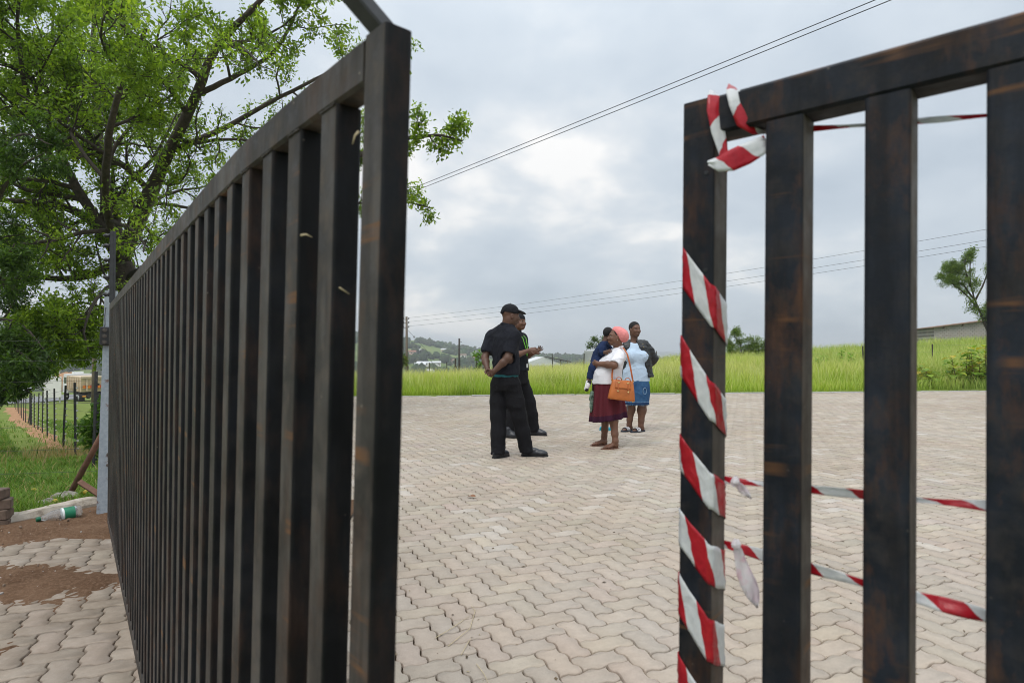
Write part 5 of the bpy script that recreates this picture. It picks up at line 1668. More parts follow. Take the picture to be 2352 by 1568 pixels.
# ================================================================== woman in pink beret carrying a child
def woman_in_beret():
    J = frame(1240, 1330, 616)
    px, pd = 1054 + 1240 * .276, 8.27
    loc = ((px - CX_) / F_ * pd, pd, 0.)
    par = empty('person', loc, label='person in pink beret, white shirt and maroon skirt carrying a child', cat='person')
    yaw = R(183)
    hc = J(1303, 437, -.02); nb = J(1322, 540, 0)
    shL, shR = J(1325, 590, -.15), J(1300, 590, .15)
    elL, elR = J(1262, 662, -.27), J(1215, 672, .24)
    wrL, wrR = J(1150, 652, -.12), J(1128, 672, .06)
    hipL, hipR = J(1260, 850, -.07), J(1240, 850, .07)
    knL, knR = J(1268, 1040, -.10), J(1232, 1040, .10)
    anL, anR = J(1285, 1268, -.14), J(1222, 1250, .14)
    b = Sdf()
    L, Rm = head(b, hc, R(186), R(6), .98, nb, .056, full=1.12)
    b.sect([(.78, .0, 0, .16, .14), (.95, .0, 0, .16, .15), (1.1, .04, 0, .15, .13), (1.19, .09, 0, .14, .09), (1.25, .12, 0, .08, .06)], yaw, .03)
    for sh, el, wr in ((shL, elL, wrL), (shR, elR, wrR)):
        b.chain([sh, mid(sh, el, .5), el], [.054, .056, .048], .03)
        b.chain([el, mid(el, wr, .4), wr], [.048, .045, .031], .02)
        b.cap(mid(nb, sh, .3) + np.array([0, 0, -.02]), sh, .05, .05, .04)
    for h_, k_, a_ in ((hipL, knL, anL), (hipR, knR, anR)):
        b.chain([h_, k_, mid(k_, a_, .3), mid(k_, a_, .75), a_], [.08, .055, .058, .043, .036], .03)
    hand(b, wrL, J(1098, 640, .0) - wrL, (.1, .8, .1), .95, 40, -1, .08)
    hand(b, wrR, J(1090, 655, -.07) - wrR, (.3, -.6, .1), .95, 45, 1, .08)
    PL, LL, RL_ = bare_foot(b, J(1310, 1330, -.11), J(1172, 1330, -.20), anL)
    PR, LR, RR_ = bare_foot(b, J(1246, 1330, .15), J(1108, 1330, .10), anR)
    obj('body', b.mesh('body', M['skin3'], .0058), par)
    eyes(par, L, Rm, .98)
    # sandals
    M['sandal'] = simple('brown_sandal', (.17, .075, .045), .6, .2, 30, .2, .002)
    for P, LL_, Rm_, an in ((PL, LL, RL_, anL), (PR, LR, RR_, anR)):
        outl = [(-.004, .0), (.01, .026), (.06, .032), (LL_ * .6, .042), (LL_ * .85, .042), (LL_ + .01, .024), (LL_ + .014, -.01), (LL_ * .9, -.036), (LL_ * .6, -.040), (.06, -.030), (.01, -.026)]
        so_ = MB().prism([tuple((P(x, y, 0))[:2]) for x, y in outl], .0, .012).build('sandal', M['sandal'], par)
        ring = []
        for i in range(17):
            a = 2 * math.pi * i / 16
            ring.append(P(.045 + .040 * math.cos(a), .038 * math.sin(a), .098 + .012 * math.cos(a)))
        MB().tube(ring, .0045, 6, False).build('ankle_strap', M['sandal'], so_, True)
        MB().tube([P(.006, 0, .012), P(-.002, 0, .05), P(.008, 0, .098)], .005, 6).build('heel_strap', M['sandal'], so_, True)
        for x0, x1 in ((.60, .66), (.70, .70)):
            MB().tube([P(LL_ * x0, -.042, .012), P(LL_ * x1, -.03, .040), P(LL_ * (x1 + .02), 0, .055), P(LL_ * x1, .03, .042), P(LL_ * x0, .044, .012)], .006, 6).build('toe_strap', M['sandal'], so_, True)
    # shirt
    s = Sdf()
    s.sect([(.835, -.012, 0, .205, .188), (.95, -.012, 0, .205, .194), (1.02, .0, 0, .20, .188), (1.10, .035, 0, .195, .172), (1.18, .075, 0, .185, .148), (1.245, .11, 0, .15, .118), (1.285, .135, 0, .10, .085)], yaw, 0)
    for sh, el in ((shL, elL), (shR, elR)):
        s.cap(mid(nb, sh, .35) + np.array([0, 0, -.035]), sh + np.array([0, 0, -.005]), .075, .072, .05)
        s.cap(sh, mid(sh, el, .78), .074, .080, .03)
    for sh, el in ((shL, elL), (shR, elR)):
        d = (el - sh) / np.linalg.norm(el - sh); e = mid(sh, el, .80)
        s.ell(e + d * .085, (.11, .11, .07), rot3(math.atan2(d[1], d[0]), math.asin(d[2])) @ np.array([[0, 0, 1], [0, 1, 0], [-1, 0, 0.]]), .004, 's')
    s.ell(mid(nb, hc, .16) + np.array([.01, 0, 0]), (.075, .072, .026), rot3(R(186), R(-18)), .014)
    fm = addf(folds(44, .009, .20, (.8, .8, 1)), folds(46, .003, .09))
    obj('shirt', s.mesh('shirt', M['tee_white'], .0075, fm), par)
    # beret
    k = Sdf()
    Rb = Rm @ np.array(Matrix.Rotation(R(-34), 3, 'Y'))
    k.ell(L(-.048, 0, .048), (.118, .108, .084), Rb, 0)
    k.ell(L(-.085, .0, .02), (.085, .095, .075), Rb, .05)
    k.cut(L(.02, 0, .045), -(Rm @ np.array([.95, 0, .75])) * -1 if False else (Rm @ np.array([.80, 0, -.62])))
    obj('beret', k.mesh('beret', M['beret'], .006, addf(folds(7, .004, .16), folds(9, .001, .06))), par)
    hr = Sdf().ell(L(-.02, 0, .03), np.array([.100, .080, .088]) * .98, Rm, 0)
    hr.cut(L(.05, 0, .055), Rm @ np.array([.8, 0, -.62]))
    hr.cut(L(-.05, 0, -.03), (0, 0, -1))
    obj('hair', hr.mesh('hair', M['hair'], .006), par)
    ear_ = L(-.002, .088, -.045)
    MB().lathe([(.001, -.005), (.0045, -.002), (.0045, .002), (.001, .005)], 8, Matrix.Translation(Vector(ear_))).build('earring', M['card'], par, True)
    # pleated skirt
    t = NT('maroon_print')
    sp_ = t.n('ShaderNodeSeparateXYZ'); t.l(t.n('ShaderNodeTexCoord').outputs['UV'], sp_.inputs[0])
    u_, v_ = sp_.outputs[0], sp_.outputs[1]
    def lat_(op):
        f_ = t.math('FRACT', t.math('DIVIDE', t.math(op, u_, v_), .034))
        return t.math('LESS_THAN', t.math('ABSOLUTE', t.math('SUBTRACT', f_, .5)), .13)
    g = t.math('MAXIMUM', lat_('ADD'), lat_('SUBTRACT'))
    c = t.mix(t.math('MULTIPLY', g, .8), (.125, .018, .024), (.055, .010, .020))
    dotf = t.n('ShaderNodeTexVoronoi'); dotf.inputs['Scale'].default_value = 60
    t.l(t.n('ShaderNodeTexCoord').outputs['UV'], dotf.inputs['Vector'])
    c = t.mix(t.ramp(dotf.outputs['Distance'], [(.12, .4), (.2, 0)]), c, (.25, .09, .08))
    c = t.mix(t.math('LESS_THAN', v_, .075), c, (.040, .008, .026))
    t.bump(t.noise(t.coord('Object'), 300, 2), .2, .002)
    M['maroon'] = t.done(c, .85, spec=.2)
    rings, uvs = [], []
    n = 120
    for i in range(26):
        f = i / 25
        ring = []
        for j in range(n + 1):
            a = 2 * math.pi * j / n
            zt = .875 + (-.0) ; zb = .365 + .035 * math.cos(a)          # hem hangs lower in front
            z = zt + (zb - zt) * f
            dep = .170 + .058 * f ** .8; lat2 = .185 + .030 * f
            pl_ = (.004 + .016 * f ** 1.1) * (math.sin(11 * a + .6 * math.sin(3 * a)) + .45 * math.sin(17 * a + 1.0))
            cx_ = -.008 + .012 * f
            ring.append((cx_ + (dep + pl_) * math.cos(a), (lat2 + pl_) * math.sin(a), z))
            uvs.append((a * .21, z - zb))
        rings.append(ring)
    sk = obj('skirt', loft('skirt', rings, M['maroon'], uvs=np.array(uvs)), par)
    md = sk.modifiers.new('thick', 'SOLIDIFY'); md.thickness = .003
    return loc, J
bw_loc, BJ = woman_in_beret()

# ================================================================== orange handbag on her shoulder
def handbag():
    J = BJ
    M['orange_leather'] = simple('orange_leather', (.43, .125, .026), .42, .18, 11, .3, .003, spec=.45)
    M['strap_leather'] = simple('strap_leather', (.40, .10, .02), .5, .15, 14, .2, .002)
    M['gold'] = simple('gold_metal', (.72, .52, .24), .25, .1, 40, 0, metal=1.0)
    yb = -.265
    par = empty('handbag', bw_loc, label='orange leather handbag with gold fittings hanging at the hip', cat='bag')
    b0, b1 = J(1212, 920, yb), J(1425, 945, yb)      # bottom corners
    t0, t1 = J(1250, 775, yb), J(1412, 790, yb)
    cen = (b0 + b1 + t0 + t1) / 4
    # body: rounded trapezoid, thicker at the bottom
    ns, rings = 9, []
    for i in range(ns):
        f = i / (ns - 1)
        a = b0 * (1 - f) + t0 * f; c = b1 * (1 - f) + t1 * f
        th = .062 * (1 - f) + .026 * f + .012 * math.sin(math.pi * f)
        m_ = (a + c) / 2; hx = (c - a) / 2 * (1 + .02 * math.sin(math.pi * f)); rr_ = .25
        ring = []
        for j in range(25):
            an = 2 * math.pi * j / 24
            cx_, sy = math.cos(an), math.sin(an)
            e = 4.2
            k_ = (abs(cx_) ** e + abs(sy) ** e) ** (-1 / e)
            ring.append(m_ + hx * cx_ * k_ + np.array([0, th * sy * k_, 0]))
        rings.append(ring)
    shrink = lambda ring, k_, dz: [np.mean(ring[:-1], 0) + (np.array(p) - np.mean(ring[:-1], 0)) * k_ + np.array([0, 0, dz]) for p in ring]
    rings = [shrink(rings[0], .0, -.008), shrink(rings[0], .7, -.008), shrink(rings[0], .95, -.005)] + rings + [shrink(rings[-1], .9, .005), shrink(rings[-1], .0, .005)]
    obj('bag_body', loft('bag_body', rings, M['orange_leather']), par)
    # flap over the front
    fl = []
    for i in range(7):
        f = i / 6
        ff = 1.0 - f * .42
        a = b0 * (1 - ff) + t0 * ff; c = b1 * (1 - ff) + t1 * ff
        th = .062 * (1 - ff) + .026 * ff + .012 * math.sin(math.pi * ff) + .004
        fl.append([a * (1 - g) + c * g + np.array([0, -th * (1 - .0 * abs(g - .5)), 0]) for g in np.linspace(.16, .84, 9)])
    o = obj('flap', loft('flap', fl, M['orange_leather']), par)
    md = o.modifiers.new('thick', 'SOLIDIFY'); md.thickness = .004
    for g in (.30, .72):
        P = lambda ff, dy=0: (b0 * (1 - ff) + t0 * ff) * (1 - g) + (b1 * (1 - ff) + t1 * ff) * g + np.array([0, -(.062 * (1 - ff) + .026 * ff + .012 * math.sin(math.pi * ff) + .008 + dy), 0])
        MB().tube([P(1.0), P(.8), P(.55), P(.45)], .0075, 6).build('buckle_strap', M['strap_leather'], par, True)
        MB().lathe([(.002, 0), (.012, .002), (.012, .008), (.002, .010)], 10, Matrix.Translation(Vector(P(.44, .004))) @ Matrix.Rotation(R(90), 4, 'X')).build('clasp', M['gold'], par, True)
        MB().box(-.016, .016, -.004, .004, -.008, .008, Matrix.Translation(Vector(P(.88, .004))), bev=.002).build('buckle', M['gold'], par)
        # carrying handle loop
        c_ = P(1.0); hp = [c_ + np.array([dx, .01, dz]) for dx, dz in ((-.035, -.01), (-.032, .02), (-.015, .036), (.015, .036), (.032, .02), (.035, -.01))]
        MB().tube(hp, .006, 6).build('handle', M['strap_leather'], par, True)
    # shoulder strap
    sh = J(1338, 526, -.135)
    def strap(pts_):
        vs, fs = [], []
        for q_ in pts_:
            q_ = np.array(q_)
            vs += [q_ + np.array([-.011, 0, 0]), q_ + np.array([.011, .004, 0]), q_ + np.array([.011, .008, 0]), q_ + np.array([-.011, .004, 0])]
        for i in range(len(pts_) - 1):
            for j in range(4): fs.append((i * 4 + j, i * 4 + (j + 1) % 4, i * 4 + 4 + (j + 1) % 4, i * 4 + 4 + j))
        MB().add(vs, fs).build('shoulder_strap', M['strap_leather'], par)
    strap([J(1325, 522, -.02), J(1334, 519, -.10), J(1348, 528, -.185), J(1370, 575, -.245), J(1385, 640, -.262), J(1398, 710, -.266), J(1412, 790, yb)])
    strap([J(1268, 655, -.20), J(1256, 690, -.235), J(1248, 740, -.258), J(1248, 785, yb)])
    for p_ in (J(1412, 790, yb), J(1248, 780, yb)):
        MB().tube([p_ + np.array([.012 * math.cos(a), 0, .012 * math.sin(a)]) for a in np.linspace(0, 6.283, 13)], .0028, 6, False).build('ring', M['gold'], par, True)
    for x_, z_ in ((1232, 925), (1405, 950)):
        MB().lathe([(.002, -.006), (.008, -.003), (.008, .003), (.002, .006)], 8, Matrix.Translation(Vector(J(x_, z_, yb - .045)))).build('stud', M['gold'], par, True)
handbag()

# ================================================================== child on her arm
def child():
    J = BJ
    par = empty('person', bw_loc, label='small child in navy clothes carried on the arm of the beret wearer', cat='person')
    yaw = R(25)
    hc = J(1256, 415, .12); nb = J(1230, 478, .11)
    b = Sdf()
    L, Rm = head(b, hc, R(52), R(-2), .80, nb, .045)
    shN, shF = J(1206, 500, .03), J(1240, 500, .20)
    elN, wrN = J(1180, 560, -.02), J(1212, 562, -.06)
    hipN, hipF = J(1158, 625, .05), J(1180, 630, .16)
    knN, anN = J(1118, 690, -.02), J(1082, 790, .0)
    b.sect([((1330 - 640) / 616, (1165 - 1240) / 616, .10, .085, .065), ((1330 - 560) / 616, (1185 - 1240) / 616, .11, .085, .065), ((1330 - 500) / 616, (1215 - 1240) / 616, .11, .075, .055)], yaw, .02)
    b.chain([shN, elN, wrN], [.034, .030, .022], .02)
    b.chain([shF, J(1275, 540, .2)], [.03, .028], .02)
    b.chain([hipN, knN, anN], [.05, .042, .028], .02)
    b.chain([hipF, J(1130, 690, .2), J(1100, 780, .2)], [.05, .042, .028], .02)
    b.cap(anN, J(1070, 830, -.01), .026, .022, .02)
    hand(b, wrN, J(1238, 552, -.09) - wrN, (.2, .9, -.1), .62, 25, 1, .1)
    obj('body', b.mesh('body', M['skin1'], .005), par)
    hr = Sdf().ell(L(-.016, 0, .034), np.array([.101, .081, .092]) * .80, Rm, 0)
    hr.cut(L(.075, 0, .04), Rm @ np.array([.75, 0, -.6])); hr.cut(L(-.06, 0, -.035), (0, 0, -1))
    obj('hair', hr.mesh('hair', M['hair'], .005, folds(3, .001, .02)), par)
    s = Sdf()
    s.sect([((1330 - 640) / 616, (1160 - 1240) / 616, .10, .108, .088), ((1330 - 560) / 616, (1184 - 1240) / 616, .11, .105, .085), ((1330 - 505) / 616, (1214 - 1240) / 616, .11, .095, .078), ((1330 - 470) / 616, (1228 - 1240) / 616, .11, .055, .05)], yaw, 0)
    s.chain([shN, mid(shN, elN, .6), elN + np.array([.01, -.005, -.004])], [.052, .050, .044], .03)
    s.chain([shF, J(1275, 540, .2)], [.05, .046], .03)
    obj('top', s.mesh('top', M['navy'], .006, addf(folds(64, .005, .10), folds(65, .002, .05))), par)
    t = Sdf()
    t.chain([hipN, mid(hipN, knN, .5), knN, mid(knN, anN, .7)], [.066, .060, .052, .042], .02)
    t.chain([hipF, J(1130, 690, .2), J(1106, 765, .2)], [.064, .052, .042], .02)
    obj('jeans', t.mesh('jeans', M['navy'], .006, folds(67, .004, .07, (.4, .4, 1))), par)
    # sneaker hanging toe down
    M['white_leather'] = simple('white_leather', (.72, .70, .70), .5, .06, 30, .1, .001)
    for (hx, hy, tx, ty, yy) in ((1082, 800, 1062, 868, -.01), (1100, 795, 1084, 850, .2)):
        a = J(hx, hy, yy); c_ = J(tx, ty, yy - .02)
        d = (c_ - a); LL = np.linalg.norm(d); d /= LL
        nrm = np.array([-.9, 0, -.3]); nrm -= d * nrm.dot(d); nrm /= np.linalg.norm(nrm); sd_ = np.cross(nrm, d)
        Rs = np.stack([d, sd_, nrm], 1)
        S_ = Sdf().ell(a + d * .03, (.04, .03, .032), Rs, .02).ell(a + d * (LL - .045), (.055, .034, .026), Rs, .03)
        so_ = obj('sneaker', S_.mesh('sneaker', M['white_leather'], .005), par)
        S2 = Sdf().box(a + d * LL * .46 + nrm * -.0 + np.array(nrm) * .024, (LL * .56, .034, .009), Rs, .008, 0)
        obj('sole', S2.mesh('sole', M['card'], .005), so_)
        S3 = Sdf().ell(a + d * .012 - nrm * .004, (.032, .033, .036), Rs, 0); S3.cut(a + d * .03, d)
        obj('heel_panel', S3.mesh('heel_panel', M['sole'], .005), so_)
        S4 = Sdf().ell(a + d * (LL - .02) , (.038, .0355, .0275), Rs, 0); S4.cut(a + d * (LL - .02), -d)
        obj('toe_panel', S4.mesh('toe_panel', M['sole'], .005), so_)
child()

# folded umbrella hanging from her hand, and a clog standing behind her
def umbrella():
    J = BJ
    t = NT('camouflage')
    n = t.noise(t.coord('Object'), 22, 3, .5)
    c = t.ramp(n, [(.38, (.035, .06, .045)), (.42, (.11, .17, .13)), (.52, (.18, .25, .20)), (.6, (.30, .36, .32)), (.64, (.05, .08, .06))], 'CONSTANT')
    M['camo'] = t.done(c, .7)
    par = empty('folded_umbrella', bw_loc, label='folded green patterned umbrella hanging beside the maroon skirt', cat='umbrella')
    y = -.02
    MB().tube([J(1104, 690, y), J(1112, 780, y), J(1114, 880, y)], [.007, .007, .008], 8).build('handle', M['insulator'], par, True)
    s = Sdf()
    s.cap(J(1110, 890, y), J(1106, 935, y), .026, .036, .015); s.cap(J(1106, 950, y), J(1108, 1000, y), .022, .033, .015); s.cap(J(1106, 1010, y), J(1100, 1042, y), .026, .012, .012)
    obj('canopy', s.mesh('canopy', M['camo'], .005, folds(71, .005, .05, (1, 1, .2))), par)
umbrella()
M['teal_rubber'] = simple('teal_rubber', (.01, .32, .42), .5, .1, 30, .1, .002)
cl = empty('clog', tuple(at(1395, 987, 10.0)[:2]) + (0,), label='bright turquoise clog showing behind the legs of the beret wearer', cat='shoe')
s = Sdf().ell((-.07, 0, .035), (.06, .042, .034), None, .02).ell((.04, 0, .03), (.06, .036, .03), None, .03)
s.ell((.05, 0, .055), (.045, .024, .03), None, .006, 's'); s.cut((0, 0, .012), (0, 0, -1))
obj('upper', s.mesh('upper', M['teal_rubber'], .005), cl)
MB().prism([(-.13, -.02), (-.11, -.042), (-.04, -.046), (.06, -.036), (.10, -.02), (.10, .02), (.06, .036), (-.04, .046), (-.11, .042), (-.13, .02)], 0, .016).build('sole', M['teal_rubber'], cl)

# ================================================================== woman in dark jacket
def woman_in_jacket():
    J = frame(1455, 1202, 526)
    px, pd = 1054 + 1465 * .276, 9.85
    loc = ((px - CX_) / F_ * pd, pd, 0.)
    par = empty('person', loc, label='person in black jacket, pale blue shirt and denim skirt looking right', cat='person')
    yaw = R(-98)
    hc = J(1453, 360, -.02); nb = J(1448, 462, .0)
    shL, shR = J(1540, 488, .02), J(1378, 492, .0)
    elL, elR = J(1612, 596, .09), J(1345, 600, .10)
    wrL, wrR = J(1560, 668, .15), J(1370, 690, .12)
    hipL, hipR = J(1505, 800, .0), J(1425, 800, .0)
    knL, knR = J(1512, 965, -.02), J(1425, 965, .02)
    anL, anR = J(1500, 1152, -.02), J(1412, 1148, .06)
    b = Sdf()
    L, Rm = head(b, hc, R(-70), R(2), 1.0, nb, .052, full=1.02)
    b.sect([(.72, .02, 0, .16, .13), (.95, .01, 0, .17, .13), (1.2, .01, 0, .16, .12), (1.33, .0, 0, .14, .09), (1.39, -.01, 0, .08, .06)], yaw, .03)
    for sh, el, wr in ((shL, elL, wrL), (shR, elR, wrR)):
        b.chain([sh, el, wr], [.05, .045, .03], .03)
        b.cap(mid(nb, sh, .3) + np.array([0, 0, -.03]), sh, .045, .045, .04)
        hand(b, wr, mid(hipL, hipR, .5) + np.array([0, .2, .05]) - wr, (0, -1, 0), .95, 30, 1)
    for h_, k_, a_ in ((hipL, knL, anL), (hipR, knR, anR)):
        b.chain([h_, k_, mid(k_, a_, .32), mid(k_, a_, .78), a_], [.10, .068, .070, .045, .038], .03)
    PL, LL, RL_ = bare_foot(b, J(1530, 1202, .04), J(1416, 1202, -.11), anL, .043)
    PR, LR, RR_ = bare_foot(b, J(1440, 1202, .11), J(1345, 1202, -.03), anR, .043)
    obj('body', b.mesh('body', M['skin2'], .0058), par)
    eyes(par, L, Rm, 1.0, (-.004, 0))
    hr = Sdf().ell(L(-.020, 0, .036), np.array([.101, .082, .093]), Rm, 0)
    hr.cut(L(.066, 0, .070), Rm @ np.array([.78, 0, -.62]))
    hr.cut(L(-.06, 0, -.045), (0, 0, -1))
    obj('hair', hr.mesh('hair', M['hair'], .006, folds(3, .002, .02)), par)
    # striped slides
    M['navy_rubber'] = simple('navy_rubber', (.012, .018, .035), .6, .15, 30, .1, .002)
    M['white_rubber'] = simple('white_rubber', (.78, .78, .80), .55, .05, 30, .1, .001)
    for P, LL_ in ((PL, LL), (PR, LR)):
        outl = [(-.012, .0), (.0, .032), (.06, .038), (LL_ * .6, .050), (LL_ * .9, .048), (LL_ + .02, .028), (LL_ + .024, -.012), (LL_ * .9, -.044), (LL_ * .6, -.047), (.06, -.036), (.0, -.032)]
        so_ = MB().prism([tuple((P(x, y, 0))[:2]) for x, y in outl], .0, .024).build('slide', M['navy_rubber'], par)
        def band(x0, x1, lift, mat, nm, pr):
            rings = []
            for x in (x0, x1):
                rings.append([P(LL_ * x, .054 * math.cos(a), .018 + (.052 + lift - .010 * (x - .45) / .3) * math.sin(a) ** .8) for a in np.linspace(0, math.pi, 15)])
            o = obj(nm, loft(nm, rings, mat), pr)
            md = o.modifiers.new('thick', 'SOLIDIFY'); md.thickness = .004; return o
        st_ = band(.42, .76, .0, M['navy_rubber'], 'band', so_)
        for i in range(3):
            x0 = .46 + i * .10
            rings = []
            for x in (x0, x0 + .05):
                rings.append([tuple(np.array(P(LL_ * x, .0560 * math.cos(a), .018 + (.0575 - .010 * (x - .45) / .3) * math.sin(a) ** .8))) for a in np.linspace(0.0, math.pi, 15)])
            obj('stripe', loft('stripe', rings, M['white_rubber']), so_)
    # shirt
    s = Sdf()
    s.sect([(.79, .012, 0, .210, .165), (.92, .010, 0, .208, .172), (1.02, .008, 0, .194, .162), (1.12, .004, 0, .184, .156), (1.22, .0, 0, .180, .158), (1.30, -.005, 0, .170, .134), (1.365, -.01, 0, .135, .105), (1.405, -.012, 0, .085, .075)], yaw, 0, p=2.2)
    s.ell((-.085, -.135, 1.18), (.085, .06, .085), None, .06); s.ell((.095, -.135, 1.18), (.085, .06, .085), None, .06)
    s.cut((0, 0, 1.398), (0, 0, 1))
    s.ell(nb + np.array([0, -.075, .028]), (.075, .06, .05), None, .01, 's')
    fm = addf(folds(84, .009, .24, (.6, .6, 1)), folds(85, .003, .10))
    obj('shirt', s.mesh('shirt', M['tee_blue'], .0078, fm), par)
    # denim skirt
    t = NT('denim')
    v = t.coord('Object')
    n1 = t.noise(v, 7, 4, .6); n2 = t.noise(t.coord('Object', (60, 60, 240)), 3, 3, .6)
    c = t.ramp(n1, [(.3, (.018, .055, .135)), (.55, (.035, .100, .215)), (.75, (.085, .175, .30))])
    c = t.mix(1.0, c, t.ramp(n2, [(.3, .8), (.7, 1.2)]), 'MULTIPLY')
    t.bump(n2, .3, .003)
    M['denim'] = t.done(c, .85, spec=.2)
    d_ = Sdf().sect([(.425, .020, 0, .192, .165), (.60, .020, 0, .208, .178), (.72, .015, 0, .212, .172), (.84, .010, 0, .200, .160)], yaw, 0)
    d_.ell((.02, 0, .40), (.172, .145, .08), None, .01, 's')
    do = obj('skirt', d_.mesh('skirt', M['denim'], .0075, addf(folds(91, .006, .18, (1, 1, .4)))), par)
    M['fray'] = simple('pale_thread', (.22, .33, .46), .9, .2, 30, 0)
    M['denim_dark'] = cloth('denim_hem', (.012, .040, .11))
    hem = Sdf().sect([(.428, .020, 0, .1965, .1695), (.468, .020, 0, .1975, .1705)], yaw, 0)
    hem.ell((.02, 0, .40), (.178, .15, .09), None, .004, 's')
    obj('hem_band', hem.mesh('hem_band', M['denim_dark'], .0075, folds(92, .003, .07)), do)
    fr_ = MB(); rr = random.Random(5)
    for i in range(150):
        a = rr.uniform(0, 6.283); x = .02 + .195 * math.sin(a); y = -.168 * math.cos(a)
        l_ = rr.uniform(.008, .03) if rr.random() < .95 else .11
        fr_.tube([(x, y, .436), (x + rr.uniform(-.006, .006), y, .436 - l_ * .5), (x + rr.uniform(-.012, .012), y, .436 - l_)], .0012, 3)
    for i in range(60):
        a = rr.uniform(-1.2, 1.2); x = .02 + .1975 * math.sin(a); y = -.1725 * math.cos(a)
        fr_.tube([(x - .012, y - .002, .470 + rr.uniform(-.003, .003)), (x + .012, y - .003, .470 + rr.uniform(-.003, .003))], .0018, 3)
    fo = fr_.build('frayed_threads', M['fray'], do); fo['kind'] = 'stuff'
    # worn patch on the thigh: a ring of pale threads
    pts_ = [(.118 + .030 * math.cos(a) , -.156 - .0 * math.cos(a), .645 + .05 * math.sin(a)) for a in np.linspace(0, 6.283, 20)]
    pts_ = [(x, -.178 * math.sqrt(max(0.05, 1 - ((x - .02) / .2095) ** 2)) - .004, z) for x, _, z in pts_]
    MB().tube(pts_, .0045, 5, False).build('worn_patch', M['fray'], do, True)
    # jacket: two open fronts, back and sleeves
    j = Sdf()
    j.sect([(.87, .045, .03, .245, .190), (1.0, .035, .03, .238, .19), (1.2, .02, .02, .226, .188), (1.32, .005, .01, .205, .150), (1.385, .0, .01, .155, .115), (1.44, -.005, .01, .085, .085)], yaw, 0)
    j.cut((0, -.005, 1.2), (0, -.55, 0) if False else (-.55, -1.0, -.42) if False else (0, -1, 0))
    r_half = Sdf(); l_half = Sdf()
    rows = [(.86, .045, .03, .250, .195), (1.0, .035, .03, .240, .192), (1.2, .02, .02, .228, .190), (1.32, .005, .01, .208, .152), (1.385, .0, .01, .158, .117), (1.43, -.005, .01, .09, .088)]
    r_half.sect(rows, yaw, 0)
    r_half.cut((.075, -.17, 1.25), (-1, -.12, -.30))                  # front edge sweeping outwards to the hem
    for sh, el, wr in ((shL, elL, wrL),):
        r_half.chain([sh + np.array([-.02, 0, -.01]), mid(sh, el, .5), el, mid(el, wr, .5), wr], [.080, .084, .080, .072, .052], .035)
    r_half.cap(mid(nb, shL, .55) + np.array([0, .01, .0]), shL + np.array([-.01, 0, .0]), .062, .074, .04)
    fm = addf(folds(94, .011, .13, (.6, .6, 1)), folds(95, .005, .06, (.5, .5, 1)))
    jo = obj('jacket', r_half.mesh('jacket', M['jacket'], .0078, fm), par)
    l_half.sect(rows, yaw, 0)
    l_half.cut((-.125, -.17, 1.25), (1, -.12, -.15))
    l_half.chain([shR + np.array([.02, 0, -.01]), mid(shR, elR, .5), elR, mid(elR, wrR, .5), wrR], [.080, .082, .078, .070, .050], .035)
    obj('jacket_front', l_half.mesh('jacket_front', M['jacket'], .0078, fm), jo)
    # stand collar
    rings = []
    for f in (0, .5, 1):
        rings.append([(nb[0] + (.088 + .008 * f) * math.sin(a), nb[1] + .012 - (.082 + .006 * f) * math.cos(a), nb[2] - .055 + .062 * f + .035 * (1 - math.cos(a)) * .5) for a in np.linspace(.62, 2 * math.pi - .75, 24)])
    co = obj('collar', loft('collar', rings, M['jacket']), jo); md = co.modifiers.new('thick', 'SOLIDIFY'); md.thickness = .010
    for zx, zy in ((1500, 482), (1530, 562), (1506, 506)):
        q_ = J(zx, zy, -.19)
        MB().lathe([(.001, 0), (.006, .001), (.005, .004), (.001, .005)], 8, Matrix.Translation(Vector(q_)) @ Matrix.Rotation(R(90), 4, 'X')).build('snap_button', M['gold'], jo, True)
woman_in_jacket()
# ------------------------------------------------------------------ grass
M['grass'] = leafmat('grass_blade', .35, .6, .25)
def blades(name, X, Y, Z, H, W, lean, cols, tips, seed, **kw):
    """bent grass blades, each of two segments"""
    r = np.random.RandomState(seed); n = len(X)
    a = r.rand(n) * 6.283; d = np.stack([np.cos(a), np.sin(a), np.zeros(n)], 1)
    wv = np.stack([-np.sin(a + r.randn(n) * .6), np.cos(a + r.randn(n) * .6), np.zeros(n)], 1) * (W * .5)[:, None]
    b = np.stack([X, Y, Z], 1); l = (lean * (.3 + r.rand(n)) * H)[:, None]
    up = np.array([0, 0, 1.0])
    m = b + d * l * .35 + up * (H * .55)[:, None]; tpt = b + d * l + up * (H * (1 - .25 * lean))[:, None]
    V = np.stack([b - wv, b + wv, m - wv * .75, m + wv * .75, tpt], 1).reshape(-1, 3)
    i = (np.arange(n) * 5)[:, None]
    F = np.concatenate([i + np.array([[0, 1, 3]]), i + np.array([[0, 3, 2]]), i + np.array([[2, 3, 4]])])
    C = np.stack([cols, cols, cols * .5 + tips * .5, cols * .5 + tips * .5, tips], 1).reshape(-1, 3)
    o = obj(name, mesh_from(name, V, F, M['grass'], False, C)); tag(o, kind='stuff', **kw); return o
r = np.random.RandomState(42)
def field_points(n, y0, y1, u0, u1, pw=1.0):
    Y = y0 + (y1 - y0) * r.rand(n) ** pw; U = u0 + (u1 - u0) * r.rand(n)
    return U * Y, Y
X, Y = field_points(190000, 17.0, 47, -.40, .98, 1.35)
k = Y > kerb_y(X) + .10 + .10 * bumps(X, Y, 1.1, 2, 8)
X, Y = X[k], Y[k]
dist = Y - kerb_y(X)
patch = bumps(X, Y, 7, 0, 8); patch2 = bumps(X, Y, 2.5, 8, 8); patch3 = bumps(X, Y, 14, 14, 8)
n = len(X)
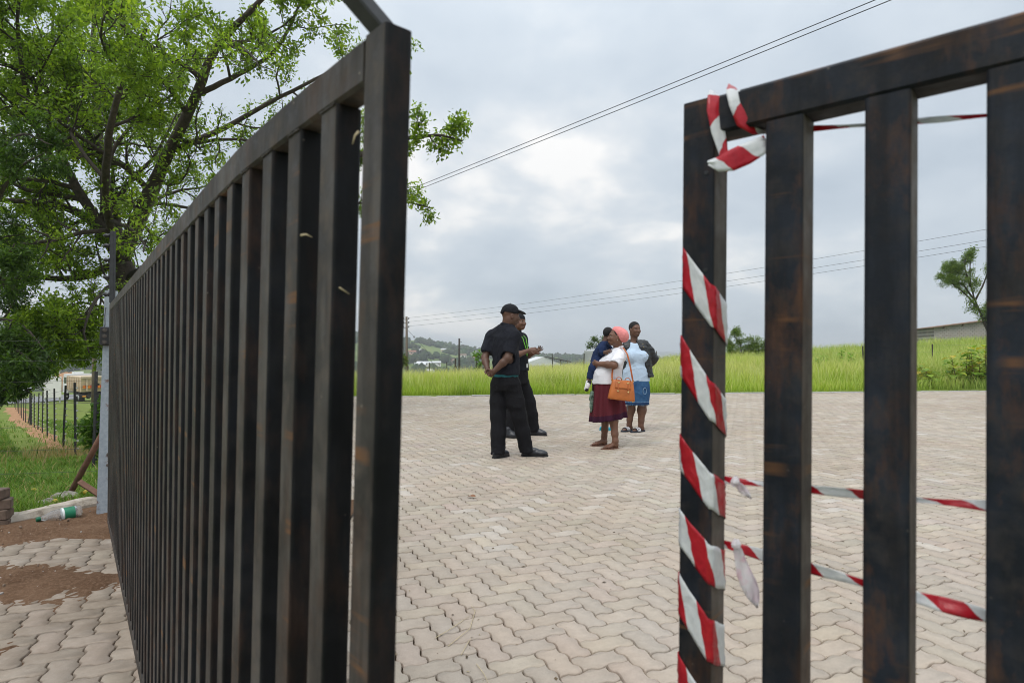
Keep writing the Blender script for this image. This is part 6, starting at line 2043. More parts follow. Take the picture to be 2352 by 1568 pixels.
# low and green along the kerb, taller behind; taller weeds to the right
H = (.34 + .34 * sstep(.2, 3.0, dist) + .10 * patch + .07 * patch2) * (.45 + .8 * r.rand(n)) * np.where(dist > 14, .9, 1)
H *= np.where(X > 11, 1.3, 1.0) * (1 + .35 * patch3)
g1 = np.array([.27, .40, .035]); g2 = np.array([.45, .53, .075]); g3 = np.array([.74, .66, .30]); g4 = np.array([.21, .31, .055])
w = np.clip(.15 + .45 * sstep(.3, 5, dist) + 1.0 * patch + .3 * patch2 + .22 * r.randn(n), 0, 1)[:, None]
cols = g1 * (1 - w) + g2 * w
dk_ = np.clip(bumps(X, Y, 3.2, 5, 8) * 2.2 - .35 + .3 * r.randn(n), 0, 1)[:, None]
cols = cols * (1 - .45 * dk_)
rt = (sstep(9, 16, X))[:, None]
cols = cols * (1 - rt) + (g4 * (1 - w) + np.array([.36, .46, .11]) * w) * rt
dry = (np.clip(.42 + .55 * patch2 + .35 * sstep(0, 5, dist) * (1 - .7 * rt[:, 0]) + .3 * r.randn(n) - .25, 0, 1))[:, None]
tips = cols * (1 - dry) * 1.25 + g3 * dry
blades('tall_grass', X, Y, terrain(X, Y) - .02, H, .010 + .010 * r.rand(n) + .0004 * (Y - 17), .45, cols, tips, 1, label='tall yellow-green grass of the field beyond the kerb', cat='grass')
# pale seed heads standing above the field grass
X, Y = field_points(48000, 17.6, 44, -.40, .95, 1.2)
k = (Y > kerb_y(X) + .5) & (bumps(X, Y, 5, 3, 8) + .4 * r.randn(len(X)) > -.05) & (X < 12 + 4 * r.randn(len(X)))
X, Y = X[k], Y[k]; n = len(X)
sc_ = np.tile([.66, .60, .30], (n, 1)) * (.75 + .5 * r.rand(n, 1))
blades('seed_heads', X, Y, terrain(X, Y) + .1, .62 + .35 * r.rand(n), np.full(n, .009) + .0003 * (Y - 17), .55, sc_ * np.array([.55, .8, .4]), sc_, 7, label='pale feathery seed heads over the field grass', cat='grass')
# lawn on the slope left of the gate
Y = 3.2 + 27 * r.rand(150000) ** 2.0; U = -1.12 + .60 * r.rand(150000); X = U * Y
soilband = np.abs(X - np.interp(Y, [p_[1] for p_ in fpts], [p_[0] for p_ in fpts]) + .25)
k = (X < edge_x(Y) - .02 - .10 * (Y < 5.2)) & ~((soilband < .45 + .02 * Y) & (Y > 9.0) & (r.rand(len(X)) < .93))
X, Y = X[k], Y[k]; n = len(X)
pt = bumps(X, Y, 1.6, 0, 8); pt2 = bumps(X, Y, 5, 8, 8)
H = (.085 + .035 * pt + .03 * r.rand(n)) * (1 + .5 * (r.rand(n) < .06))
w = np.clip(.45 + .6 * pt2 + .3 * r.randn(n), 0, 1)[:, None]
cols = np.array([.07, .145, .02]) * (1 - w) + np.array([.165, .265, .038]) * w
dry = (r.rand(n) < .10)[:, None]
cols = np.where(dry, np.array([.30, .24, .10]), cols)
blades('lawn', X, Y, terrain(X, Y) - .005, H, .0035 + .005 * r.rand(n) + .0006 * Y, .7, cols, cols * 1.2, 2, label='short green grass on the slope left of the gate', cat='grass')
# bare reddish strip under the fence
vs, fs = [], []
for i, (x, y, z) in enumerate(fpts[1:]):
    for s_ in (-1, -.5, 0, .5, 1):
        wd = .34 + .018 * y
        xx = x - .10 + s_ * wd * (1 + .2 * math.sin(i * 2.1 + s_)); yy_ = y - .3 * s_
        vs.append((xx, yy_, float(terrain(xx, yy_)) + (.02 if abs(s_) < 1 else -.02)))
for i in range(len(fpts) - 2):
    for j in range(4): fs.append((i * 5 + j, i * 5 + j + 1, i * 5 + 6 + j, i * 5 + 5 + j))
t = NT('red_soil')
p = t.pos()
c = t.ramp(t.noise(p, 6, 6, .7), [(.3, (.24, .115, .055)), (.5, (.36, .20, .11)), (.72, (.44, .31, .18))])
t.bump(t.noise(p, 40, 4, .7), .6, .02)
M['red_soil'] = t.done(c, .95, spec=.1)
MB().add(vs, fs).build('bare_soil_path', M['red_soil'], kind='structure', smooth=True)
# dry brush by the first posts
X = fpts[1][0] + r.randn(700) * .45 + .2; Y = 9.4 + r.randn(700) * .7
k = X < edge_x(Y) - .4; X, Y = X[k], Y[k]; n = len(X)
blades('dry_brush', X, Y, terrain(X, Y), (.10 + .25 * r.rand(n)), np.full(n, .007), .6, np.tile([.26, .20, .085], (n, 1)) * (.7 + .6 * r.rand(n, 1)), np.tile([.38, .29, .13], (n, 1)), 3, label='dry brown brush around the nearest fence posts', cat='grass')

# leafy weeds by the kerb at the right
def weed(name, label, X, Y, h, n_leaf, size, seed, cols, group=None):
    rr = np.random.RandomState(seed)
    z0 = float(terrain(X, Y)); o = empty(name, (X, Y, z0), label=label, cat='plant', group=group)
    top = np.array([rr.randn() * .08, rr.randn() * .08, h])
    st = np.array([[0, 0, 0], top * .35 + [.02, 0, 0], top * .7, top])
    MB().tube(st, [.016, .013, .009, .004], 6).build('stem', M['weed_stem'], o, True)
    V, F, C = [], [], []
    for i in range(n_leaf):
        f = .18 + .82 * (i + rr.rand()) / n_leaf
        p = np.array([np.interp(f, [0, .35, .7, 1], st[:, k_]) for k_ in range(3)])
        a = i * 2.4 + rr.rand(); d = np.array([math.cos(a), math.sin(a), .35]); s_ = np.array([-math.sin(a), math.cos(a), 0])
        L_ = size * (.7 + .6 * rr.rand()) * (1.1 - .4 * f)
        c = np.array(cols[rr.randint(len(cols))]) * (.8 + .4 * rr.rand())
        b = len(V)
        for g, wd, dr in ((0, .0, 0), (.25, .28, .05), (.55, .34, -.06), (.8, .2, -.26), (1, .0, -.48)):
            q_ = p + d * L_ * g + np.array([0, 0, dr * L_])
            V += [q_ - s_ * L_ * wd, q_ + np.array([0, 0, -.03 * L_]), q_ + s_ * L_ * wd]; C += [c] * 3
        for g in range(4):
            for e in range(2): F.append((b + g * 3 + e, b + g * 3 + e + 1, b + g * 3 + e + 4, b + g * 3 + e + 3))
    obj('leaves', mesh_from('leaves', V, F, M['grass'], True, np.array(C)), o)
M['weed_stem'] = simple('weed_stem', (.16, .10, .04), .8, .3, 30, .2, .003)
WC = [(.17, .30, .03), (.25, .37, .045), (.34, .40, .05), (.2, .32, .045), (.45, .38, .06)]
wp = [(2196, 1.05), (2212, 1.30), (2222, 1.15), (2235, 1.35), (2248, 1.2), (2262, 1.38), (2275, 1.25), (2292, 1.3), (2120, .75), (2135, .65), (2182, .6)]
for i, (x, h) in enumerate(wp):
    d = 20.6 + (i % 3) * .4 + (x - 2200) * .002
    nth = ['third', 'fourth', 'fifth', 'sixth', 'seventh', 'eighth', 'ninth', 'tenth', 'leftmost', 'second', 'short third-row'][i]
    weed('leafy_weed', f'{nth} broad-leaved weed by the kerb counted from the left between the right bars' if i < 10 else 'small broad-leaved weed in front of the taller weeds by the kerb', (x - CX_) / F_ * d, d, h, 22, .40, 100 + i, WC, 'broad-leaved weeds by the kerb')
for i, (x, h, d) in enumerate(((1900, .9, 27), (1930, 1.1, 28), (1955, 1.0, 27), (1880, .8, 26))):
    weed('green_herb', ['second bright green herb clump from the left in the field between the bars', 'tallest bright green herb clump in the field between the bars', 'rightmost bright green herb clump in the field between the bars', 'leftmost bright green herb clump in the field between the bars'][i], (x - CX_) / F_ * d, d, h, 40, .24, 200 + i, [(.16, .33, .03), (.22, .40, .05)], 'bright herbs in the field')

# ------------------------------------------------------------------ field fence
M['iron_post'] = simple('iron_post', (.05, .042, .036), .8, .3, 30, .2, .002)
ff = [(938, 35), (985, 34), (1028, 33), (1093, 32.5), (1166, 32), (1270, 31.5), (1340, 31.2), (1508, 30.6), (1640, 30.4), (1820, 30), (1983, 29.5), (2141, 29.2), (2330, 29)]
fp2 = []
for i, (x, d) in enumerate(ff):
    X = (x - CX_) / F_ * d; z = float(terrain(X, d)); fp2.append((X, d, z))
    nth = ['first', 'second', 'third', 'fourth', 'fifth', 'sixth', 'seventh', 'eighth', 'ninth', 'tenth', 'eleventh', 'twelfth', 'thirteenth'][i]
    MB().box(-.022, .022, -.022, .022, -.1, 1.28 + .06 * math.sin(i * 1.7), Matrix.Translation((X, d, z)) @ Matrix.Rotation(R(2 * math.sin(i * 2.3)), 4, 'Y'), bev=.003).build(
        'iron_post', M['iron_post'], label=f'{nth} thin iron post of the field fence counted from the left', cat='post', group='posts of the field fence')
br_ = empty('braced_post', (0, 0, 0), label='braced iron corner post with two slanting stays in the grass', cat='post')
X, d = (1046 - CX_) / F_ * 30.5, 30.5; z = float(terrain(X, d))
MB().box(X - .035, X + .035, d - .035, d + .035, z - .1, z + 1.35, bev=.004).build('post', M['iron_post'], br_)
for sx in (-1, 1): MB().tube([(X + sx * .02, d, z + 1.0), (X + sx * .34, d - .1, z + .25)], .018, 6).build('stay', M['iron_post'], br_)
fw2 = empty('field_fence_wires', (0, 0, 0), label='faint wires of the field fence between the iron posts', cat='wire')
for h in (.3, .6, .9, 1.2): MB().tube([(x, y, z + h) for x, y, z in fp2], .002, 4, False).build('wire', M['wire'], fw2)

# ------------------------------------------------------------------ poles and power lines
t = NT('pole_wood')
c = t.ramp(t.noise(t.coord('Object', (14, 14, .8)), 3, 5, .65), [(.3, (.085, .068, .052)), (.7, (.22, .185, .15))])
M['pole_wood'] = t.done(c, .9, spec=.15)
M['pole_dark'] = simple('creosoted_pole', (.045, .037, .032), .9, .3, 4, .2, .01)
M['porcelain'] = simple('insulator_dark', (.06, .045, .04), .3, .2, 20, 0)
M['cable'] = simple('black_cable', (.018, .018, .02), .6, .1, 10, 0)
d = 78.0
X = (934 - CX_) / F_ * d; zg = float(terrain(X, d)); zt = EYE + (HY_ - 727) / F_ * d
pw_ = empty('power_pole', (X, d, zg - .3), label='wooden power pole with three insulator brackets and a stay wire', cat='pole')
MB().tube([(0, 0, 0), (.03, 0, (zt - zg) * .5), (-.02, 0, zt - zg + .3)], [.19, .165, .13], 10).build('shaft', M['pole_wood'], pw_, True)
tops = []
for i, yy_ in enumerate((733, 742, 752)):
    z = EYE + (HY_ - yy_) / F_ * d - zg + .3
    MB().box(-.62, .14, -.05, .05, z - .05, z + .03, bev=.01).build('bracket', M['pole_dark'], pw_)
    for sx in (-.42, .25):
        MB().lathe([(.03, 0), (.09, .03), (.05, .08), (.10, .13), (.06, .2), (.02, .24)], 10, Matrix.Translation((sx, 0, z - .02))).build('insulator', M['porcelain'], pw_, True)
    tops.append((X + .25, d, z + zg - .3 + .18))
MB().tube([(.1, 0, EYE + (HY_ - 757) / F_ * d - zg + .3), (2.6, -.5, EYE + (HY_ - 800) / F_ * d - zg), (4.6, -1, .4)], .014, 4).build('stay_wire', M['cable'], pw_)
MB().lathe([(.02, 0), (.07, .05), (.07, .22), (.02, .27)], 8, Matrix.Translation((.95, -.18, EYE + (HY_ - 776) / F_ * d - zg + .3))).build('stay_insulator', M['porcelain'], pw_, True)
d2 = 88.0; X2 = (1055 - CX_) / F_ * d2; z2 = float(terrain(X2, d2)); zt2 = EYE + (HY_ - 777) / F_ * d2
p2 = empty('dark_pole', (X2, d2, z2 - .3), label='bare dark pole standing beyond the field grass', cat='pole')
MB().tube([(0, 0, 0), (0, 0, zt2 - z2 + .3)], [.17, .13], 10).build('shaft', M['pole_dark'], p2, True)
for i in range(3): MB().box(.1, .34, -.03, .03, zt2 - z2 - .25 - i * .45, zt2 - z2 - .2 - i * .45).build('bracket', M['pole_dark'], p2)
# the three thin lines towards the upper right
ends = [(2700, 448), (2700, 478), (2700, 494)]
pl_ = empty('power_lines', (0, 0, 0), label='three thin power lines sloping up to the right over the field', cat='power line')
for (x0, y0, z0), (ex, ey) in zip(tops, ends):
    e = at(ex, ey, 36.0)
    pts_ = []
    for f in np.linspace(0, 1, 40):
        q_ = np.array([x0, y0, z0]) * (1 - f) + e * f; q_[2] -= 1.15 * 4 * f * (1 - f) * .5; pts_.append(q_)
    MB().tube(pts_, .011, 4, False).build('line', M['cable'], pl_)
# near pole off to the right that carries them
P = at(2700, 470, 36.0); zg = float(terrain(P[0], P[1]))
MB().tube([(P[0], P[1], zg - .3), (P[0], P[1], P[2] + .9)], [.17, .13], 10).build('power_pole', M['pole_wood'], label='wooden power pole out of sight at the far right', cat='pole')
# two thick cables overhead
cb = empty('overhead_cables', (0, 0, 0), label='pair of thick black cables slanting across the upper sky', cat='cable')
for i, off in enumerate((0, 9)):
    a_ = at(300, 676 + off * .45, 66.0); b_ = at(2500, -206 + off * 2.0, 12.5)
    pts_ = []
    for f in np.linspace(0, 1, 60):
        q_ = a_ * (1 - f) + b_ * f; q_[2] -= .35 * 4 * f * (1 - f); pts_.append(q_)
    MB().tube(pts_, .0115, 6, False).build('cable', M['cable'], cb)
# brown wooden pole by the truck
P = at(216, 925, 30.0)
MB().tube([(P[0], 30, float(terrain(P[0], 30.0)) - .2), (P[0] + .04, 30, EYE + (HY_ - 690) / F_ * 30)], [.10, .085], 9).build('wooden_pole', M['pole_wood'], smooth=True, label='brown wooden pole rising behind the nearest fence post', cat='pole')

# ------------------------------------------------------------------ buildings
def gable(name, label, loc, yaw, w, l, h, rh, wall, roof, eave=.25, windows=0, door=True, group=None, cat='house', mono=False):
    o = empty(name, loc, (0, 0, yaw), label, cat, group)
    MB().box(-l / 2, l / 2, -w / 2, w / 2, -1.5, h).build('wall', wall, o)
    if mono: pr = [(-w / 2, h), (w / 2, h), (w / 2, h + .05), (-w / 2, h + rh)]
    pr = [(-w / 2 - eave, h - .02), (w / 2 + eave, h - .02), (w / 2 + eave, h + .08), (0, h + rh), (-w / 2 - eave, h + .08)]
    n = len(pr)
    vs = [(-l / 2 - eave, y, z) for y, z in pr] + [(l / 2 + eave, y, z) for y, z in pr]
    fs = [tuple(range(n)), tuple(range(2 * n - 1, n - 1, -1))] + [(i, n + i, n + (i + 1) % n, (i + 1) % n) for i in range(n)]
    MB().add(vs, fs).build('roof', roof, o)
    for i in range(windows):
        x = -l / 2 + l * (i + .8) / (windows + .6)
        MB().box(x - .5, x + .5, -w / 2 - .04, -w / 2 + .02, .9, 2.0).build('window', M['dark_glass'], o)
    if door: MB().box(l / 2 - 1.6, l / 2 - .8, -w / 2 - .04, -w / 2 + .02, -.2, 2.0).build('door', M['door_brown'], o)
    return o
M['dark_glass'] = simple('dark_glass', (.03, .035, .04), .2, .2, 3, 0)
M['door_brown'] = simple('door_brown', (.10, .06, .04), .7, .2, 3, 0)
walls = [simple('wall_white', (.74, .72, .69), .9, .06, 2, 0), simple('wall_cream', (.62, .54, .43), .9, .06, 2, 0), simple('wall_pink', (.60, .42, .36), .9, .06, 2, 0), simple('wall_grey', (.45, .44, .43), .9, .06, 2, 0)]
roofs = [simple('roof_zinc', (.56, .57, .58), .5, .1, 2, 0), simple('roof_white', (.60, .61, .62), .6, .06, 2, 0), simple('roof_red', (.30, .12, .08), .8, .15, 2, 0), simple('roof_brown', (.22, .14, .10), .8, .15, 2, 0)]
# houses on the hillside; read off their place in the photograph
hs = [(975, 853, 620, 14, 0, 1), (965, 860, 600, 10, 1, 0), (1002, 862, 640, 9, 0, 1), (982, 877, 560, 11, 0, 0), (1058, 884, 560, 15, 0, 1), (1067, 888, 545, 9, 0, 0), (1080, 886, 560, 12, 0, 1), (1110, 884, 600, 8, 2, 3), (1052, 889, 540, 8, 3, 0),
      (1040, 866, 700, 10, 2, 3), (1072, 868, 680, 8, 1, 2), (1094, 858, 780, 11, 2, 2), (1047, 893, 520, 7, 0, 1), (1102, 866, 720, 9, 0, 0), (958, 842, 760, 12, 0, 1), (946, 843, 740, 9, 2, 2), (1150, 862, 800, 9, 0, 1), (1063, 855, 800, 8, 0, 3), (1020, 845, 850, 8, 1, 0), (1140, 876, 640, 8, 1, 2)]
hr_ = random.Random(12)
sectors = ['on the left part of the hillside', 'in the middle of the hillside', 'on the right part of the hillside']
for i, (zx, zy, d, wdt, wi, ri) in enumerate(hs):
    x = zx; 
    X = (x - CX_) / F_ * d
    wnm = ['white', 'cream', 'pink', 'grey'][wi]; rnm = ['zinc', 'white', 'red', 'brown'][ri]
    order = sorted(h_[0] for h_ in hs).index(x)
    nth = ['first', 'second', 'third', 'fourth', 'fifth', 'sixth', 'seventh', 'eighth', 'ninth', 'tenth', 'eleventh', 'twelfth', 'thirteenth', 'fourteenth', 'fifteenth', 'sixteenth', 'seventeenth', 'eighteenth', 'nineteenth', 'twentieth'][order]
    lab = f'tiny far {wnm} house with {rnm} roof, {nth} from the left on the hillside'
    gable('house', lab, (X, d, float(terrain(X, d)) + .5), R(hr_.uniform(-40, 40)), wdt * .62, wdt, 2.9, 1.6, walls[wi], roofs[ri], .4, 2 if wdt > 8 else 1, True, 'houses on the far hillside')
for i, (x, d, wdt, wi, ri) in enumerate(((60, 420, 12, 0, 1), (150, 520, 10, 1, 2), (190, 600, 9, 0, 0))):
    X = (x - CX_) / F_ * d
    gable('house', ['far white house glimpsed under the tree at the left', 'far cream house glimpsed beyond the truck', 'far small white house above the truck'][i], (X, d, float(terrain(X, d)) + .5), R(20 * i - 20), wdt * .6, wdt, 2.9, 1.6, walls[wi], roofs[ri], .4, 2)
# long white-roofed shed just beyond the crest
d = 120.0; X = (1244 - CX_) / F_ * d
zs = EYE + (HY_ - 838) / F_ * d
sh_ = empty('white_shed', (X, d, zs), (0, 0, R(6)), 'long low white-roofed shed beyond the field grass', 'shed')
MB().box(-4.2, 4.2, 0, 9, -4, -.1).build('wall', walls[0], sh_)
vs = [(-4.6, -.3, -.15), (4.6, -.3, -.15), (.3, -.3, 1.55), (-4.6, 9.3, -.15), (4.6, 9.3, -.15), (.3, 9.3, 1.55)]
MB().add(vs, [(0, 1, 2), (3, 5, 4), (0, 2, 5, 3), (1, 4, 5, 2), (0, 3, 4, 1)]).build('roof', roofs[1], sh_)
MB().tube([(.5, -.45, 1.6), (5.6, -.6, .62)], .09, 6).build('gutter', M['pole_dark'], sh_)
for x_ in (3.6, 4.9): MB().tube([(x_, -.5, 1.0 - .19 * (x_ - 3.6)), (x_, -.5, -1.2)], .08, 6).build('prop', M['pole_dark'], sh_)
# grey corrugated water tank
d = 56.0; P = at(1366, 805, d)
M['tank'] = simple('zinc_tank', (.36, .37, .38), .55, .12, 2, .1, .01)
pr = [(.02, -3.0)]; z = -3.0
rT = 24 / F_ * d
pr = [(rT * .98, -3.0)] + [(rT * (1 + (.008 if k % 2 else -.004)), -3.0 + 3.0 * k / 34) for k in range(35)] + [(rT * .97, .02), (.05, .12)]
tk = MB().lathe(pr, 36, Matrix.Translation((P[0], d, P[2])))
tk.build('water_tank', M['tank'], smooth=True, label='grey corrugated water tank beyond the field, left of the child', cat='tank')
# concrete block building on the rise at the right
t = NT('block_wall')
bk = t.n('ShaderNodeTexBrick'); bk.inputs['Scale'].default_value = 1.0
bk.inputs['Brick Width'].default_value = .4; bk.inputs['Row Height'].default_value = .2; bk.inputs['Mortar Size'].default_value = .018
bk.inputs['Color1'].default_value = (.30, .29, .28, 1); bk.inputs['Color2'].default_value = (.38, .365, .35, 1); bk.inputs['Mortar'].default_value = (.17, .16, .15, 1)
mp = t.coord('Object', (1, 1, 1), (0, 0, 0), (R(90), 0, 0)); t.l(mp, bk.inputs['Vector'])
cc_ = t.mix(t.ramp(t.noise(t.coord('Object'), .9, 4), [(.4, 0), (.7, .4)]), bk.outputs[0], (.40, .33, .27))
M['block_wall'] = t.done(cc_, .95, spec=.1)
d = 68.0
a_ = at(2145, 752, d); b_ = at(2420, 716, d - 3)
z0 = float(terrain(a_[0], d)) - 1
bb = empty('block_building', (a_[0], d, 0), (0, 0, math.atan2(b_[1] - a_[1], b_[0] - a_[0])), 'grey concrete block building with a sloping roof on the rise', 'building')
Lb = math.hypot(b_[0] - a_[0], b_[1] - a_[1])
wl = [(0, z0), (Lb, z0), (Lb, b_[2]), (0, a_[2])]
MB().add([(x, 0, z) for x, z in wl] + [(x, 7, z) for x, z in wl], [(0, 1, 2, 3), (7, 6, 5, 4), (0, 4, 5, 1), (1, 5, 6, 2), (3, 2, 6, 7), (0, 3, 7, 4)]).build('wall', M['block_wall'], bb)
MB().add([(x, y, z) for y in (-.35, 7.4) for x, z in ((-.35, a_[2] - .06), (Lb + .3, b_[2] - .02), (Lb + .3, b_[2] + .07), (-.35, a_[2] + .03))], [(0, 1, 2, 3), (7, 6, 5, 4), (0, 4, 5, 1), (1, 5, 6, 2), (3, 2, 6, 7), (0, 3, 7, 4)]).build('roof', roofs[3], bb)
for k in range(6):
    f = (k + .5) / 6; MB().box(Lb * f - .06, Lb * f + .06, -.3, 0, a_[2] + (b_[2] - a_[2]) * f - .22, a_[2] + (b_[2] - a_[2]) * f - .08).build('rafter', M['door_brown'], bb)

# ------------------------------------------------------------------ woodland on the hillside (one mass)
def blob(seed):
    import bmesh
    bm = bmesh.new(); bmesh.ops.create_icosphere(bm, subdivisions=2, radius=1)
    rr = np.random.RandomState(seed)
    V = np.array([v.co for v in bm.verts]); F = np.array([[v.index for v in f.verts] for f in bm.faces]); bm.free()
    V *= (1 + .28 * rr.randn(len(V), 1)); V[:, 2] *= .8; V[:, 2] += .3
    return V, F
bl = [blob(i) for i in range(6)]
rw = np.random.RandomState(31)
VV, FF, CC = [], [], []; off = 0
cand = []
for i in range(9000):
    x = rw.uniform(-120, 1750); d = rw.uniform(330, 1230); X = (x - CX_) / F_ * d
    cl_ = float(bumps(np.array(X), np.array(d), 110, 0, 8) + .6 * bumps(np.array(X), np.array(d), 40, 8, 8))
    if cl_ + .25 * rw.randn() + (.25 if d > 1080 else 0) < .18: continue
    cand.append((X, d))
cand += [((rw.uniform(860, 1130) - CX_) / F_ * d_, d_) for d_ in rw.uniform(130, 260, 90)]
for X, d in cand[:2600]:
    V, F = bl[rw.randint(6)]
    s_ = rw.uniform(2.6, 6.0) * (.7 if d < 300 else 1)
    z = float(terrain(X, d))
    VV.append(V * np.array([s_, s_, s_ * rw.uniform(.7, 1.15)]) + np.array([X, d, z + s_ * .3])); FF.append(F + off); off += len(V)
    c = np.array([.022, .045, .016]) * rw.uniform(.8, 1.9) + np.array([rw.uniform(0, .02), 0, 0])
    CC.append(np.tile(c, (len(V), 1)))
M['wood_far'] = toned('far_foliage', .95, .35, .6, .5, .4, .1)
o = obj('hillside_woodland', mesh_from('hillside_woodland', np.concatenate(VV), np.concatenate(FF), M['wood_far'], False, np.concatenate(CC)))
tag(o, 'dark green trees and scrub covering the far hillside', 'woodland', kind='stuff')

# ------------------------------------------------------------------ road and tipper truck in the dip on the left
t = NT('tar'); M['tar'] = t.done(t.ramp(t.noise(t.pos(), 3, 5), [(.3, (.16, .16, .165)), (.7, (.22, .22, .225))]), .9)
vs, fs = [], []
for i, (x, d, hw) in enumerate(((-150, 50, 5), (-20, 58, 5), (60, 66, 5), (120, 80, 5), (160, 100, 5), (230, 140, 5))):
    X = (x - CX_) / F_ * d; vs += [(X - 1.0, d - 4, float(terrain(X - 1, d - 4)) + .05), (X + 1, d + 4, float(terrain(X + 1, d + 4)) + .05)]
for i in range(5): fs.append((2 * i, 2 * i + 1, 2 * i + 3, 2 * i + 2))
MB().add(vs, fs).build('road', M['tar'], kind='structure')
M['truck_white'] = simple('truck_cab_white', (.70, .70, .68), .4, .08, 2, 0)
M['truck_bed'] = simple('truck_bed_cream', (.58, .46, .32), .6, .15, 3, .1, .01)
M['truck_orange'] = simple('reflector_orange', (.75, .22, .02), .5, .1, 3, 0)
M['truck_red'] = simple('reflector_red', (.55, .05, .03), .5, .1, 3, 0)
M['tyre'] = simple('tyre', (.02, .02, .02), .9, .2, 6, .2, .01)
M['lamp_amber'] = simple('lamp_amber', (.8, .35, .05), .3, .1, 3, 0)
d = 70.0; X = (196 - CX_) / F_ * d; zt = EYE + (HY_ - 919) / F_ * d
tr_ = empty('tipper_truck', (X, d, zt), (0, 0, R(138)), 'white and cream tipper truck seen from behind in the dip', 'truck')
# local +x forward
MB().box(-3.4, 4.0, -.5, .5, .75, 1.05).build('chassis', M['pole_dark'], tr_)
bed = MB()
bed.add([(-3.6, -1.25, 1.15), (1.6, -1.25, 1.15), (1.6, 1.25, 1.15), (-3.6, 1.25, 1.15), (-3.9, -1.3, 2.75), (1.6, -1.3, 2.75), (1.6, 1.3, 2.75), (-3.9, 1.3, 2.75)], [(3, 2, 1, 0), (4, 5, 6, 7), (0, 1, 5, 4), (1, 2, 6, 5), (2, 3, 7, 6), (3, 0, 4, 7)])
bo = bed.build('tipper_body', M['truck_bed'], tr_)
for k in range(6): MB().box(-3.2 + k * .9, -3.08 + k * .9, -1.40, -1.27, 1.2, 2.7).build('rib', M['truck_bed'], bo)
for k in range(6): MB().box(-3.2 + k * .9, -3.08 + k * .9, 1.27, 1.40, 1.2, 2.7).build('rib', M['truck_bed'], bo)
MB().box(-4.04, -3.92, -1.32, 1.32, 2.62, 2.82).build('tail_bar', M['truck_bed'], bo)
for k in range(3): MB().box(-3.96, -3.80, -1.1 + k * .9, -.95 + k * .9, 1.25, 2.7).build('rib', M['truck_bed'], bo)
for k in range(10): MB().box(-3.95, -3.86, -1.15 + k * .23, -.94 + k * .23, 1.55, 1.85).build('chevron', M['truck_orange'] if k % 2 else M['truck_red'], bo)
cabm = MB().add([(1.9, -1.2, .8), (3.9, -1.2, .8), (3.9, 1.2, .8), (1.9, 1.2, .8), (1.9, -1.2, 2.9), (3.5, -1.2, 2.9), (3.5, 1.2, 2.9), (1.9, 1.2, 2.9), (3.9, -1.2, 1.8), (3.9, 1.2, 1.8)], [(0, 3, 2, 1), (4, 5, 6, 7), (0, 1, 8, 5, 4), (3, 7, 6, 9, 2), (0, 4, 7, 3), (1, 2, 9, 8), (8, 9, 6, 5)])
cb_ = cabm.build('cab', M['truck_white'], tr_)
for sy in (-1, 1):
    MB().box(2.3, 3.3, sy * 1.21 - .01, sy * 1.21 + .01, 1.85, 2.55).build('side_window', M['dark_glass'], cb_)
MB().box(1.86, 1.89, -.8, .8, 1.9, 2.6).build('rear_window', M['dark_glass'], cb_)
MB().box(2.6, 3.2, -.5, .5, 2.9, 3.15).build('roof_beacon', M['truck_white'], cb_)
for x_ in (-2.6, -1.3, 2.9):
    for sy in (-1.05, 1.05):
        w_ = MB().lathe([(.2, -.15), (.48, -.15), (.52, -.10), (.52, .10), (.48, .15), (.2, .15)], 18, Matrix.Translation((x_, sy, .52)) @ Matrix.Rotation(R(90), 4, 'X')).build('wheel', M['tyre'], tr_, True)
        MB().lathe([(.05, -.17), (.26, -.16), (.26, .16), (.05, .17)], 12, Matrix.Translation((x_, sy, .52)) @ Matrix.Rotation(R(90), 4, 'X')).build('rim', M['tank'], w_, True)
MB().box(-3.7, -3.55, -1.2, 1.2, .55, .85).build('rear_bumper', M['pole_dark'], tr_)
for sy in (-1, 1): MB().box(-3.74, -3.70, sy * .95 - .16, sy * .95 + .16, .62, .78).build('tail_lamp', M['lamp_amber'], tr_)
for sy in (-1, 1): MB().box(-3.3, -3.25, sy * 1.05 - .25, sy * 1.05 + .25, .15, .6).build('mud_flap', M['tyre'], tr_)
# white sign board by the road, and a heap of red soil
P = at(122, 890, 62.0); zg = float(terrain(P[0], 62.0))
sg = empty('sign_board', (P[0], 62, zg), (0, 0, R(15)), 'white upright board standing by the road left of the truck', 'sign')
MB().box(-.75, .75, -.06, .06, .5, 2.6, bev=.02).build('board', walls[0], sg)
for x_ in (-.6, .6): MB().box(x_ - .05, x_ + .05, .07, .15, -.2, 2.4).build('leg', M['tank'], sg)
P = at(160, 862, 190.0); rr = random.Random(3)
hp_ = MB().lathe([(6, -3), (5.5, 0), (4.2, 1.4), (2.6, 2.5), (.8, 3.1)], 16, Matrix.Translation((P[0], 190, P[2] - 2.2)))
hp_.v = [tuple(c_ + rr.uniform(-.3, .3) for c_ in v) for v in hp_.v]
hp_.build('soil_heap', M['red_soil'], smooth=True, label='heap of reddish soil on the slope behind the truck', cat='soil')

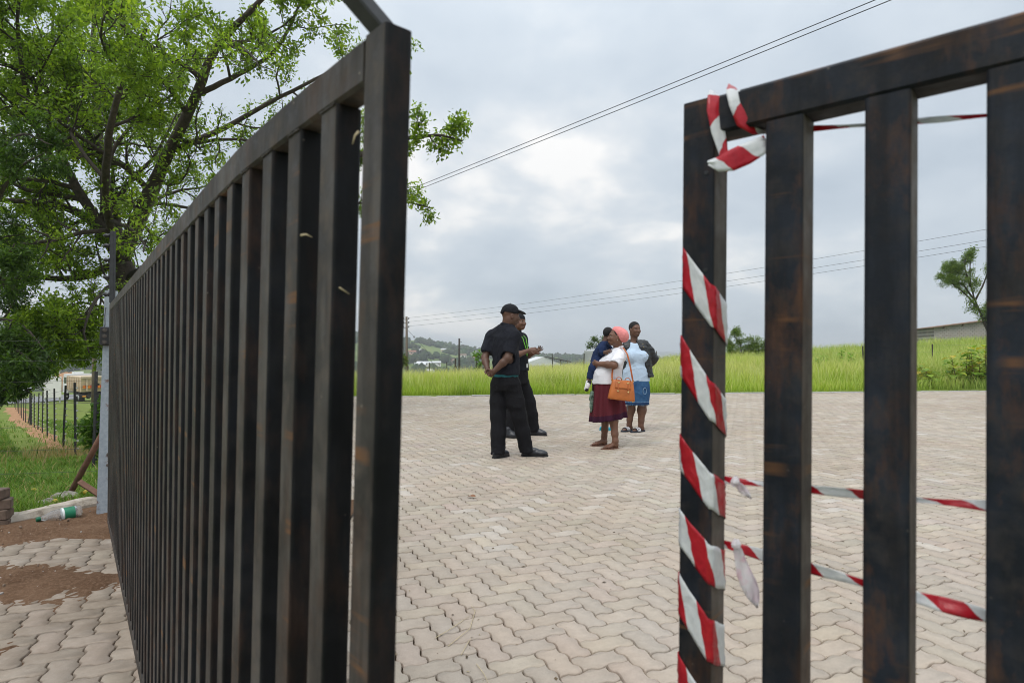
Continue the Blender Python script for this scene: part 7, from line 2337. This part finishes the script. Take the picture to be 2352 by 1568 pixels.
# ------------------------------------------------------------------ litter on the paving
def stalk(px, label, r_=.0016):
    pts_ = [np.array([(x - CX_) / F_ * (F_ * EYE / (y - HY_)), F_ * EYE / (y - HY_), .004 + .004 * (i % 2)]) for i, (x, y) in enumerate(px)]
    MB().tube(pts_, [r_] * (len(pts_) - 1) + [r_ * .5], 5).build('straw_stalk', M['straw'], label=label, cat='straw')
stalk([(1030, 1480), (1080, 1442), (1092, 1400), (1082, 1388)], 'bent straw stalk lying on the pavers')
stalk([(1000, 1462), (1040, 1440), (1078, 1412)], 'straight straw stalk beside the bent one on the pavers')
stalk([(1095, 1520), (1112, 1545), (1124, 1568)], 'straw stalk at the bottom of the paving, centre')
stalk([(1060, 1500), (1072, 1480), (1082, 1462)], 'short straw stalk below the bent one')
stalk([(2220, 1278), (2240, 1290), (2262, 1262)], 'thin dry stalk on the pavers between the right bars')
stalk([(1290, 925), (1305, 921), (1318, 926), (1322, 922)], 'dark twig on the far paving between the groups', .006)
M['dry_leaf'] = simple('dry_leaf', (.22, .10, .05), .8, .3, 40, .3, .003)
P = at(1083, 1142, F_ * EYE / (1142 - HY_))
lf = [(-.035, 0, .008), (-.01, -.018, .022), (.03, -.012, .014), (.04, .006, .02), (.012, .02, .03), (-.02, .016, .016)]
o = MB().add(lf, [(0, 1, 4, 5), (1, 2, 3, 4)]).build('dry_leaf', M['dry_leaf'], label='single curled brown leaf on the pavers', cat='leaf')
o.location = (P[0], P[1], 0)
md = o.modifiers.new('thick', 'SOLIDIFY'); md.thickness = .001

# grit, leaf crumbs and twigs blown over the paving
rr = random.Random(77); gm_ = MB()
for k in range(420):
    y_ = 2.2 + 15 * rr.random() ** 1.4; x_ = rr.uniform(-.30, .85) * y_
    if y_ > kerb_y(x_) - .2 or x_ < edge_x(np.array(y_)) + .1: continue
    a = rr.random() * 6.28; l_ = rr.choice((.003, .004, .005, .007, .011)) * (1 + .10 * y_); w_ = l_ * rr.uniform(.18, .6)
    ca_, sa_ = math.cos(a), math.sin(a); z_ = .003
    g = rr.uniform(.5, 1.2); col = (.12 * g, .085 * g, .05 * g) if rr.random() < .75 else (.34 * g, .28 * g, .15 * g)
    q4 = [(-l_, 0), (0, -w_), (l_, 0), (0, w_)]
    gm_.add([(x_ + u * ca_ - v * sa_, y_ + u * sa_ + v * ca_, z_ + (.0015 if i % 2 else 0)) for i, (u, v) in enumerate(q4)] + [(x_, y_, z_ + .003)], [(0, 1, 4), (1, 2, 4), (2, 3, 4), (3, 0, 4), (3, 2, 1, 0)], col)
M['grit'] = toned('grit', .95, .2, 60, 0)
gm_.build('paving_grit', M['grit'], tone=True, kind='stuff', label='specks of grit and leaf crumbs scattered over the paving', cat='debris')
# ------------------------------------------------------------------ air
hz = MB().box(-4300, 4300, -70, 5300, -95, 82)
t = bpy.data.materials.new('haze'); t.use_nodes = True; t.node_tree.nodes.clear()
ho = t.node_tree.nodes.new('ShaderNodeOutputMaterial'); hv = t.node_tree.nodes.new('ShaderNodeVolumePrincipled')
hv.inputs['Color'].default_value = (.93, .97, 1.0, 1); hv.inputs['Density'].default_value = .00040; hv.inputs['Anisotropy'].default_value = .2
t.node_tree.links.new(hv.outputs[0], ho.inputs['Volume'])
hz.build('haze', t, kind='stuff', label='thin pale air over the whole valley', cat='haze')
